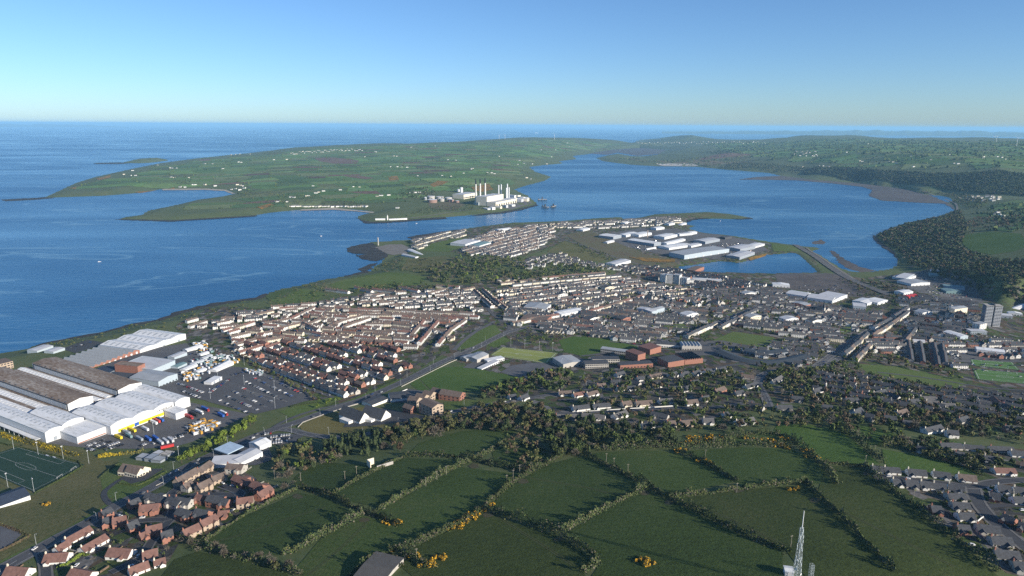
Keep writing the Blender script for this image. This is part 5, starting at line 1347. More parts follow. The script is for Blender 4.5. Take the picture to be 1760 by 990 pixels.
# ---- near estate beside the main road (bottom left)
Z = 'by the main road'
def H(px, py, qx, qy, style, zone, dep=8.5, eave=5, rise=3, kind='house', uw=9):
    row((px, py), (qx, qy), style, zone, uw=uw, dep=dep, eave=eave, rise=rise, kind=kind)
for a in [(112,936,155,916,'wr',9,2.8,3.2,'bungalow'),(140,951,182,930,'wr',9,2.8,3.2,'bungalow'),(80,966,120,962,'wr',11,2.8,3.8,'bungalow'),(96,951,118,940,'wr',8,2.8,2.8,'bungalow'),(190,956,228,956,'wr',11,2.8,4,'bungalow'),(246,962,272,955,'wr',10,2.8,4,'bungalow'),(15,989,52,990,'wr',11,2.8,4,'bungalow'),(125,991,160,994,'wr',10,2.8,3.5,'bungalow'),(222,990,256,977,'wr',8,2.8,3,'bungalow'),(265,974,285,968,'wr',7,2.6,2.4,'bungalow'),
 (175,893,192,886,'bs',9,5,3,'house'),(178,906,190,903,'bs',9,5,3,'house'),(195,906,218,901,'br',9,5,3.4,'house'),(220,916,238,909,'bs',9,5,3.2,'house'),(252,922,280,915,'br',9,5,3.2,'house'),(240,929,252,924,'br',7,3,2.5,'house'),(278,931,298,925,'bs',9,5,3.2,'house'),(222,876,240,869,'bs',8,5,3,'house'),(242,885,275,880,'br',10,5,3.6,'house'),
 (255,863,290,868,'fs',9,5,3.2,'house'),(292,869,312,874,'fs',9,5,3.2,'house'),(303,836,338,820,'fb',9,5,3.4,'house'),(340,818,362,806,'fb',9,5,3.4,'house'),(340,847,362,838,'fb',9,5,3.4,'house'),(364,833,388,825,'fb',9,5,3.4,'house'),(392,812,420,812,'gb',10,5.5,3.4,'house'),(405,832,432,838,'br',9,5.2,3.2,'house'),(436,842,452,846,'br',9,5.2,3.2,'house'),(443,862,465,850,'br',9,5.2,3.2,'house'),(408,873,436,868,'fr',9,5.2,3.2,'house'),
 (304,870,330,872,'fs',9,5.2,3.4,'house'),(360,868,395,872,'bs',9,5.2,3.4,'house'),(308,890,332,894,'bs',9,5.2,3.4,'house'),(338,892,360,894,'bs',9,5.2,3.4,'house'),(345,912,372,900,'fr',9,5.2,3.2,'house'),(315,928,343,916,'fr',9,5.2,3.2,'house'),(376,890,392,888,'br',8,3,2.6,'house'),(340,864,352,866,'br',8,5,3,'house'),(316,846,330,840,'gb',8,5,3,'house')]:
    sty = a[4] if a[4] in STYLES else 'gs'
    H(a[0], a[1], a[2], a[3], sty, Z, a[5], a[6], a[7], a[8])
# ---- estate at the bottom right
Z = 'in the bottom-right estate'
for a in [(1497,810,1516,812,'ws'),(1518,812,1545,814,'ws'),(1558,816,1590,819,'ws'),(1602,819,1632,823,'ws'),(1644,825,1676,829,'wb'),(1532,833,1548,834,'ws'),(1554,836,1576,838,'gs'),(1580,838,1600,840,'ws'),(1602,840,1624,843,'ws'),(1628,842,1656,847,'ws'),(1626,858,1656,860,'gs'),(1634,873,1664,876,'gs'),(1598,880,1616,882,'bs'),(1644,892,1672,894,'ws'),(1642,913,1664,915,'bs'),(1676,912,1716,918,'gs'),(1700,934,1736,938,'gs'),(1706,957,1748,962,'gs'),(1738,976,1770,982,'gs'),(1700,858,1718,862,'bs'),(1712,844,1734,847,'ws'),(1740,847,1764,850,'ws'),(1738,864,1764,866,'ws'),(1722,894,1744,902,'bs'),(1750,908,1775,916,'bs'),(1706,813,1742,815,'wr'),(1754,802,1772,806,'cb'),(1575,775,1600,780,'ws'),(1614,770,1650,772,'gs'),(1655,772,1690,776,'ws'),(1700,775,1740,778,'gs'),(1735,783,1770,786,'ws'),(1640,786,1665,789,'gs'),(1690,792,1720,796,'ws')]:
    row((a[0], a[1]), (a[2], a[3]), a[4], Z, uw=11, dep=9.5, eave=2.8, rise=3.0, kind='bungalow')
# ---- bungalows in the middle
Z = 'in the trees above fields'
for a in [(1026,667,1040,665,'wb'),(1050,660,1066,660,'ws'),(1076,671,1092,670,'ws'),(960,680,982,679,'wb'),(985,683,1004,680,'wr'),(1008,682,1026,678,'wb'),(1060,672,1072,671,'cb'),(984,707,1012,703,'ws'),(1020,703,1048,700,'ws'),(1068,699,1084,697,'cb'),(1092,698,1120,696,'cb'),(1132,694,1155,692,'wg'),(1178,697,1198,695,'wb'),(955,722,995,720,'gg'),(1000,720,1040,721,'wg'),(1054,720,1076,714,'wg'),(1120,716,1148,720,'gs'),(1102,736,1124,734,'ws'),(1146,733,1160,732,'cb'),(1168,732,1194,730,'fb'),(1208,728,1226,728,'wg'),(1264,731,1294,726,'wg'),(1242,718,1250,716,'ws'),(1116,651,1136,648,'cb'),(1150,649,1162,646,'ws'),(1170,648,1182,645,'ws'),(1190,646,1202,643,'ws'),(1210,643,1222,641,'ws'),(1230,641,1246,638,'ws'),(1120,667,1134,664,'ws'),(1148,672,1170,671,'bs'),(1170,674,1186,670,'ws'),(1186,662,1200,660,'bs'),(1094,655,1106,654,'ws'),(1085,660,1100,663,'gs'),(1280,668,1300,664,'ws'),(1326,660,1342,654,'wg'),(1290,702,1312,706,'gs'),(1334,705,1360,705,'gs'),(1274,650,1296,652,'gb'),(874,686,886,684,'ws'),(893,689,906,685,'ws'),(1058,648,1072,645,'ws'),(1205,690,1218,688,'gs'),(1228,676,1244,672,'bb'),(1262,680,1276,678,'gs')]:
    row((a[0], a[1]), (a[2], a[3]), a[4], Z, uw=12, dep=9, eave=2.9, rise=3.2, kind='bungalow')
Z = 'in trees at the right'
for a in [(1376,672,1392,676,'ws'),(1360,690,1380,692,'gs'),(1396,678,1410,676,'ws'),(1452,693,1474,694,'gs'),(1486,721,1502,724,'gs'),(1466,716,1478,712,'ws'),(1518,724,1540,727,'gs'),(1550,732,1566,734,'bs'),(1588,745,1615,742,'ws'),(1625,750,1645,752,'ws'),(1646,728,1660,726,'gs'),(1725,742,1752,744,'bs'),(1540,716,1556,714,'wb'),(1500,682,1520,680,'ws'),(1526,684,1545,690,'ws'),(1548,672,1562,676,'gs'),(1580,690,1606,692,'wg'),(1590,698,1612,700,'wg'),(1616,702,1640,704,'wg'),(1560,696,1578,696,'ws'),(1680,700,1700,703,'ws'),(1705,692,1720,700,'br'),(1722,704,1738,708,'ws'),(1740,712,1756,716,'ws'),(1426,686,1440,690,'ws'),(1412,706,1430,708,'gs'),(1620,688,1640,690,'gs'),(1640,694,1660,696,'gs'),(1660,688,1680,692,'gs')]:
    row((a[0], a[1]), (a[2], a[3]), a[4], Z, uw=10, dep=9, eave=4.2, rise=3.4, kind='house')
# ---- explicit white terraces of the western estate
Z = 'in the curving terraces'
TR = [((455,560),(498,552)),((498,552),(540,532)),((470,570),(518,560)),((520,565),(560,548)),((440,545),(470,538)),((480,535),(530,530)),((452,556),(502,561)),((515,572),(560,580)),((600,545),(660,540)),((566,565),(590,555)),((590,555),(622,546)),((622,546),(700,545)),((700,545),(760,548)),((760,548),(800,552)),((590,566),(612,558)),((612,558),(636,550)),((690,553),(724,556)),((628,562),(690,560)),((676,561),(710,564)),((622,573),(675,575)),((672,568),(708,571)),((552,581),(590,584)),((610,583),(648,586)),((676,581),(702,583)),((720,594),(752,556)),((752,596),(775,570)),((775,570),(800,553)),((706,580),(728,555)),((590,536),(665,536)),((665,537),(740,540)),((740,540),(815,543)),((575,531),(600,530)),((520,560),(548,572)),((470,580),(515,585)),((440,580),(478,572)),((445,592),(490,585)),((396,584),(430,577)),((392,575),(412,570)),((404,596),(440,588)),((410,610),(450,600)),((456,603),(480,596)),((325,565),(355,556)),((382,572),(398,568)),((402,568),(437,558)),((372,560),(395,556)),((320,556),(340,551)),((860,490),(920,484)),((925,482),(1040,472)),((560,500),(600,505)),((610,497),(640,504)),((640,500),(680,505)),((685,497),(720,503)),((735,508),(765,500)),((750,495),(790,497)),((795,503),(815,498)),((640,512),(660,508)),((880,560),(915,552)),((915,552),(960,545)),((1010,540),(1060,525)),((1060,525),(1105,512)),((940,556),(990,552)),((990,553),(1035,560)),((960,561),(1020,566)),((830,500),(860,528)),((815,502),(846,530)),((850,518),(872,534))]
for a, b in TR:
    row(a, b, ['wb', 'wb', 'wr', 'cb'], Z, uw=6.2, dep=7.5, eave=5.4, rise=2.4, kind='terrace', per=5, gap=1.4)
Z = 'along the sloping town street'
for a, b in [((1450,614),(1490,578)),((1470,622),(1496,596)),((1500,568),(1530,552)),((1500,580),(1560,540)),((1536,548),(1560,533)),((1556,590),(1572,570)),((1238,566),(1300,536)),((1180,582),(1230,560))]:
    row(a, b, ['ws', 'cs', 'gs', 'cb'], Z, uw=6.2, dep=8, eave=6.2, rise=2.8, kind='terrace', per=3, gap=.5)
for a, b in [((1566,622),(1560,592)),((1586,626),(1580,594)),((1612,630),(1604,596)),((1500,592),(1550,596)),((1624,628),(1618,598))]:
    row(a, b, ['gs', 'gs', 'bs'], 'above the park trees', uw=5.5, dep=8, eave=5.6, rise=2.6, kind='terrace', per=10, gap=.5)
# ---- scattered estates
Zr = 'behind the factory car park'
estate(Zr, [(395,598),(450,585),(520,592),(610,590),(700,602),(690,622),(640,650),(600,676),(560,680),(470,640),(420,615)], (455,640), (560,676), ['br','br','bb','wr','wb','wg'], pair=46, front=9, uw=8.5, per=(2, 2), gap=5, dep=8.5, eave=5.2, rise=3.0, kind='semi')
estate('nearest the road junction', [(470,640),(560,640),(640,645),(690,625),(770,606),(740,620),(650,664),(600,684),(550,684)], (500,648), (585,678), ['wg','wg','bb','gs','br','cs'], pair=42, front=8, uw=8, per=(2, 2), gap=4, dep=8, eave=5, rise=3.0, kind='semi')
estate('behind the roadside green', [(380,600),(420,560),(560,530),(700,535),(830,545),(800,580),(770,600),(700,600),(600,590),(500,592)], (600,576), (690,580), ['wb','wb','cb','wr','bb'], pair=44, front=8, per=(2, 6), uw=6, street=True, jit=1.0, gap=4)
estate('near the open shore', [(330,565),(400,540),(520,522),(640,508),(800,495),(830,515),(830,540),(700,532),(560,528),(440,555),(380,580)], (560,520), (760,505), ['ws','wg','wb','cs','ws'], pair=48, per=(1, 4), uw=8, gap=6, kind='house', drop=.15)
estate('in the old town', [(840,545),(900,530),(1000,520),(1110,505),(1230,540),(1235,560),(1180,585),(1100,595),(1000,580),(900,570)], (1000,562), (1180,578), ['ws','ws','wg','gs','cs','wb'], pair=40, front=7.5, per=(1, 6), uw=5.4, dep=8, eave=5.6, rise=3.0, jit=1.2, turn=.6, gap=2.5, drop=.06)
estate('just below the central woods', [(860,535),(850,500),(930,490),(1060,478),(1130,490),(1200,500),(1210,530),(1100,505),(1000,525),(900,535)], (900,515), (1050,498), ['ws','gs','ws','wb','cs','bs','wg'], pair=38, front=7, per=(1, 4), uw=6.4, kind='house', jit=1.6, turn=.6, gap=4, drop=.07)
estate('near the retail sheds', [(1190,500),(1330,495),(1400,525),(1470,535),(1540,540),(1500,565),(1440,600),(1330,575),(1240,555),(1210,530)], (1250,545), (1400,560), ['ws','ws','wg','ws','cs','bs','gs'], pair=34, front=7, per=(1, 5), uw=6, eave=6, jit=1.6, turn=.6, gap=4, drop=.07)
estate('beside the railway trees', [(1540,510),(1680,520),(1690,560),(1640,590),(1560,590),(1540,560)], (1560,545), (1680,560), ['ws','ws','wg','cs','gs','bs'], pair=34, front=8, per=(1, 5), uw=6, eave=6, jit=1.6, turn=.6, gap=5)
estate('above the right-hand pitches', [(1470,600),(1500,575),(1640,590),(1760,585),(1800,600),(1790,650),(1660,640),(1560,620)], (1560,600), (1700,605), ['ws','ws','bs','wg','gs'], pair=35, front=8, per=(1, 6), uw=6, jit=1.5, turn=.6, gap=5)
estate('behind the crescent-roofed school', [(1330,580),(1440,600),(1420,628),(1330,632),(1260,600)], (1330,600), (1420,612), ['ws','ws','gg','cs'], pair=36, front=7, per=(1, 4), uw=6.5, kind='house', jit=1.2, turn=.5)
estate('below the right-hand pitches', [(1400,645),(1480,645),(1660,675),(1780,680),(1790,735),(1650,720),(1480,690),(1380,690)], (1480,655), (1650,685), ['ws','ws','wg','bs','cs'], pair=36, per=(1, 3), uw=8, gap=6, kind='house', drop=.2, street=False)
estate('beside the waste ground', [(880,452),(960,432),(1010,450),(1060,455),(1130,462),(1140,478),(1060,468),(980,455),(900,465)], (920,450), (1080,464), ['ws','ws','wg','cs','gs'], pair=46, per=(1, 3), uw=8, gap=7, kind='house', drop=.15, street=False)
estate('in the harbour streets', [(790,440),(800,415),(850,395),(940,388),(960,402),(930,425),(880,445),(820,440)], (830,430), (930,405), ['gs','ws','wb','gb','ws'], pair=38, front=7, per=(1, 6), uw=6, jit=1.2, turn=.5, gap=4)
estate('nearest the shingle point', [(705,415),(740,405),(800,396),(800,408),(745,414),(722,432),(705,428)], (720,420), (790,400), ['ws','cs','gs'], pair=44, per=(1, 5), uw=8, kind='house', street=False)
estate('on the harbour quay', [(900,388),(970,383),(1070,379),(1170,373),(1175,386),(1090,392),(1000,394),(930,395)], (960,389), (1120,381), ['ws','gs','wg','cs'], pair=46, per=(1, 6), uw=8, gap=10, kind='house', street=False, drop=.2)
estate('along the wooded ridge', [(850,485),(1040,470),(1130,490),(1050,480),(880,496)], (870,488), (1030,474), ['ws','ws','cs'], pair=30, per=(2, 4), uw=6, kind='terrace', street=False)
estate('just above the flats', [(1060,455),(1140,460),(1200,470),(1330,492),(1260,500),(1190,498),(1120,482)], (1080,462), (1250,490), ['ws','gs','bs','ws'], pair=44, per=(2, 5), uw=7, kind='house')
for seg, wd in STREETS:
    mbk = ribbon_mb(resample(seg, 10), wd, 0.36)
    tag(mbk.build('road', ASPH), kind='structure')

ORD = ['first','second','third','fourth','fifth','sixth','seventh','eighth','ninth','tenth','eleventh','twelfth','thirteenth','fourteenth','fifteenth','sixteenth','seventeenth','eighteenth','nineteenth']
TENS = ['','','twentieth','thirtieth','fortieth','fiftieth','sixtieth','seventieth','eightieth','ninetieth']
TEN0 = ['','','twenty','thirty','forty','fifty','sixty','seventy','eighty','ninety']
def ordinal(i):
    if i < 19: return ORD[i]
    n = i + 1
    if n >= 100: return 'hundred and ' + ordinal(n - 101) if n > 100 else 'hundredth'
    return TENS[n // 10] if n % 10 == 0 else TEN0[n // 10] + '-' + ORD[n % 10 - 1]
def scr(x, y, z=None):
    return to_px(x, y, Hs(x, y) if z is None else z)
def in_frame(x, y, pad=25):
    a = scr(x, y); return -pad < a[0] < 1760 + pad and 0 < a[1] < 990 + pad
def blen(b):
    a = scr(b[0], b[1]); W = b[3] * b[4]
    return (W * abs(math.cos(b[2])) + b[5]) * (b[6] + b[7]) / a[2] ** 2
BL = [b for b in BLOCKS if in_frame(b[0], b[1])]
BL.sort(key=blen, reverse=True)
IND, REST = BL[:310], BL[310:]
PART_CACHE = {}
CH1 = {}
for k_, m_ in ((True, CREAM), (False, BRICK)):
    kb = MB(); kb.box(-.45, .45, -.45, .45, -.6, 1.5); kb.tube((-.18, 0, 1.5), (-.18, 0, 1.95), .14, n=6); kb.tube((.18, 0, 1.5), (.18, 0, 1.95), .14, n=6); CH1[k_] = kb.mesh('chimney', [m_])
def get_parts(n, uw, dep, eave, rise, style, kind):
    key = (n, round(uw, 1), round(dep, 1), round(eave, 1), round(rise, 1), style, kind)
    if key not in PART_CACHE:
        w, r, c, wi, d, ex = block_parts(*[key[i] for i in range(5)], kind)
        wm, rm = STYLES[style]
        PART_CACHE[key] = (w.mesh('wall', [wm]), r.mesh('roof', [rm]), (getattr(c, 'pos', []), CH1[style[0] == 'w']), wi.mesh('windows', [GLASSP]), d.mesh('door', [plain('door_paint', (0.12,0.08,0.07), .5)]), ex.mesh('extension', [wm, rm]) if ex.v else None)
    return PART_CACHE[key]
KN = {'terrace': 'terrace', 'semi': 'house pair', 'house': 'house', 'bungalow': 'bungalow'}
groups = {}
for b in IND:
    key = (b[9], b[8][0], b[8][1], b[10])
    groups.setdefault(key, []).append(b)
for key, bs in groups.items():
    bs.sort(key=lambda b: scr(b[0], b[1])[0])
    for i, b in enumerate(bs):
        x, y, ang, n, uw, dep, eave, rise, style, zone, kind = b
        pm = get_parts(n, uw, dep, eave, rise, style, kind)
        root = link({'terrace': 'terraced_house', 'semi': 'semi_detached_house', 'house': 'house', 'bungalow': 'bungalow'}[kind], None, loc=(x, y, Hs(x, y) + .1), rz=ang)
        pos = '' if len(bs) == 1 else '%s from left ' % ordinal(i)
        tag(root, '%s%s %s with %s roof %s' % (pos, WALLN[style[0]], KN[kind], ROOFN[style[1]], zone), 'house', 'houses ' + zone)
        wl = link('wall', pm[0], root); rf = link('roof', pm[1], root)
        for cp in pm[2][0]: link('chimney', pm[2][1], rf, loc=cp)
        tag(link('windows', pm[3], wl), kind='stuff'); tag(link('door', pm[4], wl), kind='stuff' if n > 1 else None)
        if pm[5]: tag(link('porch' if kind == 'bungalow' else 'extension', pm[5], root), kind='stuff')
# the remaining houses of the town, too many to list one by one
def merge_blocks(name, bl):
    mats = []; V = []; Fc = []; MI = []; base_i = 0
    mid = {}
    for b in bl:
        x, y, ang, n, uw, dep, eave, rise, style, zone, kind = b
        parts = block_parts(n, uw, dep, eave, rise, kind); wm, rm = STYLES[style]
        ms = (wm, rm, BRICK, GLASSP, GLASSP, (wm, rm)); c, s = math.cos(ang), math.sin(ang); z = Hs(x, y) + .1
        for p, m_ in zip(parts, ms):
            if not p.v: continue
            two = m_ if isinstance(m_, tuple) else (m_,)
            for t_ in two:
                if t_ not in mid: mid[t_] = len(mats); mats.append(t_)
            a = np.array(p.v); q = np.column_stack([x + a[:, 0] * c - a[:, 1] * s, y + a[:, 0] * s + a[:, 1] * c, a[:, 2] + z])
            V.append(q); Fc += [tuple(k + base_i for k in f) for f in p.f]; MI += [mid[two[k2]] for k2 in p.m]; base_i += len(a)
    if not V: return
    me = bpy.data.meshes.new(name); me.from_pydata(np.vstack(V).tolist(), [], Fc)
    for m_ in mats: me.materials.append(m_)
    me.polygons.foreach_set('material_index', MI); me.update()
    tag(link(name, me), 'farther houses of the town packed too densely to count', kind='stuff')
merge_blocks('town_houses', REST)
print('BLOCKS', len(BLOCKS), len(BL), len(REST), 'units', sum(b[3] for b in BL))

# ---- gardens: fences, hedges and shrubs behind the houses
fq, fmi = [], []
sq, smi = [], []
for b in BL:
    x, y, ang, n, uw, dep, eave, rise, style, zone, kind = b
    u = np.array([math.cos(ang), math.sin(ang)]); v = np.array([-u[1], u[0]]); c = np.array([x, y])
    gl = 10.0
    for i in range(n + 1):
        if random.random() < .25: continue
        p = c + u * (-n * uw / 2 + i * uw) + v * (dep / 2 + 1); q = p + v * gl * random.uniform(.6, 1.1)
        if not zone_free(q[0], q[1], .5): continue
        z0, z1 = Hs(*p), Hs(*q); h = random.uniform(1.1, 1.8); o = u * .06
        fq.append([[*(p - o), z0 - .3], [*(q - o), z1 - .3], [*(q - o), z1 + h], [*(p - o), z0 + h]]); fq.append([[*(p + o), z0 - .3], [*(q + o), z1 - .3], [*(q + o), z1 + h], [*(p + o), z0 + h]]); fq.append([[*(p - o), z0 + h], [*(q - o), z1 + h], [*(q + o), z1 + h], [*(p + o), z0 + h]])
        fmi += [random.randrange(3)] * 3
if fq: tag(link('garden_fences', quads_mesh('garden_fences', np.array(fq), [plain('fence_timber', (0.16,0.11,0.075), .9), plain('fence_grey', (0.2,0.19,0.17), .9), GREY_H], fmi)), 'garden fences behind the town houses', kind='stuff')
# ================================================================ farmland beyond the town, trees, hedges
def leafmat(n, a, b, c=None, rnd=0.25):
    m = mat(n, [a, b] + ([c] if c else []), rough=0.8, scale=0.35, spec=0.15, objrand=rnd, contrast=1.2, detail=2)
    return m
L_FRESH = leafmat('fresh_leaf', (0.07,0.10,0.02),(0.11,0.14,0.032))
L_LIME = leafmat('lime_leaf', (0.085,0.125,0.018),(0.13,0.165,0.03))
L_MID = leafmat('mid_leaf', (0.05,0.075,0.022),(0.078,0.1,0.032))
L_DARK = leafmat('dark_leaf', (0.03,0.046,0.02),(0.054,0.07,0.03))
L_BARE = leafmat('bare_twig', (0.09,0.078,0.06),(0.145,0.128,0.10))
L_OLIVE = leafmat('olive_leaf', (0.07,0.076,0.03),(0.11,0.112,0.046))
L_RUST = leafmat('budding_leaf', (0.075,0.055,0.035),(0.105,0.08,0.05))
BARK = plain('bark', (0.075,0.06,0.045), .95, .25, 2.0)
GORSE = mat('gorse_flower', [(0.05,0.06,0.015),(0.42,0.22,0.012),(0.62,0.34,0.015),(0.66,0.38,0.02)], rough=.8, scale=0.9, contrast=1.6, detail=3)

def rquads(C, N, size, r):
    """Quads centred at C facing N (both n,3) with edge 'size' (n,)."""
    N = N / (np.linalg.norm(N, axis=1)[:, None] + 1e-9)
    a = np.cross(N, r.normal(size=N.shape)); a /= (np.linalg.norm(a, axis=1)[:, None] + 1e-9)
    b = np.cross(N, a); h = (size * .5)[:, None]
    k = r.uniform(.6, 1.25, (len(C), 4, 1))
    V = np.stack([C + (-a - b) * h * k[:, 0], C + (a - b) * h * k[:, 1], C + (a + b) * h * k[:, 2], C + (-a + b) * h * k[:, 3]], 1)
    return V
def crown(seed, n, shape='round', lobes=10, leaf=1.0):
    """Leaf-clump crown of unit height 10 m, standing on a trunk."""
    r = np.random.default_rng(seed)
    Cs, Ns, Sz = [], [], []
    if shape == 'conifer':
        t = r.random(n) ** .7; z = 1.0 + 9.2 * t; R = 2.3 * (1 - t) + .15; an = r.uniform(0, 2 * math.pi, n)
        rr = R * np.sqrt(r.uniform(.3, 1, n)); Cs = np.column_stack([rr * np.cos(an), rr * np.sin(an), z]); Ns = np.column_stack([np.cos(an), np.sin(an), r.uniform(.1, .9, n)]); Sz = r.uniform(.6, 1.2, n) * leaf
        return rquads(Cs, Ns, Sz, r)
    if shape == 'poplar':
        rad = (1.9, 1.9, 4.6); cz = 5.4
    elif shape == 'wide':
        rad = (4.6, 4.6, 3.4); cz = 6.0
    else:
        rad = (3.7, 3.7, 3.9); cz = 5.8
    lob = []
    for i in range(lobes):
        d = r.normal(size=3); d /= np.linalg.norm(d); d *= r.uniform(.35, .8)
        lob.append((np.array([d[0] * rad[0], d[1] * rad[1], d[2] * rad[2] + cz]), r.uniform(.32, .5)))
    per = n // lobes
    for c, q in lob:
        d = r.normal(size=(per, 3)); d /= np.linalg.norm(d, axis=1)[:, None]
        rr = r.uniform(.55, 1.05, (per, 1))
        Cs.append(c + d * rr * np.array(rad) * q); Ns.append(d + r.normal(0, .35, d.shape)); Sz.append(r.uniform(.55, 1.25, per) * leaf)
    return rquads(np.vstack(Cs), np.vstack(Ns), np.concatenate(Sz), r)
def bare_crown(seed, n):
    r = np.random.default_rng(seed); V = []
    for i in range(n):
        d = r.normal(size=3); d[2] = abs(d[2]) * .9 - .15; d /= np.linalg.norm(d)
        a0 = np.array([0, 0, 3.6]) + d * r.uniform(.8, 2.8) * np.array([1.1, 1.1, 1.2]); e = d + r.normal(0, .45, 3); e /= np.linalg.norm(e)
        b0 = a0 + e * r.uniform(.9, 2.4); w = np.cross(e, r.normal(size=3)); w = w / (np.linalg.norm(w) + 1e-9) * r.uniform(.10, .24)
        V.append([a0 - w, a0 + w, b0 + w * .6, b0 - w * .6])
    return np.array(V)
def trunk_mesh(seed, h=5.0, r0=.32, limbs=5):
    r = random.Random(seed); k = MB()
    k.tube((0, 0, -1.2), (0, 0, h * .55), r0, r0 * .7, 7, cap=False); k.tube((0, 0, h * .55), (r.uniform(-.4, .4), r.uniform(-.4, .4), h * 1.25), r0 * .7, r0 * .25, 6)
    for i in range(limbs):
        a = 2 * math.pi * i / limbs + r.uniform(-.4, .4); z = h * r.uniform(.45, .85)
        k.tube((0, 0, z), (math.cos(a) * r.uniform(1.6, 2.8), math.sin(a) * r.uniform(1.6, 2.8), z + r.uniform(1.2, 2.6)), r0 * .42, r0 * .12, 5, cap=False)
    return k.mesh('trunk', [BARK])
KINDS = {   # name : (leaf materials, list of crown builders, label words)
 'fresh': ([L_FRESH, L_LIME], 'round', 'fresh green tree'), 'lime': ([L_LIME], 'round', 'yellow-green tree'), 'mid': ([L_MID], 'round', 'mid-green tree'),
 'dark': ([L_DARK], 'round', 'dark evergreen tree'), 'conifer': ([L_DARK], 'conifer', 'dark conifer'), 'bare': ([L_BARE], 'bare', 'bare grey-brown tree'),
 'olive': ([L_OLIVE], 'wide', 'olive budding tree'), 'rust': ([L_RUST], 'round', 'brownish budding tree')}
CROWNS = {}; FARC = {}; TRUNKS = [trunk_mesh(i) for i in range(4)]
for kn, (ms, shp, lab) in KINDS.items():
    CROWNS[kn] = []; FARC[kn] = []
    for v in range(4):
        q = bare_crown(100 + v, 420) if shp == 'bare' else crown(hash(kn) % 7 + v * 13 if False else sum(map(ord, kn)) + v * 13, 420, shp, 11, .95)
        CROWNS[kn].append(quads_mesh('crown', q, [ms[v % len(ms)]]))
        q2 = bare_crown(300 + v, 60) * np.array([1.05, 1.05, 1.0]) if shp == 'bare' else crown(sum(map(ord, kn)) + v * 17, 56, shp, 7, 1.9)
        if shp == 'bare':
            c0 = q2.mean(1, keepdims=True); q2 = c0 + (q2 - c0) * np.array([1.5, 1.5, 1.2])
        FARC[kn].append(q2)
FARL = {}
for kn, (ms, shp, lab) in KINDS.items():      # plainer crowns for trees beyond about two kilometres
    FARL[kn] = []
    for v in range(4):
        if shp == 'bare':
            q2 = bare_crown(500 + v, 26); c0 = q2.mean(1, keepdims=True); q2 = c0 + (q2 - c0) * np.array([2.6, 2.6, 1.7])
        else: q2 = crown(sum(map(ord, kn)) + v * 19, 25, shp, 5, 2.9)
        FARL[kn].append(q2)
TREES = []      # x, y, height, kind, zone
def wood(zone, poly, count, mix, hmin=6, hmax=12, check=True, world=False):
    w = np.asarray(poly) if world else PW(poly); x0, y0 = w.min(0); x1, y1 = w.max(0); n = 0; tries = 0
    names = [m for m, k in mix for _ in range(k)]
    while n < count and tries < count * 14:
        tries += 1
        x = random.uniform(x0, x1); y = random.uniform(y0, y1)
        if not inside(w, np.array([x]), np.array([y]))[0]: continue
        h = random.uniform(hmin, hmax)
        if check and (occupied(x, y, h * .22) or not zone_free(x, y, 2)): continue
        if Hs(x, y) < 1: continue
        TREES.append((x, y, h, random.choice(names), zone)); n += 1
def treeline(zone, pxs, spacing, mix, hmin=6, hmax=11, jit=2.0, check=True):
    w = resample(PW(pxs), spacing); names = [m for m, k in mix for _ in range(k)]
    for p in w:
        x, y = p[0] + random.gauss(0, jit), p[1] + random.gauss(0, jit)
        if check and occupied(x, y, 1.5): continue
        if Hs(x, y) < 1: continue
        TREES.append((x, y, random.uniform(hmin, hmax), random.choice(names), zone))
MIXW = [('bare', 4), ('rust', 2), ('olive', 3), ('mid', 2), ('dark', 3), ('fresh', 1)]
MIXD = [('dark', 5), ('mid', 3), ('olive', 2), ('bare', 2)]
MIXT = [('olive', 3), ('mid', 3), ('fresh', 2), ('dark', 2), ('bare', 3), ('rust', 1)]
treeline('beside the factory lorry park', [(318,794),(345,780),(375,765),(400,750),(425,735),(437,728)], 5.0, [('lime', 4), ('fresh', 2)], 9, 13, 2.5)
treeline('beside the factory lorry park', [(325,788),(360,768),(395,748),(432,728)], 7.0, [('lime', 3), ('fresh', 2)], 7, 11, 3)
treeline('beside the big car park', [(548,700),(575,690),(585,686)], 6, [('fresh', 2), ('lime', 2)], 4, 7)
treeline('behind the big car park', [(405,605),(440,630),(475,648),(510,668),(545,690)], 7, [('olive', 3), ('rust', 2), ('mid', 2)], 4, 7)
wood('behind the forecourt shops', [(470,790),(485,770),(520,762),(560,775),(590,785),(570,800),(520,812),(500,830),(480,830)], 110, MIXW, 5, 10)
wood('in the dark conifer block', [(555,770),(575,752),(648,745),(655,770),(640,785),(575,785)], 70, [('conifer', 5), ('dark', 3)], 8, 11)
wood('in the wood below the bend road', [(650,770),(660,745),(720,725),(790,708),(860,700),(940,700),(945,735),(900,745),(800,740),(720,760),(690,785)], 240, [('bare', 5), ('olive', 4), ('rust', 2), ('dark', 2), ('mid', 1)], 7, 13)
wood('in the dark wood above the pastures', [(930,720),(960,718),(1060,735),(1160,745),(1160,768),(1100,770),(1030,775),(960,790),(930,760)], 165, [('dark', 5), ('mid', 3), ('olive', 3), ('conifer', 1), ('bare', 3)], 7, 13)
wood('on the scrubby bank amid the pastures', [(860,770),(880,752),(935,740),(965,765),(940,790),(905,812),(870,790)], 90, [('bare', 4), ('olive', 4), ('rust', 2)], 4, 8)
wood('beside the school', [(815,690),(830,675),(880,658),(920,645),(960,640),(985,650),(985,668),(930,676),(870,684)], 130, [('bare', 3), ('dark', 3), ('mid', 3), ('fresh', 2), ('rust', 2)], 8, 13)
wood('among the middle bungalows', [(990,650),(1060,640),(1200,635),(1330,640),(1340,720),(1260,745),(1150,745),(1050,735),(1000,712)], 440, [('dark', 4), ('mid', 3), ('olive', 3), ('bare', 4), ('rust', 1)], 5, 10.5)
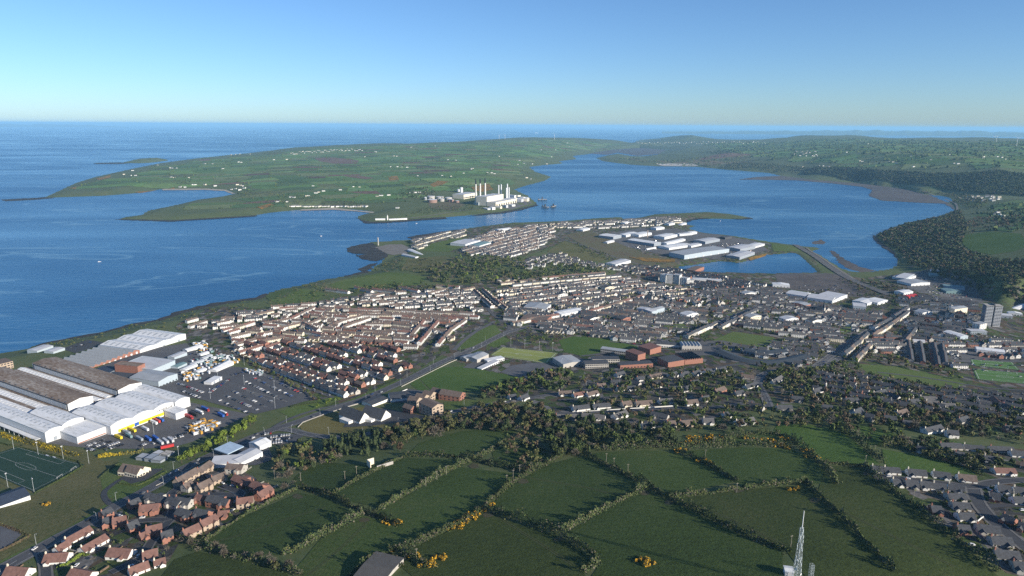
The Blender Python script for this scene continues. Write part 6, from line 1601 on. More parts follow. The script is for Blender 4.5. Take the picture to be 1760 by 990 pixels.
wood('among the right-hand houses', [(1330,640),(1460,640),(1600,665),(1780,690),(1790,770),(1600,745),(1480,725),(1360,720)], 900, [('dark', 3), ('mid', 2), ('olive', 3), ('bare', 5), ('rust', 2)], 5.5, 11)
wood('along the far edge of the pastures', [(1300,735),(1380,712),(1480,722),(1560,745),(1560,770),(1500,768),(1440,745),(1360,735)], 100, MIXW, 5, 10)
wood('by the bungalow estate', [(1540,770),(1600,755),(1700,780),(1740,800),(1690,815),(1620,795)], 120, [('dark', 4), ('bare', 3), ('olive', 3), ('mid', 1)], 4, 9)
wood('in the estate gardens by the main road', [(160,900),(300,840),(420,820),(470,860),(350,930),(260,980),(150,985)], 60, [('olive', 3), ('mid', 3), ('bare', 2), ('lime', 1)], 2.5, 5)
wood('in the bottom-right gardens', [(1600,850),(1660,845),(1780,830),(1790,990),(1720,980),(1640,910)], 50, [('mid', 2), ('olive', 3), ('dark', 2)], 2.5, 5)
treeline('along the hedge below the estate', [(312,929),(350,945),(388,955),(420,962),(452,967),(492,980),(517,989)], 6.5, [('bare', 6), ('olive', 1)], 5, 8.5, 2)
treeline('at the estate corner of the pasture', [(470,850),(485,845),(500,838),(512,832)], 5, [('bare', 4), ('olive', 1)], 6, 9)
wood('in the central woods', [(760,455),(800,440),(870,445),(960,455),(1040,462),(1050,472),(980,484),(880,490),(800,490),(740,485),(720,470)], 620, [('dark', 4), ('mid', 3), ('olive', 3), ('bare', 4), ('fresh', 1)], 8, 15)
wood('in the park by the shore', [(600,505),(640,490),(700,488),(790,490),(780,500),(700,500),(640,506)], 70, [('dark', 3), ('olive', 3), ('mid', 2)], 6, 11)
wood('on the shore slope', [(640,466),(670,450),(720,440),(760,450),(740,470),(690,466),(660,470)], 110, [('olive', 4), ('dark', 3), ('bare', 3)], 4, 9)
wood('on the shore slope', [(445,530),(470,514),(520,492),(570,482),(575,500),(560,515),(480,530)], 110, [('olive', 4), ('mid', 2), ('dark', 2), ('bare', 2)], 3, 7)
wood('in the seaside gardens', [(60,600),(150,578),(250,556),(350,532),(430,518),(440,530),(360,552),(300,570),(200,580),(120,596)], 110, [('olive', 4), ('dark', 2), ('mid', 3)], 3, 6)
wood('beside the railway', [(1440,478),(1475,482),(1530,490),(1600,510),(1620,535),(1560,530),(1500,515),(1450,490)], 240, [('bare', 5), ('olive', 3), ('rust', 2), ('mid', 1)], 5, 9)
wood('around the old town church', [(1150,515),(1200,500),(1260,500),(1300,515),(1270,535),(1200,530)], 70, [('mid', 3), ('olive', 3), ('dark', 2), ('bare', 2)], 6, 10)
wood('behind the crescent-roofed school', [(1225,595),(1290,590),(1330,600),(1410,595),(1420,630),(1350,605),(1250,608)], 70, [('olive', 4), ('fresh', 2), ('mid', 2)], 5, 9)
wood('in the allotments behind the lime pitch', [(870,585),(900,572),(970,575),(950,595),(905,592)], 45, [('olive', 3), ('mid', 3), ('bare', 1)], 3, 6)
wood('in the park at the right', [(1480,605),(1540,605),(1600,630),(1650,640),(1660,665),(1560,645),(1480,630)], 70, [('rust', 3), ('bare', 3), ('fresh', 2), ('olive', 2)], 6, 11)
wood('around the waste ground', [(990,420),(1020,426),(1060,445),(1045,450),(1000,435)], 45, [('dark', 4), ('olive', 3)], 5, 9)
wood('on the lagoon point', [(1230,446),(1262,440),(1270,449),(1240,450)], 25, [('olive', 4), ('dark', 2)], 4, 6)
wood('between the town terraces', [(850,560),(880,500),(1000,490),(1120,490),(1300,500),(1500,545),(1640,560),(1760,600),(1500,590),(1400,630),(1300,600),(1100,600),(950,590)], 1100, MIXT, 3, 8)
wood('between the white terraces', [(400,600),(440,540),(560,510),(780,500),(830,560),(760,605),(620,670),(560,680)], 420, [('olive', 3), ('mid', 3), ('dark', 2), ('rust', 2)], 2.5, 5.5)
wood('in the harbour gardens', [(800,440),(850,400),(960,395),(1060,385),(1170,378),(1060,395),(960,420),(900,450)], 110, [('olive', 3), ('dark', 3), ('bare', 2)], 3, 7)
wood('on the wooded scarp', [(1506,408),(1530,394),(1560,386),(1620,374),(1650,362),(1662,395),(1650,425),(1700,445),(1790,452),(1790,528),(1730,514),(1680,500),(1620,480),(1562,456),(1545,440),(1530,425)], 3000, [('bare', 3), ('rust', 2), ('olive', 1), ('dark', 8)], 9, 15, check=False)  # bare and dark trees; the large dark share also paints in the slope's shade
wood('on the wooded scarp', [(1640,395),(1680,375),(1760,372),(1760,395),(1700,398),(1655,405)], 200, [('rust', 5), ('bare', 4), ('dark', 2)], 8, 13, check=False)
wood('on the far cliff', [(1380,300),(1400,288),(1480,291),(1560,296),(1640,300),(1780,303),(1790,338),(1700,334),(1620,326),(1540,316),(1440,306)], 4600, [('dark', 9), ('bare', 2)], 12, 20, check=False)  # nearly all dark-leaved: the cliff's shade is put into the leaf colour
wood('on the far lough shore', [(1230,290),(1260,280),(1310,281),(1390,288),(1400,300),(1320,294)], 700, [('dark', 4), ('olive', 3), ('bare', 2)], 10, 18, check=False)
wood('on the far lough shore', [(1200,263),(1290,255),(1300,262),(1230,268)], 350, [('dark', 6), ('bare', 1)], 12, 18, check=False)
wood('beside the village at the right', [(1580,330),(1660,332),(1700,345),(1680,362),(1650,350)], 260, [('dark', 4), ('olive', 4), ('bare', 3)], 8, 14, check=False)
wood('by the power station', [(680,345),(690,325),(740,322),(752,335),(730,345)], 160, [('dark', 5), ('bare', 2), ('olive', 1)], 8, 14, check=False)
wood('by the power station', [(700,372),(720,358),(790,352),(840,356),(800,362),(740,368)], 150, [('dark', 4), ('olive', 4)], 4, 9, check=False)
wood('by the power station', [(775,330),(780,312),(800,320),(810,330)], 50, [('dark', 4), ('bare', 2)], 6, 12, check=False)
wood('above the bay village', [(430,345),(400,335),(440,330),(560,340),(620,350),(560,353),(470,352)], 130, [('dark', 4), ('olive', 3)], 6, 11, check=False)
wood('above the bay village', [(290,318),(310,300),(335,302),(325,322)], 50, [('dark', 4), ('olive', 1)], 6, 11, check=False)

wood('around the curved road junction', [(1290,625),(1340,628),(1420,620),(1480,612),(1500,640),(1420,650),(1330,655)], 120, MIXT, 5, 10)
wood('around the railway yard', [(1340,500),(1440,498),(1500,512),(1560,530),(1500,530),(1400,515)], 70, [('bare', 3), ('olive', 3), ('mid', 2)], 4, 8)
# ---- individual trees: the largest in the picture; the rest one mass of woodland
TV = [t for t in TREES if in_frame(t[0], t[1], 15)]
TV.sort(key=lambda t: t[2] / scr(t[0], t[1])[2], reverse=True)
TI, TRs = TV[:300], TV[300:]
tg = {}
for t in TI: tg.setdefault((t[4], t[3]), []).append(t)
for (zone, kn), ts in tg.items():
    ts.sort(key=lambda t: scr(t[0], t[1])[0])
    for i, t in enumerate(ts):
        x, y, h, _, _ = t; s = h / 10.0
        root = link('tree', None, loc=(x, y, Hs(x, y)), rz=random.uniform(0, 6.28), scale=(s * random.uniform(.9, 1.2), s * random.uniform(.9, 1.2), s))
        tag(root, ('' if len(ts) == 1 else ordinal(i) + ' from left ') + KINDS[kn][2] + ' ' + zone, 'tree', 'trees ' + zone)
        link('trunk', TRUNKS[i % 4], root); link('crown', random.choice(CROWNS[kn]), root)
allm = []; qs = []; mi = []; mid = {}
for t in TRs:
    x, y, h, kn, _ = t; s = h / 10.0
    d = scr(x, y)[2]
    v = random.randrange(4); ms = KINDS[kn][0]; m_ = ms[v % len(ms)]
    if m_ not in mid: mid[m_] = len(allm); allm.append(m_)
    q = (FARC if d < 2000 else FARL)[kn][v]; a = random.uniform(0, 6.28); c, sn = math.cos(a), math.sin(a)
    k = s * random.uniform(.9, 1.2)
    o = np.empty_like(q); o[..., 0] = (q[..., 0] * c - q[..., 1] * sn) * k + x; o[..., 1] = (q[..., 0] * sn + q[..., 1] * c) * k + y; o[..., 2] = q[..., 2] * s + Hs(x, y)
    qs.append(o); mi += [mid[m_]] * len(q)
tag(link('woodland', quads_mesh('woodland', np.concatenate(qs), allm, mi)), 'farther trees that read as one mass of woodland', kind='stuff')
print('TREES', len(TREES), len(TV), len(TRs))

# ---- hedges of the foreground pastures
def hedge(pxs, label, width=2.6, h=2.4, mix=None, dens=20, tall=0.16):
    if mix is None: width *= 1.2; h *= 1.45
    w = resample(smooth(PW(pxs), 1), 1.0); r = rng
    n = int(len(w) * dens)
    i = r.integers(0, len(w), n); t = tangents(w); nr = np.column_stack([-t[:, 1], t[:, 0]])
    nzl = np.convolve(r.normal(0, 1, len(w) + 24), np.ones(5) / 5, 'same')[12:-12][:len(w)]; nzb = np.convolve(r.normal(0, 1, len(w) + 60), np.ones(19) / 19, 'same')[30:-30][:len(w)]
    lum = np.clip(1 + nzl * .55 + nzb * 1.1, .25, 2.1) + (np.convolve(r.random(len(w)) < tall * .35, np.ones(4), 'same')[:len(w)] > 0) * .7
    if tall == 0: lum = np.ones(len(w))
    lat = r.normal(0, 1, n) * width * .36
    c2 = w[i] + nr[i] * lat[:, None] + t[i] * r.uniform(-.6, .6, n)[:, None]
    z = np.abs(r.uniform(.0, 1, n)) ** .6 * h * lum[i] * np.clip(1.15 - np.abs(lat) / (width * .9), .2, 1)
    C = np.column_stack([c2, Hn(c2[:, 0], c2[:, 1]) + z])
    N = np.column_stack([nr[i] * np.sign(lat)[:, None], np.full(n, .7)]) + r.normal(0, .5, (n, 3))
    V = rquads(C, N, r.uniform(.5, 1.15, n), r)
    ms = mix or [L_DARK, L_MID, L_OLIVE, L_BARE, L_MID, L_DARK]
    patch = (np.sin(i * .09 + r.uniform(0, 9)) + r.normal(0, .8, n)); mi = np.digitize(patch, np.linspace(-1.2, 1.2, len(ms) + 1)[1:-1])
    o = link('hedge', quads_mesh('hedge', V, ms, mi)); tag(o, label, 'hedge', 'hedges between the pastures')
    return o
HEDGES = [
 ([(353,931),(413,889),(461,864),(510,841)],'hedge dividing the brick estate from the nearest pasture',2.0,1.8),
 ([(514,838),(565,852),(620,879),(645,887),(663,894),(686,904)],'hedge running right from the bare tree clump to an orange gorse tip',3.4,3.0),
 ([(621,884),(585,904),(552,922),(520,938),(487,955)],'hedge between the two leftmost pastures',4.0,3.6),
 ([(312,929),(388,955),(452,967),(492,981),(517,990)],'hedge along the bottom edge at the left',3.5,3.0),
 ([(650,876),(688,854),(731,829),(787,801),(815,790),(840,775),(873,755)],'long hedge with poles across the upper left pastures',3.2,2.6),
 ([(693,785),(741,783),(787,787),(820,793),(853,801),(903,813)],'dark hedge below the bend wood',3.8,3.6),
 ([(668,950),(701,942),(741,922),(777,907),(797,897),(817,884),(835,871),(865,841),(903,816),(941,796),(966,783),(1000,768)],'longest hedge crossing the middle with orange gorse',3.6,3.2),
 ([(835,876),(873,888),(916,904),(959,917),(990,937),(1021,955),(1028,967),(1000,984)],'thick hedge curving down to the bottom centre',4.0,3.4),
 ([(965,914),(1023,881),(1074,856),(1111,837)],'bright hedge rising right from the central hedge junction',3.8,3.4),
 ([(1003,780),(1043,801),(1074,816),(1112,834),(1142,854),(1187,874),(1225,894),(1283,922),(1339,942),(1356,950)],'long dark hedge descending to the lattice mast',3.6,3.0),
 ([(1149,854),(1212,849),(1276,839),(1360,833),(1385,828)],'hedge running level to the right from the long dark hedge',3.0,2.6),
 ([(1162,775),(1187,785),(1212,796),(1238,811),(1266,828)],'short hedge with gorse clumps in the upper middle pastures',3.4,2.8),
 ([(1010,774),(1031,773),(1112,770),(1157,770),(1200,770),(1276,765),(1360,768)],'hedge at the top of the upper middle pastures',4.0,3.6),
 ([(1385,828),(1403,849),(1428,871),(1461,904),(1501,947),(1537,983)],'thin hedge with gaps casting separate long shadows',2.2,2.4),
 ([(1486,801),(1511,828),(1562,864),(1612,904),(1663,942),(1714,985)],'hedge along the left side of the bungalow estate',4.0,3.4),
 ([(1360,758),(1398,786),(1426,813),(1436,833)],'bushy hedge with gorse left of the right-hand pastures',4.4,4.2),
 ([(1418,796),(1471,801),(1486,801)],'short level hedge above the right-hand pasture',3,2.4),
 ([(1440,728),(1456,745),(1486,770),(1517,796)],'thick hedge between the bright right-hand pastures',5,4.6),
 ([(1516,768),(1550,762),(1575,765),(1600,785),(1663,801),(1683,816)],'thick hedge above the bungalow estate',5,4.4),
 ([(571,850),(600,832),(640,812),(693,785)],'low hedge at the ruined farm walls',2.4,1.8),
 ([(690,975),(668,950),(640,965),(600,992)],'hedge along the left side of the barn',3,2.6),
 ([(735,975),(715,965),(690,950)],'short hedge behind the barn with gorse',3.2,2.8),
 ([(1222,764),(1262,750),(1332,744),(1366,758)],'hedge above the gorse-edged strip field',4,3.6)]
for pxs, lab, wd, h in HEDGES: hedge(pxs, lab, wd, h)
YGORSE = mat('yellow_gorse', [(0.05,0.06,0.012),(0.34,0.25,0.015),(0.5,0.38,0.02)], rough=.8, scale=0.6, contrast=1.5)
hedge([(0,746),(25,755),(60,763),(110,778),(135,783)], 'bright yellow gorse hedge between the pitch and the white warehouse', 5, 3.0, [YGORSE, YGORSE, L_OLIVE])
hedge([(170,786),(200,782),(235,779),(246,775)], 'yellow gorse strip below the parked lorries', 4, 2.6, [YGORSE, L_OLIVE])
hedge([(0,762),(40,771),(90,782),(150,797),(110,822),(60,848)], 'dark clipped hedge round the football pitch', 1.4, 1.3, [L_DARK, L_MID], tall=0)
hedge([(172,822),(190,806),(206,797)], 'clipped dark hedge left of the chapel', 1.6, 1.6, [L_DARK], tall=0)
hedge([(206,832),(235,836),(250,830),(285,812)], 'clipped green hedge along the chapel car park', 1.4, 1.2, [L_MID], tall=0)
hedge([(0,902),(24,910),(50,922)], 'rounded ochre hedge beside the grey playground', 2, 1.6, [L_OLIVE, L_RUST], tall=0)
hedge([(0,948),(25,936),(50,922)], 'straight ochre hedge below the grey playground', 2, 1.4, [L_OLIVE, L_RUST], tall=0)
hedge([(100,975),(118,970),(140,952),(150,955)], 'yellow-green clipped hedge amid the red-roofed bungalows', 2, 1.8, [L_LIME, L_FRESH], tall=0)
hedge([(500,700),(520,695),(545,692)], 'dark clipped hedge at the car park corner', 2.5, 2, [L_DARK], tall=0)
# ---- gorse in flower
def gorse(px, py, rad, label, n=240):
    p = P(px, py); r = rng; k = max(3, int(rad * 1.4)); V = []
    for j in range(k):
        c = np.array([r.uniform(-1, 1) * rad, r.uniform(-.7, .7) * rad]); q = r.uniform(.8, 1.9)
        d = r.normal(size=(n // k + 4, 3)); d[:, 2] = np.abs(d[:, 2]); d /= np.linalg.norm(d, axis=1)[:, None]
        cc = np.column_stack([c[0] + d[:, 0] * q, c[1] + d[:, 1] * q, .3 + d[:, 2] * q * 1.35])
        V.append(rquads(cc, d + r.normal(0, .3, d.shape), r.uniform(.4, .85, len(cc)), r))
    V = np.concatenate(V); V[..., 2] += Hn(V[..., 0] + p.x, V[..., 1] + p.y) - p.z
    o = link('gorse_bush', quads_mesh('gorse_bush', V, [GORSE, L_OLIVE], (r.random(len(V)) < .34).astype(int)), loc=(p.x, p.y, p.z)); tag(o, label, 'gorse', 'flowering gorse in the pastures')
GO = [(670,896,6,'orange gorse at the tip of the hedge near the left pastures'),(780,909,5,'lower gorse clump along the longest hedge'),(792,900,5,'second gorse clump up the longest hedge'),(806,892,5,'third gorse clump up the longest hedge'),(818,884,5,'fourth gorse clump up the longest hedge'),(828,878,4,'fifth gorse clump up the longest hedge'),(843,869,4,'highest gorse clump on the longest hedge'),(710,958,4,'gorse right behind the barn'),(742,972,5,'gorse left half of the bottom clump by the barn'),(757,960,5,'gorse right half of the bottom clump by the barn'),(672,946,3,'small gorse above the barn roof'),(728,970,4,'gorse between the barn and the bottom clump'),(1103,965,3.5,'left half of the lone gorse in the bottom pasture'),(1115,970,3,'right half of the lone gorse in the bottom pasture'),(1170,775,6,'gorse at the top of the short hedge'),(1204,793,5,'gorse lower on the short hedge'),(1218,797,4,'gorse lowest on the short hedge'),(1192,758,8,'wide gorse bank above the upper pastures, left'),(1212,755,8,'wide gorse bank above the upper pastures, middle'),(1232,752,7,'wide gorse bank above the upper pastures, right'),(1190,752,6,'gorse behind the wide bank'),(1320,757,6,'gorse left of the bright right-hand pasture'),(1345,770,6,'gorse on the level hedge at the right'),(1385,777,6,'gorse amid the bushy right-hand hedge'),(1365,842,4,'gorse at the right end of the level hedge'),(1286,754,4,'small gorse on the strip field edge'),(950,745,6,'orange gorse in the wood above the pastures'),(1035,764,4,'small gorse under the dark wood'),(80,868,3,'small yellow gorse in the unmown meadow'),(1200,760,7,'gorse bank directly above the short hedge'),(1224,758,6,'gorse right below the wide bank'),(1178,765,5,'gorse left below the wide bank'),(1335,762,6,'gorse between the bushy and level hedges'),(1395,786,6,'gorse lower on the bushy right-hand hedge'),(1350,756,5,'gorse above the level hedge at the right'),(680,900,4,'gorse just right of the left hedge tip'),(786,905,4,'gorse between the two lowest clumps of the longest hedge')]
for x, y, r_, lab in GO:
    if r_: gorse(x, y, r_ * 1.2, lab, 330)

# ---- farmland beyond the town: jittered fields with hedges between them
FARM = attr_mat('farmland', scale=0.03, amount=0.3)
def farmland(name, poly, ang, cw, ch, cols, seed, hedge_p=.75, hedge_h=3.5, sub=3, bank=None):
    r = np.random.default_rng(seed); w = PW(poly); u = np.array([math.cos(ang), math.sin(ang)]); v = np.array([-u[1], u[0]])
    c = w.mean(0); A = (w - c) @ u; B = (w - c) @ v
    ni = int((A.max() - A.min()) / cw) + 2; nj = int((B.max() - B.min()) / ch) + 2
    gx = A.min() - cw / 2 + np.arange(ni + 1)[:, None] * cw + r.uniform(-.32, .32, (ni + 1, nj + 1)) * cw
    gy = B.min() - ch / 2 + np.arange(nj + 1)[None] * ch + r.uniform(-.32, .32, (ni + 1, nj + 1)) * ch
    Px = c[0] + gx * u[0] + gy * v[0]; Py = c[1] + gx * u[1] + gy * v[1]
    V = []; CO = []; hq = []; hm = []
    t = np.linspace(0, 1, sub + 1)
    for i in range(ni):
        for j in range(nj):
            q = np.array([[Px[i, j], Py[i, j]], [Px[i+1, j], Py[i+1, j]], [Px[i+1, j+1], Py[i+1, j+1]], [Px[i, j+1], Py[i, j+1]]])
            m = q.mean(0)
            if not inside(w, q[:, 0], q[:, 1]).all() : continue
            hq_ok = Hn(q[:, 0], q[:, 1])
            if hq_ok.min() < 2.5 or occupied(m[0], m[1], 10): continue
            col = np.array(cols[r.integers(len(cols))]) * r.uniform(.7, 1.3)
            G = (q[0] * (1 - t)[:, None, None] + q[1] * t[:, None, None]) * (1 - t)[None, :, None] + (q[3] * (1 - t)[:, None, None] + q[2] * t[:, None, None]) * t[None, :, None]
            Z = Hn(G[..., 0], G[..., 1]) + .8
            for a in range(sub):
                for b in range(sub):
                    V.append([[*G[a, b], Z[a, b]], [*G[a+1, b], Z[a+1, b]], [*G[a+1, b+1], Z[a+1, b+1]], [*G[a, b+1], Z[a, b+1]]]); CO.append(col)
            for e0, e1 in ((0, 1), (0, 3)):
                if r.random() > hedge_p: continue
                L = np.hypot(*(q[e1] - q[e0])); k = int(L / 7)
                s = r.random(k); s = s[np.sin(s * 9 + r.uniform(0, 6)) > -.65]
                cc = q[e0] + (q[e1] - q[e0]) * s[:, None] + r.normal(0, 1.2, (len(s), 2)); hh = hedge_h * r.uniform(.4, 1.5, len(s))
                hh = np.where(r.random(len(s)) < .12, hh * 2.2, hh)
                C3 = np.column_stack([cc, Hn(cc[:, 0], cc[:, 1]) + .4 + hh * .5]) if len(s) else np.zeros((0, 3))
                for rep in range(2):
                    N = r.normal(size=C3.shape) * np.array([1, 1, .4]) + np.array([.4, -.5, .2])
                    hq.append(rquads(C3 + r.normal(0, .6, C3.shape), N, hh * 1.3, r)) if len(s) else None
    V = np.array(V)
    me = quads_mesh(name, V, [FARM])
    ca = me.color_attributes.new('col', 'FLOAT_COLOR', 'CORNER')
    cc = np.repeat(np.column_stack([np.array(CO), np.ones(len(CO))]), 4, axis=0)
    ca.data.foreach_set('color', cc.astype(np.float32).ravel())
    if me.polygons[0].normal.z < 0: me.flip_normals()
    tag(link(name, me), kind='structure')
    if hq: tag(link('hedgerows', quads_mesh('hedgerows', np.concatenate(hq), [L_MID])), 'distant field hedges and hedge trees', kind='stuff')
GRS = [(0.085,0.15,0.04),(0.10,0.175,0.05),(0.12,0.185,0.06),(0.09,0.155,0.055),(0.135,0.165,0.07),(0.115,0.135,0.06),(0.075,0.12,0.045),(0.105,0.15,0.05)]
BRN = [(0.12,0.075,0.055)]
farmland('farmland', [(95,334),(135,316),(230,292),(330,276),(440,265),(520,255),(667,249.5),(819,244.5),(905,241),(1010,242),(1090,248),(1060,254),(980,264),(960,274),(912,285),(925,297),(905,314),(880,322),(850,330),(800,330),(780,345),(690,350),(640,360),(570,356),(460,362),(300,376),(245,374),(330,350),(405,336),(395,324),(280,322)], .35, 190, 150, GRS * 3 + BRN, 21, hedge_h=2.3)
farmland('farmland', [(1240,262),(1200,246),(1330,244),(1420,238),(1600,241),(1800,243),(1800,302),(1620,298),(1540,294),(1460,290),(1390,284),(1310,278)], -.4, 200, 160, GRS, 22, hedge_h=4.5, hedge_p=.9)
farmland('farmland', [(1030,273),(1060,268),(1140,275),(1200,270),(1290,262),(1320,276),(1230,288),(1130,284)], .1, 160, 120, [(0.125,0.10,0.06),(0.10,0.105,0.055),(0.09,0.10,0.045)], 23, hedge_h=4)
farmland('farmland', [(1660,370),(1700,350),(1800,340),(1800,400),(1760,440),(1700,432)], .5, 110, 90, GRS, 24, hedge_h=4, hedge_p=1)

# ---- garden shrubs of the town
sq = []; smi = []; SM = [L_MID, L_OLIVE, L_DARK, L_FRESH]
base_s = [crown(900 + k, 9, 'round', 3, 4.2) * .16 for k in range(5)]
for b in BL:
    x, y, ang, n, uw, dep = b[:6]; u = np.array([math.cos(ang), math.sin(ang)]); v = np.array([-u[1], u[0]])
    for i in range(int(n * 2.2) + 1):
        s_ = random.uniform(-.5, .5) * n * uw; t_ = (dep / 2 + random.uniform(2, 11)) * random.choice((1, 1, -.75)); q = np.array([x, y]) + u * s_ + v * t_
        if occupied(q[0], q[1], .2) or not zone_free(q[0], q[1], .8): continue
        k = random.uniform(.6, 1.7); V = base_s[random.randrange(5)] * k; sq.append(V + np.array([q[0], q[1], Hs(*q) - .2])); smi += [random.randrange(4)] * len(V)
tag(link('garden_shrubs', quads_mesh('garden_shrubs', np.concatenate(sq), SM, smi)), 'shrubs and small bushes in the town gardens', kind='stuff')

# ---- worn gateways and faint tracks in the pastures
WORN = mat('worn_earth', [(0.06,0.058,0.028),(0.08,0.072,0.04),(0.05,0.06,0.024)], scale=.25, rough=.95)
for gx, gy in [(625,893),(838,884),(900,826),(1108,846),(1150,862),(1270,842),(1400,858),(960,925),(700,948),(1490,812),(512,852),(815,800)]:
    sheet('worn_gateway', [(gx - 9, gy + 1), (gx - 3, gy - 3), (gx + 6, gy - 2), (gx + 10, gy + 3), (gx + 2, gy + 6), (gx - 6, gy + 5)], WORN, off=.26, step=3, noise=.5)
TRK = mat('grass_track', [(0.075,0.085,0.035),(0.095,0.1,0.045)], scale=.2, rough=.95)
for pl in [[(910,822),(960,830),(1010,838),(1060,852),(1095,848)],[(845,878),(880,905),(930,935),(985,972)],[(1160,866),(1230,880),(1300,915),(1350,938)],[(630,898),(600,930),(560,965),(530,988)],[(1410,862),(1470,890),(1550,930),(1640,975)],[(360,935),(430,915),(500,890),(560,872)]]:
    w_ = resample(smooth(PW(pl), 2), 6)
    for sh_ in (-.9, .9): tag(ribbon_mb(w_, .55, .3, shift=sh_).build('path', TRK), kind='structure')
# ================================================================ vehicles
CARC = [('white', plain('car_white', (0.72,0.72,0.72), .3)), ('silver', plain('car_silver', (0.42,0.43,0.45), .3)), ('black', plain('car_black', (0.02,0.02,0.022), .25)), ('dark blue', plain('car_blue', (0.03,0.06,0.18), .3)), ('red', plain('car_red', (0.36,0.03,0.03), .3)), ('grey', plain('car_grey', (0.13,0.135,0.145), .3))]
TYRE = plain('tyre', (0.02,0.02,0.02), .9)
def car_meshes(m):
    b = MB()
    sec = [(-2.15, .45, .85), (-2.1, .35, .95), (-1.2, .35, 1.0), (1.2, .35, 1.0), (2.0, .35, .82), (2.15, .45, .7)]
    for (xa, za, ta), (xb, zb, tb) in zip(sec[:-1], sec[1:]):
        b.face([(xa, -.88, ta), (xb, -.88, tb), (xb, .88, tb), (xa, .88, ta)][::-1]); b.face([(xa, -.88, za), (xb, -.88, zb), (xb, -.88, tb), (xa, -.88, ta)]); b.face([(xa, .88, za), (xb, .88, zb), (xb, .88, tb), (xa, .88, ta)])
    for x, z, t in (sec[0], sec[-1]): b.face([(x, -.88, z), (x, .88, z), (x, .88, t), (x, -.88, t)])
    b.face([(-1.3, -.66, 1.47), (.45, -.66, 1.47), (.45, .66, 1.47), (-1.3, .66, 1.47)])
    g = MB()
    lo = [(-1.95, -.82, .97), (1.1, -.82, 1.0), (1.1, .82, 1.0), (-1.95, .82, .97)]; hi = [(-1.3, -.68, 1.45), (.45, -.68, 1.45), (.45, .68, 1.45), (-1.3, .68, 1.45)]
    for i in range(4): g.face([lo[i], lo[(i+1) % 4], hi[(i+1) % 4], hi[i]])
    w = MB()
    for x in (-1.3, 1.35):
        for y in (-.9, .68): w.tube((x, y, .33), (x, y + .22, .33), .33, n=10)
    return b.mesh('body', [m]), g.mesh('window_glass', [GLASSP]), w.mesh('wheels', [TYRE])
CARM = {n: car_meshes(m) for n, m in CARC}
CARS = []      # x, y, angle, colour, zone
CW = ['white'] * 5 + ['silver'] * 4 + ['black'] * 6 + ['grey'] * 4 + ['dark blue'] * 3 + ['red'] * 2
def car_row(zone, a, b, spacing=2.7, fill=.7, cols=CW, turn=math.pi / 2):
    p, q = P(*a), P(*b); L = math.hypot(q.x - p.x, q.y - p.y); ang = math.atan2(q.y - p.y, q.x - p.x)
    for i in range(int(L / spacing)):
        if random.random() > fill: continue
        t = (i + .5) * spacing / L
        CARS.append((p.x + (q.x - p.x) * t, p.y + (q.y - p.y) * t, ang + turn + random.choice((0, math.pi)) + random.gauss(0, .03), random.choice(cols), zone))
Zc = 'in the big car park'
for k in range(7):
    f = k / 6.0
    ax, ay = 362 + (432 - 362) * f, 690 - (690 - 643) * f; bx, by = 440 + (528 - 440) * f, 711 - (711 - 676) * f
    car_row(Zc, (ax + 14, ay - 2), (bx - 10, by + 1), 2.7, .36, ['black'] * 6 + ['grey'] * 5 + ['dark blue'] * 3 + ['silver'] * 3 + ['white'] * 3 + ['red'])
Zc = 'in the factory side car park'
for a, b in [((312,672),(345,685)),((318,664),(350,676)),((305,660),(318,664)),((360,676),(395,652)),((398,646),(420,640))]: car_row(Zc, a, b, 2.7, .75)
Zc = 'in the packed lorry-yard car rows'
for a, b in [((150,768),(180,756)),((160,770),(196,758)),((170,773),(208,760)),((180,775),(216,764)),((150,772),(165,776)),((262,764),(300,752)),((280,760),(316,750)),((270,771),(292,767)),((305,750),(330,742)),((240,768),(256,762))]: car_row(Zc, a, b, 2.5, .92, ['black'] * 5 + ['white'] * 5 + ['grey'] * 3)
Zc = 'in the used-car lot'
for a, b in [((455,754),(500,748)),((460,758),(508,753)),((468,763),(500,758)),((450,748),(470,745))]: car_row(Zc, a, b, 2.8, .85, ['white'] * 4 + ['silver'] * 2 + ['red'] + ['black'] * 2)
car_row('in the chapel car park', (238,812), (262,812), 2.7, .15)
car_row('in the seaside car park', (120,599), (160,588), 2.8, .5)
def cars_on_road(zone, w, n, lane=2.6):
    t = tangents(w)
    for _ in range(n):
        i = random.randrange(1, len(w) - 1); s = random.choice((-1, 1)); nn = np.array([-t[i][1], t[i][0]])
        p = w[i] + nn * lane * s
        CARS.append((p[0], p[1], math.atan2(t[i][1], t[i][0]) + (math.pi if s > 0 else 0), random.choice(CW), zone))
cars_on_road('on the main road', R1, 16); cars_on_road('on the bend road', R2, 6)
def px_car(zone, lst):
    for x, y, dx, dy, c in lst:
        p, q = P(x, y), P(x + dx, y + dy); CARS.append((p.x, p.y, math.atan2(q.y - p.y, q.x - p.x), c, zone))
px_car('on the estate drives', [(207,888,8,1,'white'),(245,891,8,-1,'white'),(132,973,6,-5,'white'),(225,975,8,-4,'white'),(237,958,3,-5,'silver'),(264,954,5,-2,'grey'),(383,832,8,2,'white'),(400,836,8,0,'white'),(384,838,6,2,'black'),(368,846,6,2,'black'),(400,878,6,-3,'white'),(1737,938,1,4,'white'),(1670,938,6,0,'white'),(1757,878,7,0,'white'),(1527,820,6,0,'silver'),(1600,828,7,1,'black'),(1560,824,7,1,'white'),(1655,832,7,1,'grey'),(1700,842,4,2,'white')])
for seg, wd in STREETS: cars_on_road('parked in the town streets', resample(seg, 5), max(1, int(len(seg) * 1.1)), 1.9)
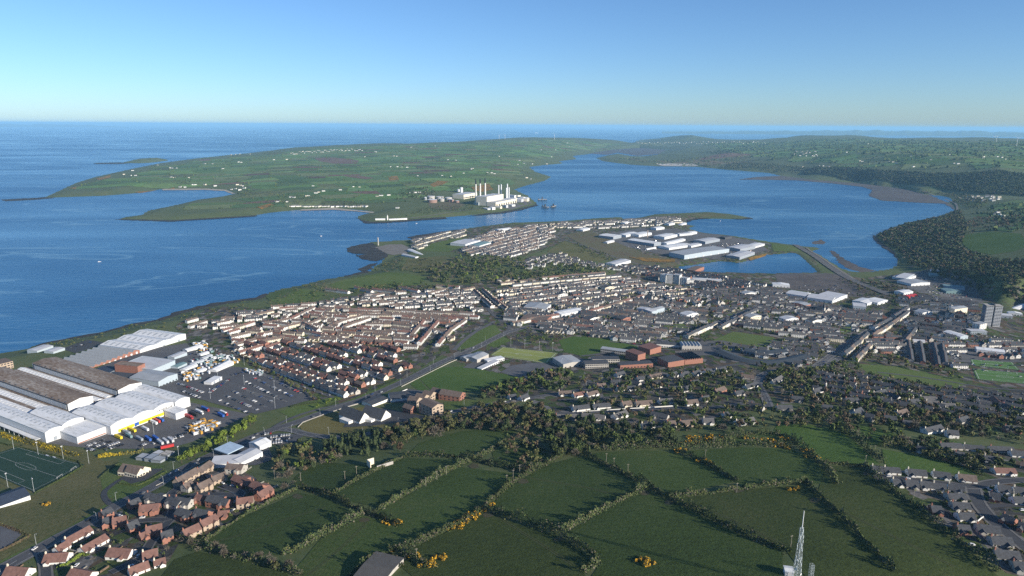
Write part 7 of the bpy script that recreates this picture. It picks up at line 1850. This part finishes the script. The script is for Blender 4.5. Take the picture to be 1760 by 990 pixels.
wood_y = [('in the harbour yards', [(1190,430),(1230,418),(1300,420),(1310,428),(1260,440),(1210,440)], 120), ('in the harbour yards', [(1080,425),(1130,412),(1150,424),(1110,432)], 40), ('in the right-hand yards', [(1560,485),(1600,470),(1680,495),(1685,515),(1620,515)], 110), ('in the retail car park', [(1340,490),(1440,490),(1470,505),(1400,512)], 50), ('on the harbour quay', [(1000,386),(1090,380),(1170,378),(1100,388)], 50), ('in the town car parks', [(1640,560),(1690,575),(1760,585),(1660,590)], 50), ('in the seaside yard', [(320,600),(370,600),(410,625),(380,640),(340,640)], 40)]
for zone, poly, n in wood_y:
    w = PW(poly); x0, y0 = w.min(0); x1, y1 = w.max(0); k = 0
    for _ in range(n * 12):
        x, y = random.uniform(x0, x1), random.uniform(y0, y1)
        if inside(w, np.array([x]), np.array([y]))[0] and zone_free(x, y, 1):
            CARS.append((x, y, random.choice((.4, 1.97)) + random.gauss(0, .1), random.choice(CW), zone)); k += 1
            if k >= n: break
CV = [c for c in CARS if in_frame(c[0], c[1], 5)]
CV.sort(key=lambda c: scr(c[0], c[1])[2])
cg = {}
for c in CV[:300]: cg.setdefault((c[4], c[3]), []).append(c)
for (zone, cn), cs in cg.items():
    cs.sort(key=lambda c: scr(c[0], c[1])[0])
    for i, c in enumerate(cs):
        root = link('car', None, loc=(c[0], c[1], Hs(c[0], c[1]) + .45), rz=c[2])
        tag(root, ('' if len(cs) == 1 else ordinal(i) + ' from left ') + cn + ' car ' + zone, 'car', 'cars ' + zone)
        bm_, gm_, wm_ = CARM[cn]; link('body', bm_, root); link('window_glass', gm_, root); tag(link('wheels', wm_, root), kind='stuff')
V = []; Fc = []; MI = []; bi = 0; cmats = [m for _, m in CARC] + [GLASSP]; cidx = {n: i for i, (n, _) in enumerate(CARC)}
for c in CV[300:]:
    co, sn = math.cos(c[2]), math.sin(c[2]); z = Hs(c[0], c[1]) + .45
    for me_, k in ((CARM[c[3]][0], cidx[c[3]]), (CARM[c[3]][1], len(CARC))):
        a = np.array([v.co for v in me_.vertices]); V.append(np.column_stack([c[0] + a[:, 0] * co - a[:, 1] * sn, c[1] + a[:, 0] * sn + a[:, 1] * co, a[:, 2] + z]))
        for p in me_.polygons: Fc.append([v + bi for v in p.vertices]); MI.append(k)
        bi += len(a)
if V:
    me = bpy.data.meshes.new('far_cars'); me.from_pydata(np.vstack(V).tolist(), [], Fc)
    for m_ in cmats: me.materials.append(m_)
    me.polygons.foreach_set('material_index', MI); me.update()
    tag(link('far_cars', me), 'farther parked cars too small to count', kind='stuff')
print('CARS', len(CARS), len(CV))
# ---- lorries, trailers and stored units
def lorry(px, py, qx, qy, m, label, cab=None, L=13.0):
    p, q = P(px, py), P(qx, qy); a = math.atan2(q.y - p.y, q.x - p.x)
    R_ = link('lorry', None, loc=(p.x, p.y, p.z + .3), rz=a); tag(R_, label, 'lorry', 'lorries at the factory')
    k = MB(); k.box(-L / 2, L / 2, -1.25, 1.25, 1.1, 4.0, bottom=True); k.build('trailer', m, R_)
    if cab: k = MB(); k.box(L / 2 + .5, L / 2 + 2.6, -1.2, 1.2, .5, 3.4, bottom=True); CB = k.build('cab', cab, R_); k = MB(); k.box(L / 2 + 2.58, L / 2 + 2.66, -1.1, 1.1, 1.9, 2.9); k.build('windscreen', GLASSP, CB)
    for x in (-L / 2 + 2, -L / 2 + 3.3, L / 2 - 1) + ((L / 2 + 1.4,) if cab else ()):
        k = MB(); k.tube((x, -1.25, .5), (x, 1.25, .5), .5, n=10); k.build('wheel', TYRE, R_)
LO = [((352,705),(360,708),BLUEP,'blue-sided lorry with red cab at the yard edge',REDP),((342,710),(350,713),WHITE_W,'white lorry beside the blue-sided one',WHITE_W),((332,714),(340,717),BLACKP,'black lorry right of the white annex',BLACKP),((324,718),(332,721),REDP,'red lorry nearest the white annex',REDP),((384,712),(392,715),WHITE_W,'white lorry with red cab beside the car park',REDP),((265,729),(272,732),WHITE_W,'white lorry backed to the blue dock',None),((270,726),(277,729),REDP,'red lorry backed to the yellow docks',None),((276,724),(283,727),BLUEP,'blue lorry backed to the yellow docks',None),((228,742),(235,745),YELLOW,'yellow trailer at the dock doors',None),((218,746),(226,749),GREY_W,'grey trailer at the dock doors',None),((204,754),(212,757),YELLOW,'yellow trailer nearest the flat white block',None),((250,740),(257,743),WHITE_W,'white trailer in the open yard',None),((288,771),(302,768),REDP,'long red trailer at the bottom of the lorry park',None),((255,757),(262,761),BLUEP,'dark blue trailer in the lorry park',None),((268,756),(275,760),BLUEP,'second dark blue trailer in the lorry park',None),((276,763),(283,767),PALE_R,'pale trailer, left in the lorry park',None),((285,761),(292,765),PALE_R,'pale trailer, middle in the lorry park',None),((294,759),(301,763),PALE_R,'pale trailer, right in the lorry park',None),((222,752),(230,756),TEAL,'teal flatbed trailer before the docks',None),((240,757),(247,760),GREY_W,'dark trailer amid the yard',None),((380,716),(389,720),BLUEP,'blue trailer behind the red-cabbed lorry',None)]
for a, b, m_, lab, cb in LO: lorry(*a, *b, m_, lab, cb)
rr_ = random.Random(3); i = 0
ug = {}
for poly, n, z in [([(320,738),(350,722),(378,728),(360,742),(335,748)], 46, 'in the lorry park'), ([(325,590),(350,588),(372,605),(352,612)], 26, 'by the triple-gabled warehouse'), ([(322,625),(360,612),(400,612),(415,622),(395,632),(350,645),(325,648)], 60, 'in the storage yard'), ([(420,636),(455,640),(448,646),(424,642)], 22, 'behind the car park hedge'), ([(310,640),(332,640),(345,652),(320,656)], 22, 'beside the grey shed')]:
    w = PW(poly); x0, y0 = w.min(0); x1, y1 = w.max(0); k = 0
    for _ in range(n * 20):
        x, y = rr_.uniform(x0, x1), rr_.uniform(y0, y1)
        if inside(w, np.array([x]), np.array([y]))[0] and zone_free(x, y, 1) and not occupied(x, y, 2.0):
            occupy(x, y, 2.2); k += 1
            ug.setdefault((z, rr_.choice(['white', 'white', 'yellow', 'pale', 'grey', 'teal'] if 'lorry' not in z else ['yellow', 'white', 'yellow', 'pale', 'grey'])), []).append((x, y))
            if k >= n: break
UM = {}
for cn, m_ in (('white', WHITE_W), ('yellow', plain('ochre_paint', (0.48,0.27,0.05), .6)), ('pale', PALE_R), ('grey', GREY_W), ('teal', TEAL)):
    k = MB(); k.box(-3, 3, -1.2, 1.2, .2, 2.7, bottom=True); k.box(-2.4, -.6, -.9, .9, 2.7, 3.0); a = k.mesh('casing', [m_]); k = MB(); k.box(1.4, 2.8, -1.23, 1.23, .7, 2.2); k.tube((2.3, 0, 2.7), (2.3, 0, 3.4), .15, n=6); UM[cn] = (a, k.mesh('vent_panel', [DARK_W]))
for (z, cn), lst in ug.items():
    lst.sort(key=lambda t: scr(*t)[0])
    for i, (x, y) in enumerate(lst):
        R_ = link('generator_unit', None, loc=(x, y, Hs(x, y) + .3), rz=rr_.choice((.85, 2.42)) + rr_.gauss(0, .05), scale=(1, 1, rr_.uniform(.8, 1.25)))
        tag(R_, ('' if len(lst) == 1 else ordinal(i) + ' from left ') + cn + ' boxed unit stored ' + z, 'container', 'units stored at the factory')
        link('casing', UM[cn][0], R_); link('vent_panel', UM[cn][1], R_)

# ================================================================ poles, lamps, mast
WOODP = plain('weathered_pole', (0.30,0.27,0.22), .9)
def pole_meshes():
    k = MB(); k.tube((0, 0, -1), (0, 0, 9), .17, .12, 7); a = k.mesh('shaft', [WOODP])
    k = MB(); k.box(-1.0, 1.0, -.08, .08, 8.2, 8.4, bottom=True)
    for x in (-.9, 0, .9): k.tube((x, 0, 8.4), (x, 0, 8.7), .07, n=5)
    return a, k.mesh('crossarm', [WOODP])
pa, pb = pole_meshes()
PO = [(767,816,'by the gap in the long upper left hedge'),(751,825,'second down the long upper left hedge'),(732,836,'third down the long upper left hedge'),(871,832,'lowest of three above the central hedge junction'),(882,823,'middle of three above the central hedge junction'),(893,814,'highest of three above the central hedge junction'),(1042,794,'at the top of the long dark hedge'),(1055,802,'second down the long dark hedge'),(1079,813,'third down the long dark hedge'),(1212,788,'beside the short gorse hedge'),(1266,847,'at the level right-hand hedge'),(1227,765,'behind the wide gorse bank'),(593,825,'in the hedge of the small left pasture'),(613,816,'near the ruined farm walls'),(517,827,'by the bare tree clump'),(472,823,'at the estate back gardens'),(1487,798,'at the corner of the bungalow hedge'),(1503,780,'amid the thick hedge at the right'),(1570,857,'in the first bungalow garden'),(1667,801,'amid the trees above the bungalows'),(1359,940,'just left of the lattice mast'),(716,962,'amid gorse behind the barn')]
for x, y, lab in PO:
    p = P(x, y); R_ = link('telegraph_pole', None, loc=p, rz=random.uniform(-.5, .5)); tag(R_, 'wooden telegraph pole ' + lab, 'pole', 'telegraph poles'); link('shaft', pa, R_); link('crossarm', pb, R_)
k = MB(); k.tube((0, 0, -.5), (0, 0, 9.5), .13, .08, 7); k.tube((0, 0, 9.5), (1.6, 0, 9.9), .07, .06, 6); la = k.mesh('post', [STEEL]); k = MB(); k.box(1.2, 2.1, -.16, .16, 9.82, 10.02, bottom=True); lb = k.mesh('lamp_head', [PALE_R])
def lamps(w, zone, step, off):
    ww = resample(w, 2.0); t = tangents(ww); n = int(step / 2); out = []
    for j, i in enumerate(range(n // 2, len(ww), n)):
        s = 1 if j % 2 else -1; nn = np.array([-t[i][1], t[i][0]]) * s; p = ww[i] + nn * off
        if in_frame(*p): out.append((p, math.atan2(-nn[1], -nn[0])))
    out.sort(key=lambda q: scr(*q[0])[0])
    for j, (p, a) in enumerate(out):
        R_ = link('street_lamp', None, loc=(p[0], p[1], Hs(*p)), rz=a); tag(R_, '%s from left grey street lamp %s' % (ordinal(j), zone), 'street lamp', 'street lamps'); link('post', la, R_); link('lamp_head', lb, R_)
lamps(R1, 'along the main road', 34, 8.2); lamps(R2, 'along the bend road', 40, 6)
k = MB(); k.tube((0, 0, -.5), (0, 0, 15), .16, .1, 7); fa = k.mesh('mast', [STEEL]); k = MB(); k.box(-.9, .9, -.25, .25, 14.4, 15.3, bottom=True); fb = k.mesh('floodlight', [PALE_R])
FLD = [(59,847,'at the near corner of the dark pitch'),(14,838,'left below the dark pitch'),(24,773,'at the far side of the dark pitch'),(66,782,'second along the far side of the dark pitch'),(109,789,'third along the far side of the dark pitch'),(153,797,'at the right corner of the dark pitch'),(878,596,'leftmost behind the lime pitch'),(902,599,'second behind the lime pitch'),(927,602,'third behind the lime pitch'),(950,604,'rightmost behind the lime pitch'),(965,632,'at the near right of the lime pitch'),(1690,640,'behind the red-edged pitch, left'),(1730,646,'behind the red-edged pitch, right'),(375,655,'by the round island in the car park'),(362,686,'at the near side of the big car park'),(420,662,'in the middle of the big car park, left'),(472,672,'in the middle of the big car park, right'),(420,628,'at the far side of the big car park'),(473,702,'at the near corner of the big car park'),(265,747,'in the open lorry yard'),(308,790,'at the corner of the lorry park')]
for x, y, lab in FLD:
    p = P(x, y); R_ = link('floodlight_mast', None, loc=p, rz=random.uniform(0, 3)); tag(R_, 'slim floodlight mast ' + lab, 'floodlight', 'floodlight masts'); link('mast', fa, R_); link('floodlight', fb, R_)
def goal(px, py, rz, label):
    p = P(px, py); R_ = link('goal', None, loc=(p.x, p.y, p.z + .45), rz=rz); tag(R_, label, 'goal', 'football goals')
    k = MB(); k.tube((-3.6, 0, 0), (-3.6, 0, 2.44), .07); k.build('post', WHITE_W, R_); k = MB(); k.tube((3.6, 0, 0), (3.6, 0, 2.44), .07); k.build('post', WHITE_W, R_)
    k = MB(); k.tube((-3.6, 0, 2.44), (3.6, 0, 2.44), .07); k.build('crossbar', WHITE_W, R_)
    k = MB()
    for a in np.linspace(-3.6, 3.6, 9): k.tube((a, 0, 2.44), (a, 1.8, 0), .03, n=4, cap=False)
    tag(k.build('net', WHITE_W, R_), kind='stuff')
ga = world_angle((146,799), (58,846))
goal(103, 822, ga + math.pi, 'white goal at the near end of the dark pitch'); goal(127, 808, ga + math.pi, 'smaller white goal near the right corner of the dark pitch')
def dugout(px, py, lab):
    p = P(px, py); R_ = link('dugout', None, loc=(p.x, p.y, p.z), rz=ga + 1.2); tag(R_, lab, 'dugout')
    k = MB()
    for j in range(6):
        a, b = math.pi * j / 6 * .7, math.pi * (j + 1) / 6 * .7; k.face([(-2.5, 1.4 * math.cos(a), 2.0 * math.sin(a)), (2.5, 1.4 * math.cos(a), 2.0 * math.sin(a)), (2.5, 1.4 * math.cos(b), 2.0 * math.sin(b)), (-2.5, 1.4 * math.cos(b), 2.0 * math.sin(b))])
    k.build('shell', STEEL, R_); k = MB(); k.box(-2.3, 2.3, .2, .6, .3, .5, bottom=True); k.build('bench', BLUEP, R_)
dugout(82, 785, 'left glass dugout beside the dark pitch'); dugout(94, 788, 'right glass dugout beside the dark pitch')
# pitch fences: posts and mesh rails
FENCE = plain('fence_steel', (0.05,0.09,0.08), .6)
def fence(corners, h, label, step=6.0, col=None):
    w = PW(corners); w = resample(np.vstack([w, w[:1]]), step); o = w[0]; z0 = Hs(*o)
    R_ = link('fence', None, loc=(o[0], o[1], z0)); tag(R_, label, 'fence')
    k = MB()
    for p in w: k.tube((p[0]-o[0], p[1]-o[1], Hs(*p)-z0-.3), (p[0]-o[0], p[1]-o[1], Hs(*p)-z0+h), .07, n=4)
    tag(k.build('posts', col or FENCE, R_), kind='stuff')
    k = MB()
    for a, b in zip(w[:-1], w[1:]):
        for f in np.linspace(.1, 1, int(h * 2.2)): k.tube((a[0]-o[0], a[1]-o[1], Hs(*a)-z0+h*f), (b[0]-o[0], b[1]-o[1], Hs(*b)-z0+h*f), .035, n=3, cap=False)
    tag(k.build('wires', col or FENCE, R_), kind='stuff')
fence(PIT2, 3.2, 'green steel fence round the lime pitch')
fence([(1674,658),(1668,632),(1780,641),(1795,664)], 1.2, 'red rail fence round the right-hand pitch', col=REDP)
# white garden walls
def gwall(pxs, label, h=1.4, m=WHITE_H):
    w = resample(PW(pxs), 6.0); k = MB(); t = tangents(w); n = np.column_stack([-t[:, 1], t[:, 0]]) * .14; o = w[0]; z0 = Hs(*o)
    for i in range(len(w) - 1):
        a, b = w[i] - o, w[i+1] - o; za, zb = Hs(*w[i]) - z0, Hs(*w[i+1]) - z0
        A0, A1, B0, B1 = a - n[i], a + n[i], b - n[i+1], b + n[i+1]
        k.face([(*A0, za - .5), (*B0, zb - .5), (*B0, zb + h), (*A0, za + h)]); k.face([(*A1, za - .5), (*B1, zb - .5), (*B1, zb + h), (*A1, za + h)]); k.face([(*A0, za + h), (*B0, zb + h), (*B1, zb + h), (*A1, za + h)])
    R_ = k.build('garden_wall', m, loc=(o[0], o[1], z0)); tag(R_, label, 'wall')
gwall([(984,709),(1045,706),(1120,701),(1165,698)], 'long white garden wall along the middle bungalow road')
gwall([(512,735),(520,727),(560,712),(600,699),(618,694)], 'pale curving wall on the church green', 1.2, CONC)
gwall([(300,824),(320,813),(350,800),(360,794)], 'white wall between the forecourt and the main road', 1.2)
gwall([(690,665),(720,650),(770,625),(800,612)], 'pale wall along the dual road', 1.0, CONC)
gwall([(670,687),(685,676),(700,670)], 'white wall left of the playground by the terrace')
gwall([(268,836),(300,820)], 'pale wall along the estate edge', 1.1, CONC)
gwall([(1672,905),(1685,893),(1690,890)], 'white wall round the corner bungalow garden')
gwall([(1240,600),(1300,605)], 'pale wall behind the crescent school', 1.2, CONC)

# ---- lattice mast at the bottom edge
mp_ = P(1366, 1016); htop = None
d_ = math.hypot(mp_.x, mp_.y)
lo_, hi_ = 5.0, 140.0
for _ in range(40):
    mid_ = (lo_ + hi_) / 2
    if to_px(mp_.x, mp_.y, mp_.z + mid_)[1] > 878: lo_ = mid_
    else: hi_ = mid_
MH = lo_
R_ = link('lattice_mast', None, loc=mp_, rz=.4); tag(R_, 'tall steel lattice radio mast with white top pole', 'mast')
hl = MH * .80; b0, b1 = 2.1, .6
def cn(z, i):
    w = b0 + (b1 - b0) * (z / hl); return Vector(((-w, w, w, -w)[i], (-w, -w, w, w)[i], z))
GALV = plain('bright_galvanised', (0.42,0.47,0.49), .4, .1)
for i in range(4):
    k = MB(); k.tube(cn(-1, i), cn(hl, i), .10, .07, 6); k.build('leg', GALV, R_)
k = MB(); nz_ = 22
for j in range(nz_):
    z0, z1 = hl * j / nz_, hl * (j + 1) / nz_
    for i in range(4):
        k.tube(cn(z0, i), cn(z1, (i + 1) % 4), .035, n=4, cap=False); k.tube(cn(z0, (i + 1) % 4), cn(z1, i), .035, n=4, cap=False); k.tube(cn(z1, i), cn(z1, (i + 1) % 4), .04, n=4, cap=False)
tag(k.build('bracing', GALV, R_), kind='stuff')
k = MB(); k.tube((0, 0, hl), (0, 0, MH), .28, .22, 10); k.build('top_pole', WHITE_W, R_)
for z in (.97, .92, .86, .80, .72, .66, .55, .50, .42, .35):
    for s in (0, 1, 2):
        a = s * 2.1 + z * 9; w = b0 + (b1 - b0) * z + .45
        k = MB(); x, y = math.cos(a) * w, math.sin(a) * w
        k.box(x - .16, x + .16, y - .16, y + .16, hl * z - 1.1, hl * z + .9, bottom=True); k.tube((x * .6, y * .6, hl * z), (x, y, hl * z), .05, n=4); k.build('antenna', GALV, R_)
for z, a in ((.45, 1.0), (.38, 3.5), (.30, 5.0)):
    w = b0 + (b1 - b0) * z + .5; c = Vector((math.cos(a) * w, math.sin(a) * w, hl * z)); dv = Vector((math.cos(a), math.sin(a), 0))
    k = MB(); k.tube(c, c + dv * .35, .3, .75, 14); k.build('dish', WHITE_W, R_)
p = P(1392, 1003); R_ = link('lattice_mast', None, loc=p, rz=.2); tag(R_, 'short stubby lattice frame right of the tall mast', 'mast')
for i, (x, y) in enumerate(((-1, -1), (1, -1), (1, 1), (-1, 1))): k = MB(); k.tube((x, y, -1), (x, y, 13), .09, n=5); k.build('leg', GALV, R_)
k = MB(); q = [(-1, -1), (1, -1), (1, 1), (-1, 1)]
for j in range(7):
    for i in range(4): k.tube((*q[i], j * 1.9), (*q[(i+1) % 4], j * 1.9 + 1.9), .05, n=4, cap=False); k.tube((*q[i], j * 1.9 + 1.9), (*q[(i+1) % 4], j * 1.9 + 1.9), .05, n=4, cap=False)
tag(k.build('bracing', GALV, R_), kind='stuff')
shed('equipment_hut', 'small pale equipment hut at the foot of the mast', (1349,990), (1364,991), 6, 3, .6, 1, 'u', 'gable', PALE_R, WHITE_R, 'hut')

# ================================================================ far things
FH = []
def fhouse(zone, pts):
    for x, y in pts: FH.append((P(x, y), zone))
fhouse('on the peninsula', [(228,293.5),(213,300),(233,302),(225,302),(271,284),(293,289),(296,289.5),(303,289.5),(294,305),(300,306),(325,306),(383,290.5),(352,282),(365,282),(410,279),(415,279.5),(397,266.5),(405,265.5),(412,265),(430,265),(310,322),(318,322),(332,318),(336,318),(352,318),(370,320),(408,318),(413,319),(418,320),(405,325),(412,327),(420,324),(398,326),(471,275),(493,274.5),(538,320),(585,327),(607,321.5),(618,322),(556,329),(548,331),(543,332.5),(530,337),(525,337.5),(500,339.5),(505,340),(474,347.5),(478,347.5),(494,347.5),(648,338),(655,337),(668,336),(706,332),(714,331.5),(721,331),(729,331),(683,287),(690,287.5),(700,288),(671,287),(718,302.5),(645,261),(647,261.5),(627,270),(676,268.5),(682,269),(708,253),(706,254),(748,251),(770,275),(783,276),(858,269),(812,290),(838,297),(845,297.5),(850,299),(810,291),(797,298),(760,302),(775,303.5),(893,276),(890,283),(915,282),(900,281),(940,282),(948,270),(955,258),(978,252.5),(986,253),(1000,253),(975,246),(930,258),(905,306),(912,308),(683,358)])
random.seed(19)
fhouse('in the ridge village', [(random.uniform(505, 625), 0) for _ in range(0)] + [(x, 263.5 - (x - 500) * .055 + random.uniform(-2.2, 2.5)) for x in [500 + i * 2.6 + random.uniform(-1, 1) for i in range(48)]])
fhouse('along the bay beach', [(500 + i * 4.2 + random.uniform(-1, 1), 355.8 + random.uniform(-.6, .6) - abs(i - 14) * .04) for i in range(32)])
fhouse('in the far headland town', [(1095 + i * 3.4 + random.uniform(-1.5, 1.5), 246 + random.uniform(-1.5, 2.0) - i * .02) for i in range(66)])
fhouse('in the hillside villages', [(1365 + random.uniform(0, 40), 262 + random.uniform(-2, 7)) for _ in range(26)] + [(1478,277),(1482,278),(1528,278.5),(1535,279),(1541,281),(1566,269),(1455,262),(1492,247.5),(1640,281),(1647,282),(1722,271),(1714,270),(1690,270),(1632,266),(1600,275),(1570,287),(1408,286),(1415,285.5),(1425,287),(1380,287),(1240,278),(1690,272),(1728,274)])
fhouse('in the shaded village', [(random.uniform(1650, 1720), random.uniform(337, 346)) for _ in range(34)])
fhouse('on the farm above the scarp', [(1712,369),(1718,370),(1724,372),(1727,377),(1715,366)])
fhouse('at the quarry quay', [(1130,281.5),(1135,282.5),(1142,283),(1148,283),(1154,283.5),(1175,282),(1180,283.5),(1184,283)])
fm = {}
for nm, wm, rm in (('white', WHITE_H, TILE_G), ('pale', CREAM, TILE_G)):
    k = MB(); x0, y0, e, r_ = 7, 4, 4.5, 3
    for s in (-1, 1):
        k.face([(-x0, s*y0, -2), (x0, s*y0, -2), (x0, s*y0, e), (-x0, s*y0, e)]); k.face([(s*x0, -y0, -2), (s*x0, y0, -2), (s*x0, y0, e), (s*x0, 0, e+r_), (s*x0, -y0, e)])
    a = k.mesh('wall', [wm]); k = MB()
    for s in (-1, 1): k.face([(-x0-.3, s*(y0+.4), e-.2), (x0+.3, s*(y0+.4), e-.2), (x0+.3, 0, e+r_+.1), (-x0-.3, 0, e+r_+.1)])
    k.box(-x0+.6, -x0+1.6, -.5, .5, e+r_-.5, e+r_+1.2); fm[nm] = (a, k.mesh('roof', [rm]))
fg = {}
for p, z in FH:
    if p.z > 1.0: fg.setdefault(z, []).append(p)
for z, ps in fg.items():
    ps.sort(key=lambda p: to_px(*p)[0])
    for i, p in enumerate(ps):
        nm = 'white' if i % 4 else 'pale'; s = random.uniform(.7, 1.15)
        R_ = link('farmhouse', None, loc=(p.x, p.y, Hs(p.x, p.y) + .8), rz=random.gauss(.15, .35), scale=(s * 1.3, s, s)); tag(R_, '%s from left small %s house %s' % (ordinal(i), nm, z), 'house', 'far houses ' + z)
        link('wall', fm[nm][0], R_); link('roof', fm[nm][1], R_)
# wind turbines
for x, y, h, lab in [(858,239,70,'left one of two turbines on the peninsula ridge'),(868,239.5,70,'right one of two turbines on the peninsula ridge'),(953,240,90,'lone wind turbine on the peninsula skyline'),(1707.5,243.5,60,'left one of a turbine pair on the right skyline'),(1712,243.5,60,'right one of a turbine pair on the right skyline'),(1747,251.5,80,'wind turbine nearest the right edge')]:
    p = P(x, y); R_ = link('wind_turbine', None, loc=p); tag(R_, lab, 'wind turbine', 'wind turbines')
    k = MB(); k.tube((0, 0, -3), (0, 0, h), 2.2, 1.3, 8); k.build('tower', WHITE_W, R_); k = MB(); k.box(-1.5, 1.5, -3, 4, h, h + 3, bottom=True); k.build('nacelle', WHITE_W, R_)
    for j in range(3):
        a = j * 2.094 + .4; k = MB(); e = Vector((math.cos(a), 0, math.sin(a))); c = Vector((0, -3.4, h + 1.5)); k.tube(c, c + e * h * .5, 1.3, .3, 4); k.build('blade', WHITE_W, R_)
def boat(px, py, L, label, rz):
    x, y = at_z(px, py, 0); R_ = link('boat', None, loc=(x, y, 0), rz=rz); tag(R_, label, 'boat')
    k = MB(); w = L * .16; s = [(-L/2, w*.8), (L*.2, w), (L*.4, w*.6), (L/2, 0.05)]
    for (xa, wa), (xb, wb) in zip(s[:-1], s[1:]):
        for sg in (-1, 1): k.face([(xa, sg*wa*.8, -.3), (xb, sg*wb*.8, -.3), (xb, sg*wb, L*.09), (xa, sg*wa, L*.09)])
        k.face([(xa, -wa, L*.09), (xb, -wb, L*.09), (xb, wb, L*.09), (xa, wa, L*.09)])
    k.face([(-L/2, -w*.8, -.3), (-L/2, w*.8, -.3), (-L/2, w*.8, L*.09), (-L/2, -w*.8, L*.09)]); k.build('hull', WHITE_W, R_)
    k = MB(); k.box(-L*.3, L*.02, -w*.6, w*.6, L*.09, L*.22); k.build('cabin', WHITE_W, R_)
boat(171, 450, 9, 'small white boat alone on the open sea', .5); boat(552, 406, 10, 'small white boat off the reef', 1.0); boat(922, 229, 170, 'far white ship near the horizon', .2); boat(716, 384, 9, 'small white boat in the harbour channel', .7); boat(1238, 380, 8, 'small white boat behind the spit', .7)
# brown ploughed fields and gorse slopes on the peninsula
PLOUGH = mat('ploughed_soil', [(0.12,0.07,0.05),(0.15,0.09,0.065)], scale=.02, rough=.95)
for q in [[(582,301),(610,300.5),(643,306.5),(630,308.5),(600,304.5)],[(540,272),(575,271),(617,276),(612,282),(570,281),(548,277)],[(338,275),(365,273.5),(362,276),(345,277)]]: sheet('field', q, PLOUGH, off=1.5, step=30)
GP = mat('gorse_slope', [(0.05,0.06,0.02),(0.2,0.11,0.02),(0.34,0.18,0.02)], scale=.03, scale2=.2, rough=.9, contrast=1.5)
for q in [[(667,304),(683,302.5),(686,309),(670,311)],[(739,318),(752,311),(772,312),(760,318),(745,322)],[(440,356),(465,350),(472,353),(450,360)],[(810,322),(840,316),(848,326),(830,330),(815,328)],[(232,330),(300,322),(300,324.5),(240,332)],[(118,324),(132,321),(130,326)],[(165,307),(190,301),(190,305),(170,310)],[(1080,442),(1160,446),(1160,451),(1110,450)],[(1285,444),(1318,436),(1316,440),(1290,448)]]: sheet('gorse_slope', q, GP, off=1.4, step=20)
sheet('quarry_floor', [(1128,283),(1150,281),(1190,281.5),(1200,285),(1140,285.5)], CONC, off=1.4, step=25)
sheet('field', [(1190,277),(1230,266),(1275,262),(1290,266),(1240,272)], PLOUGH, off=1.5, step=30)
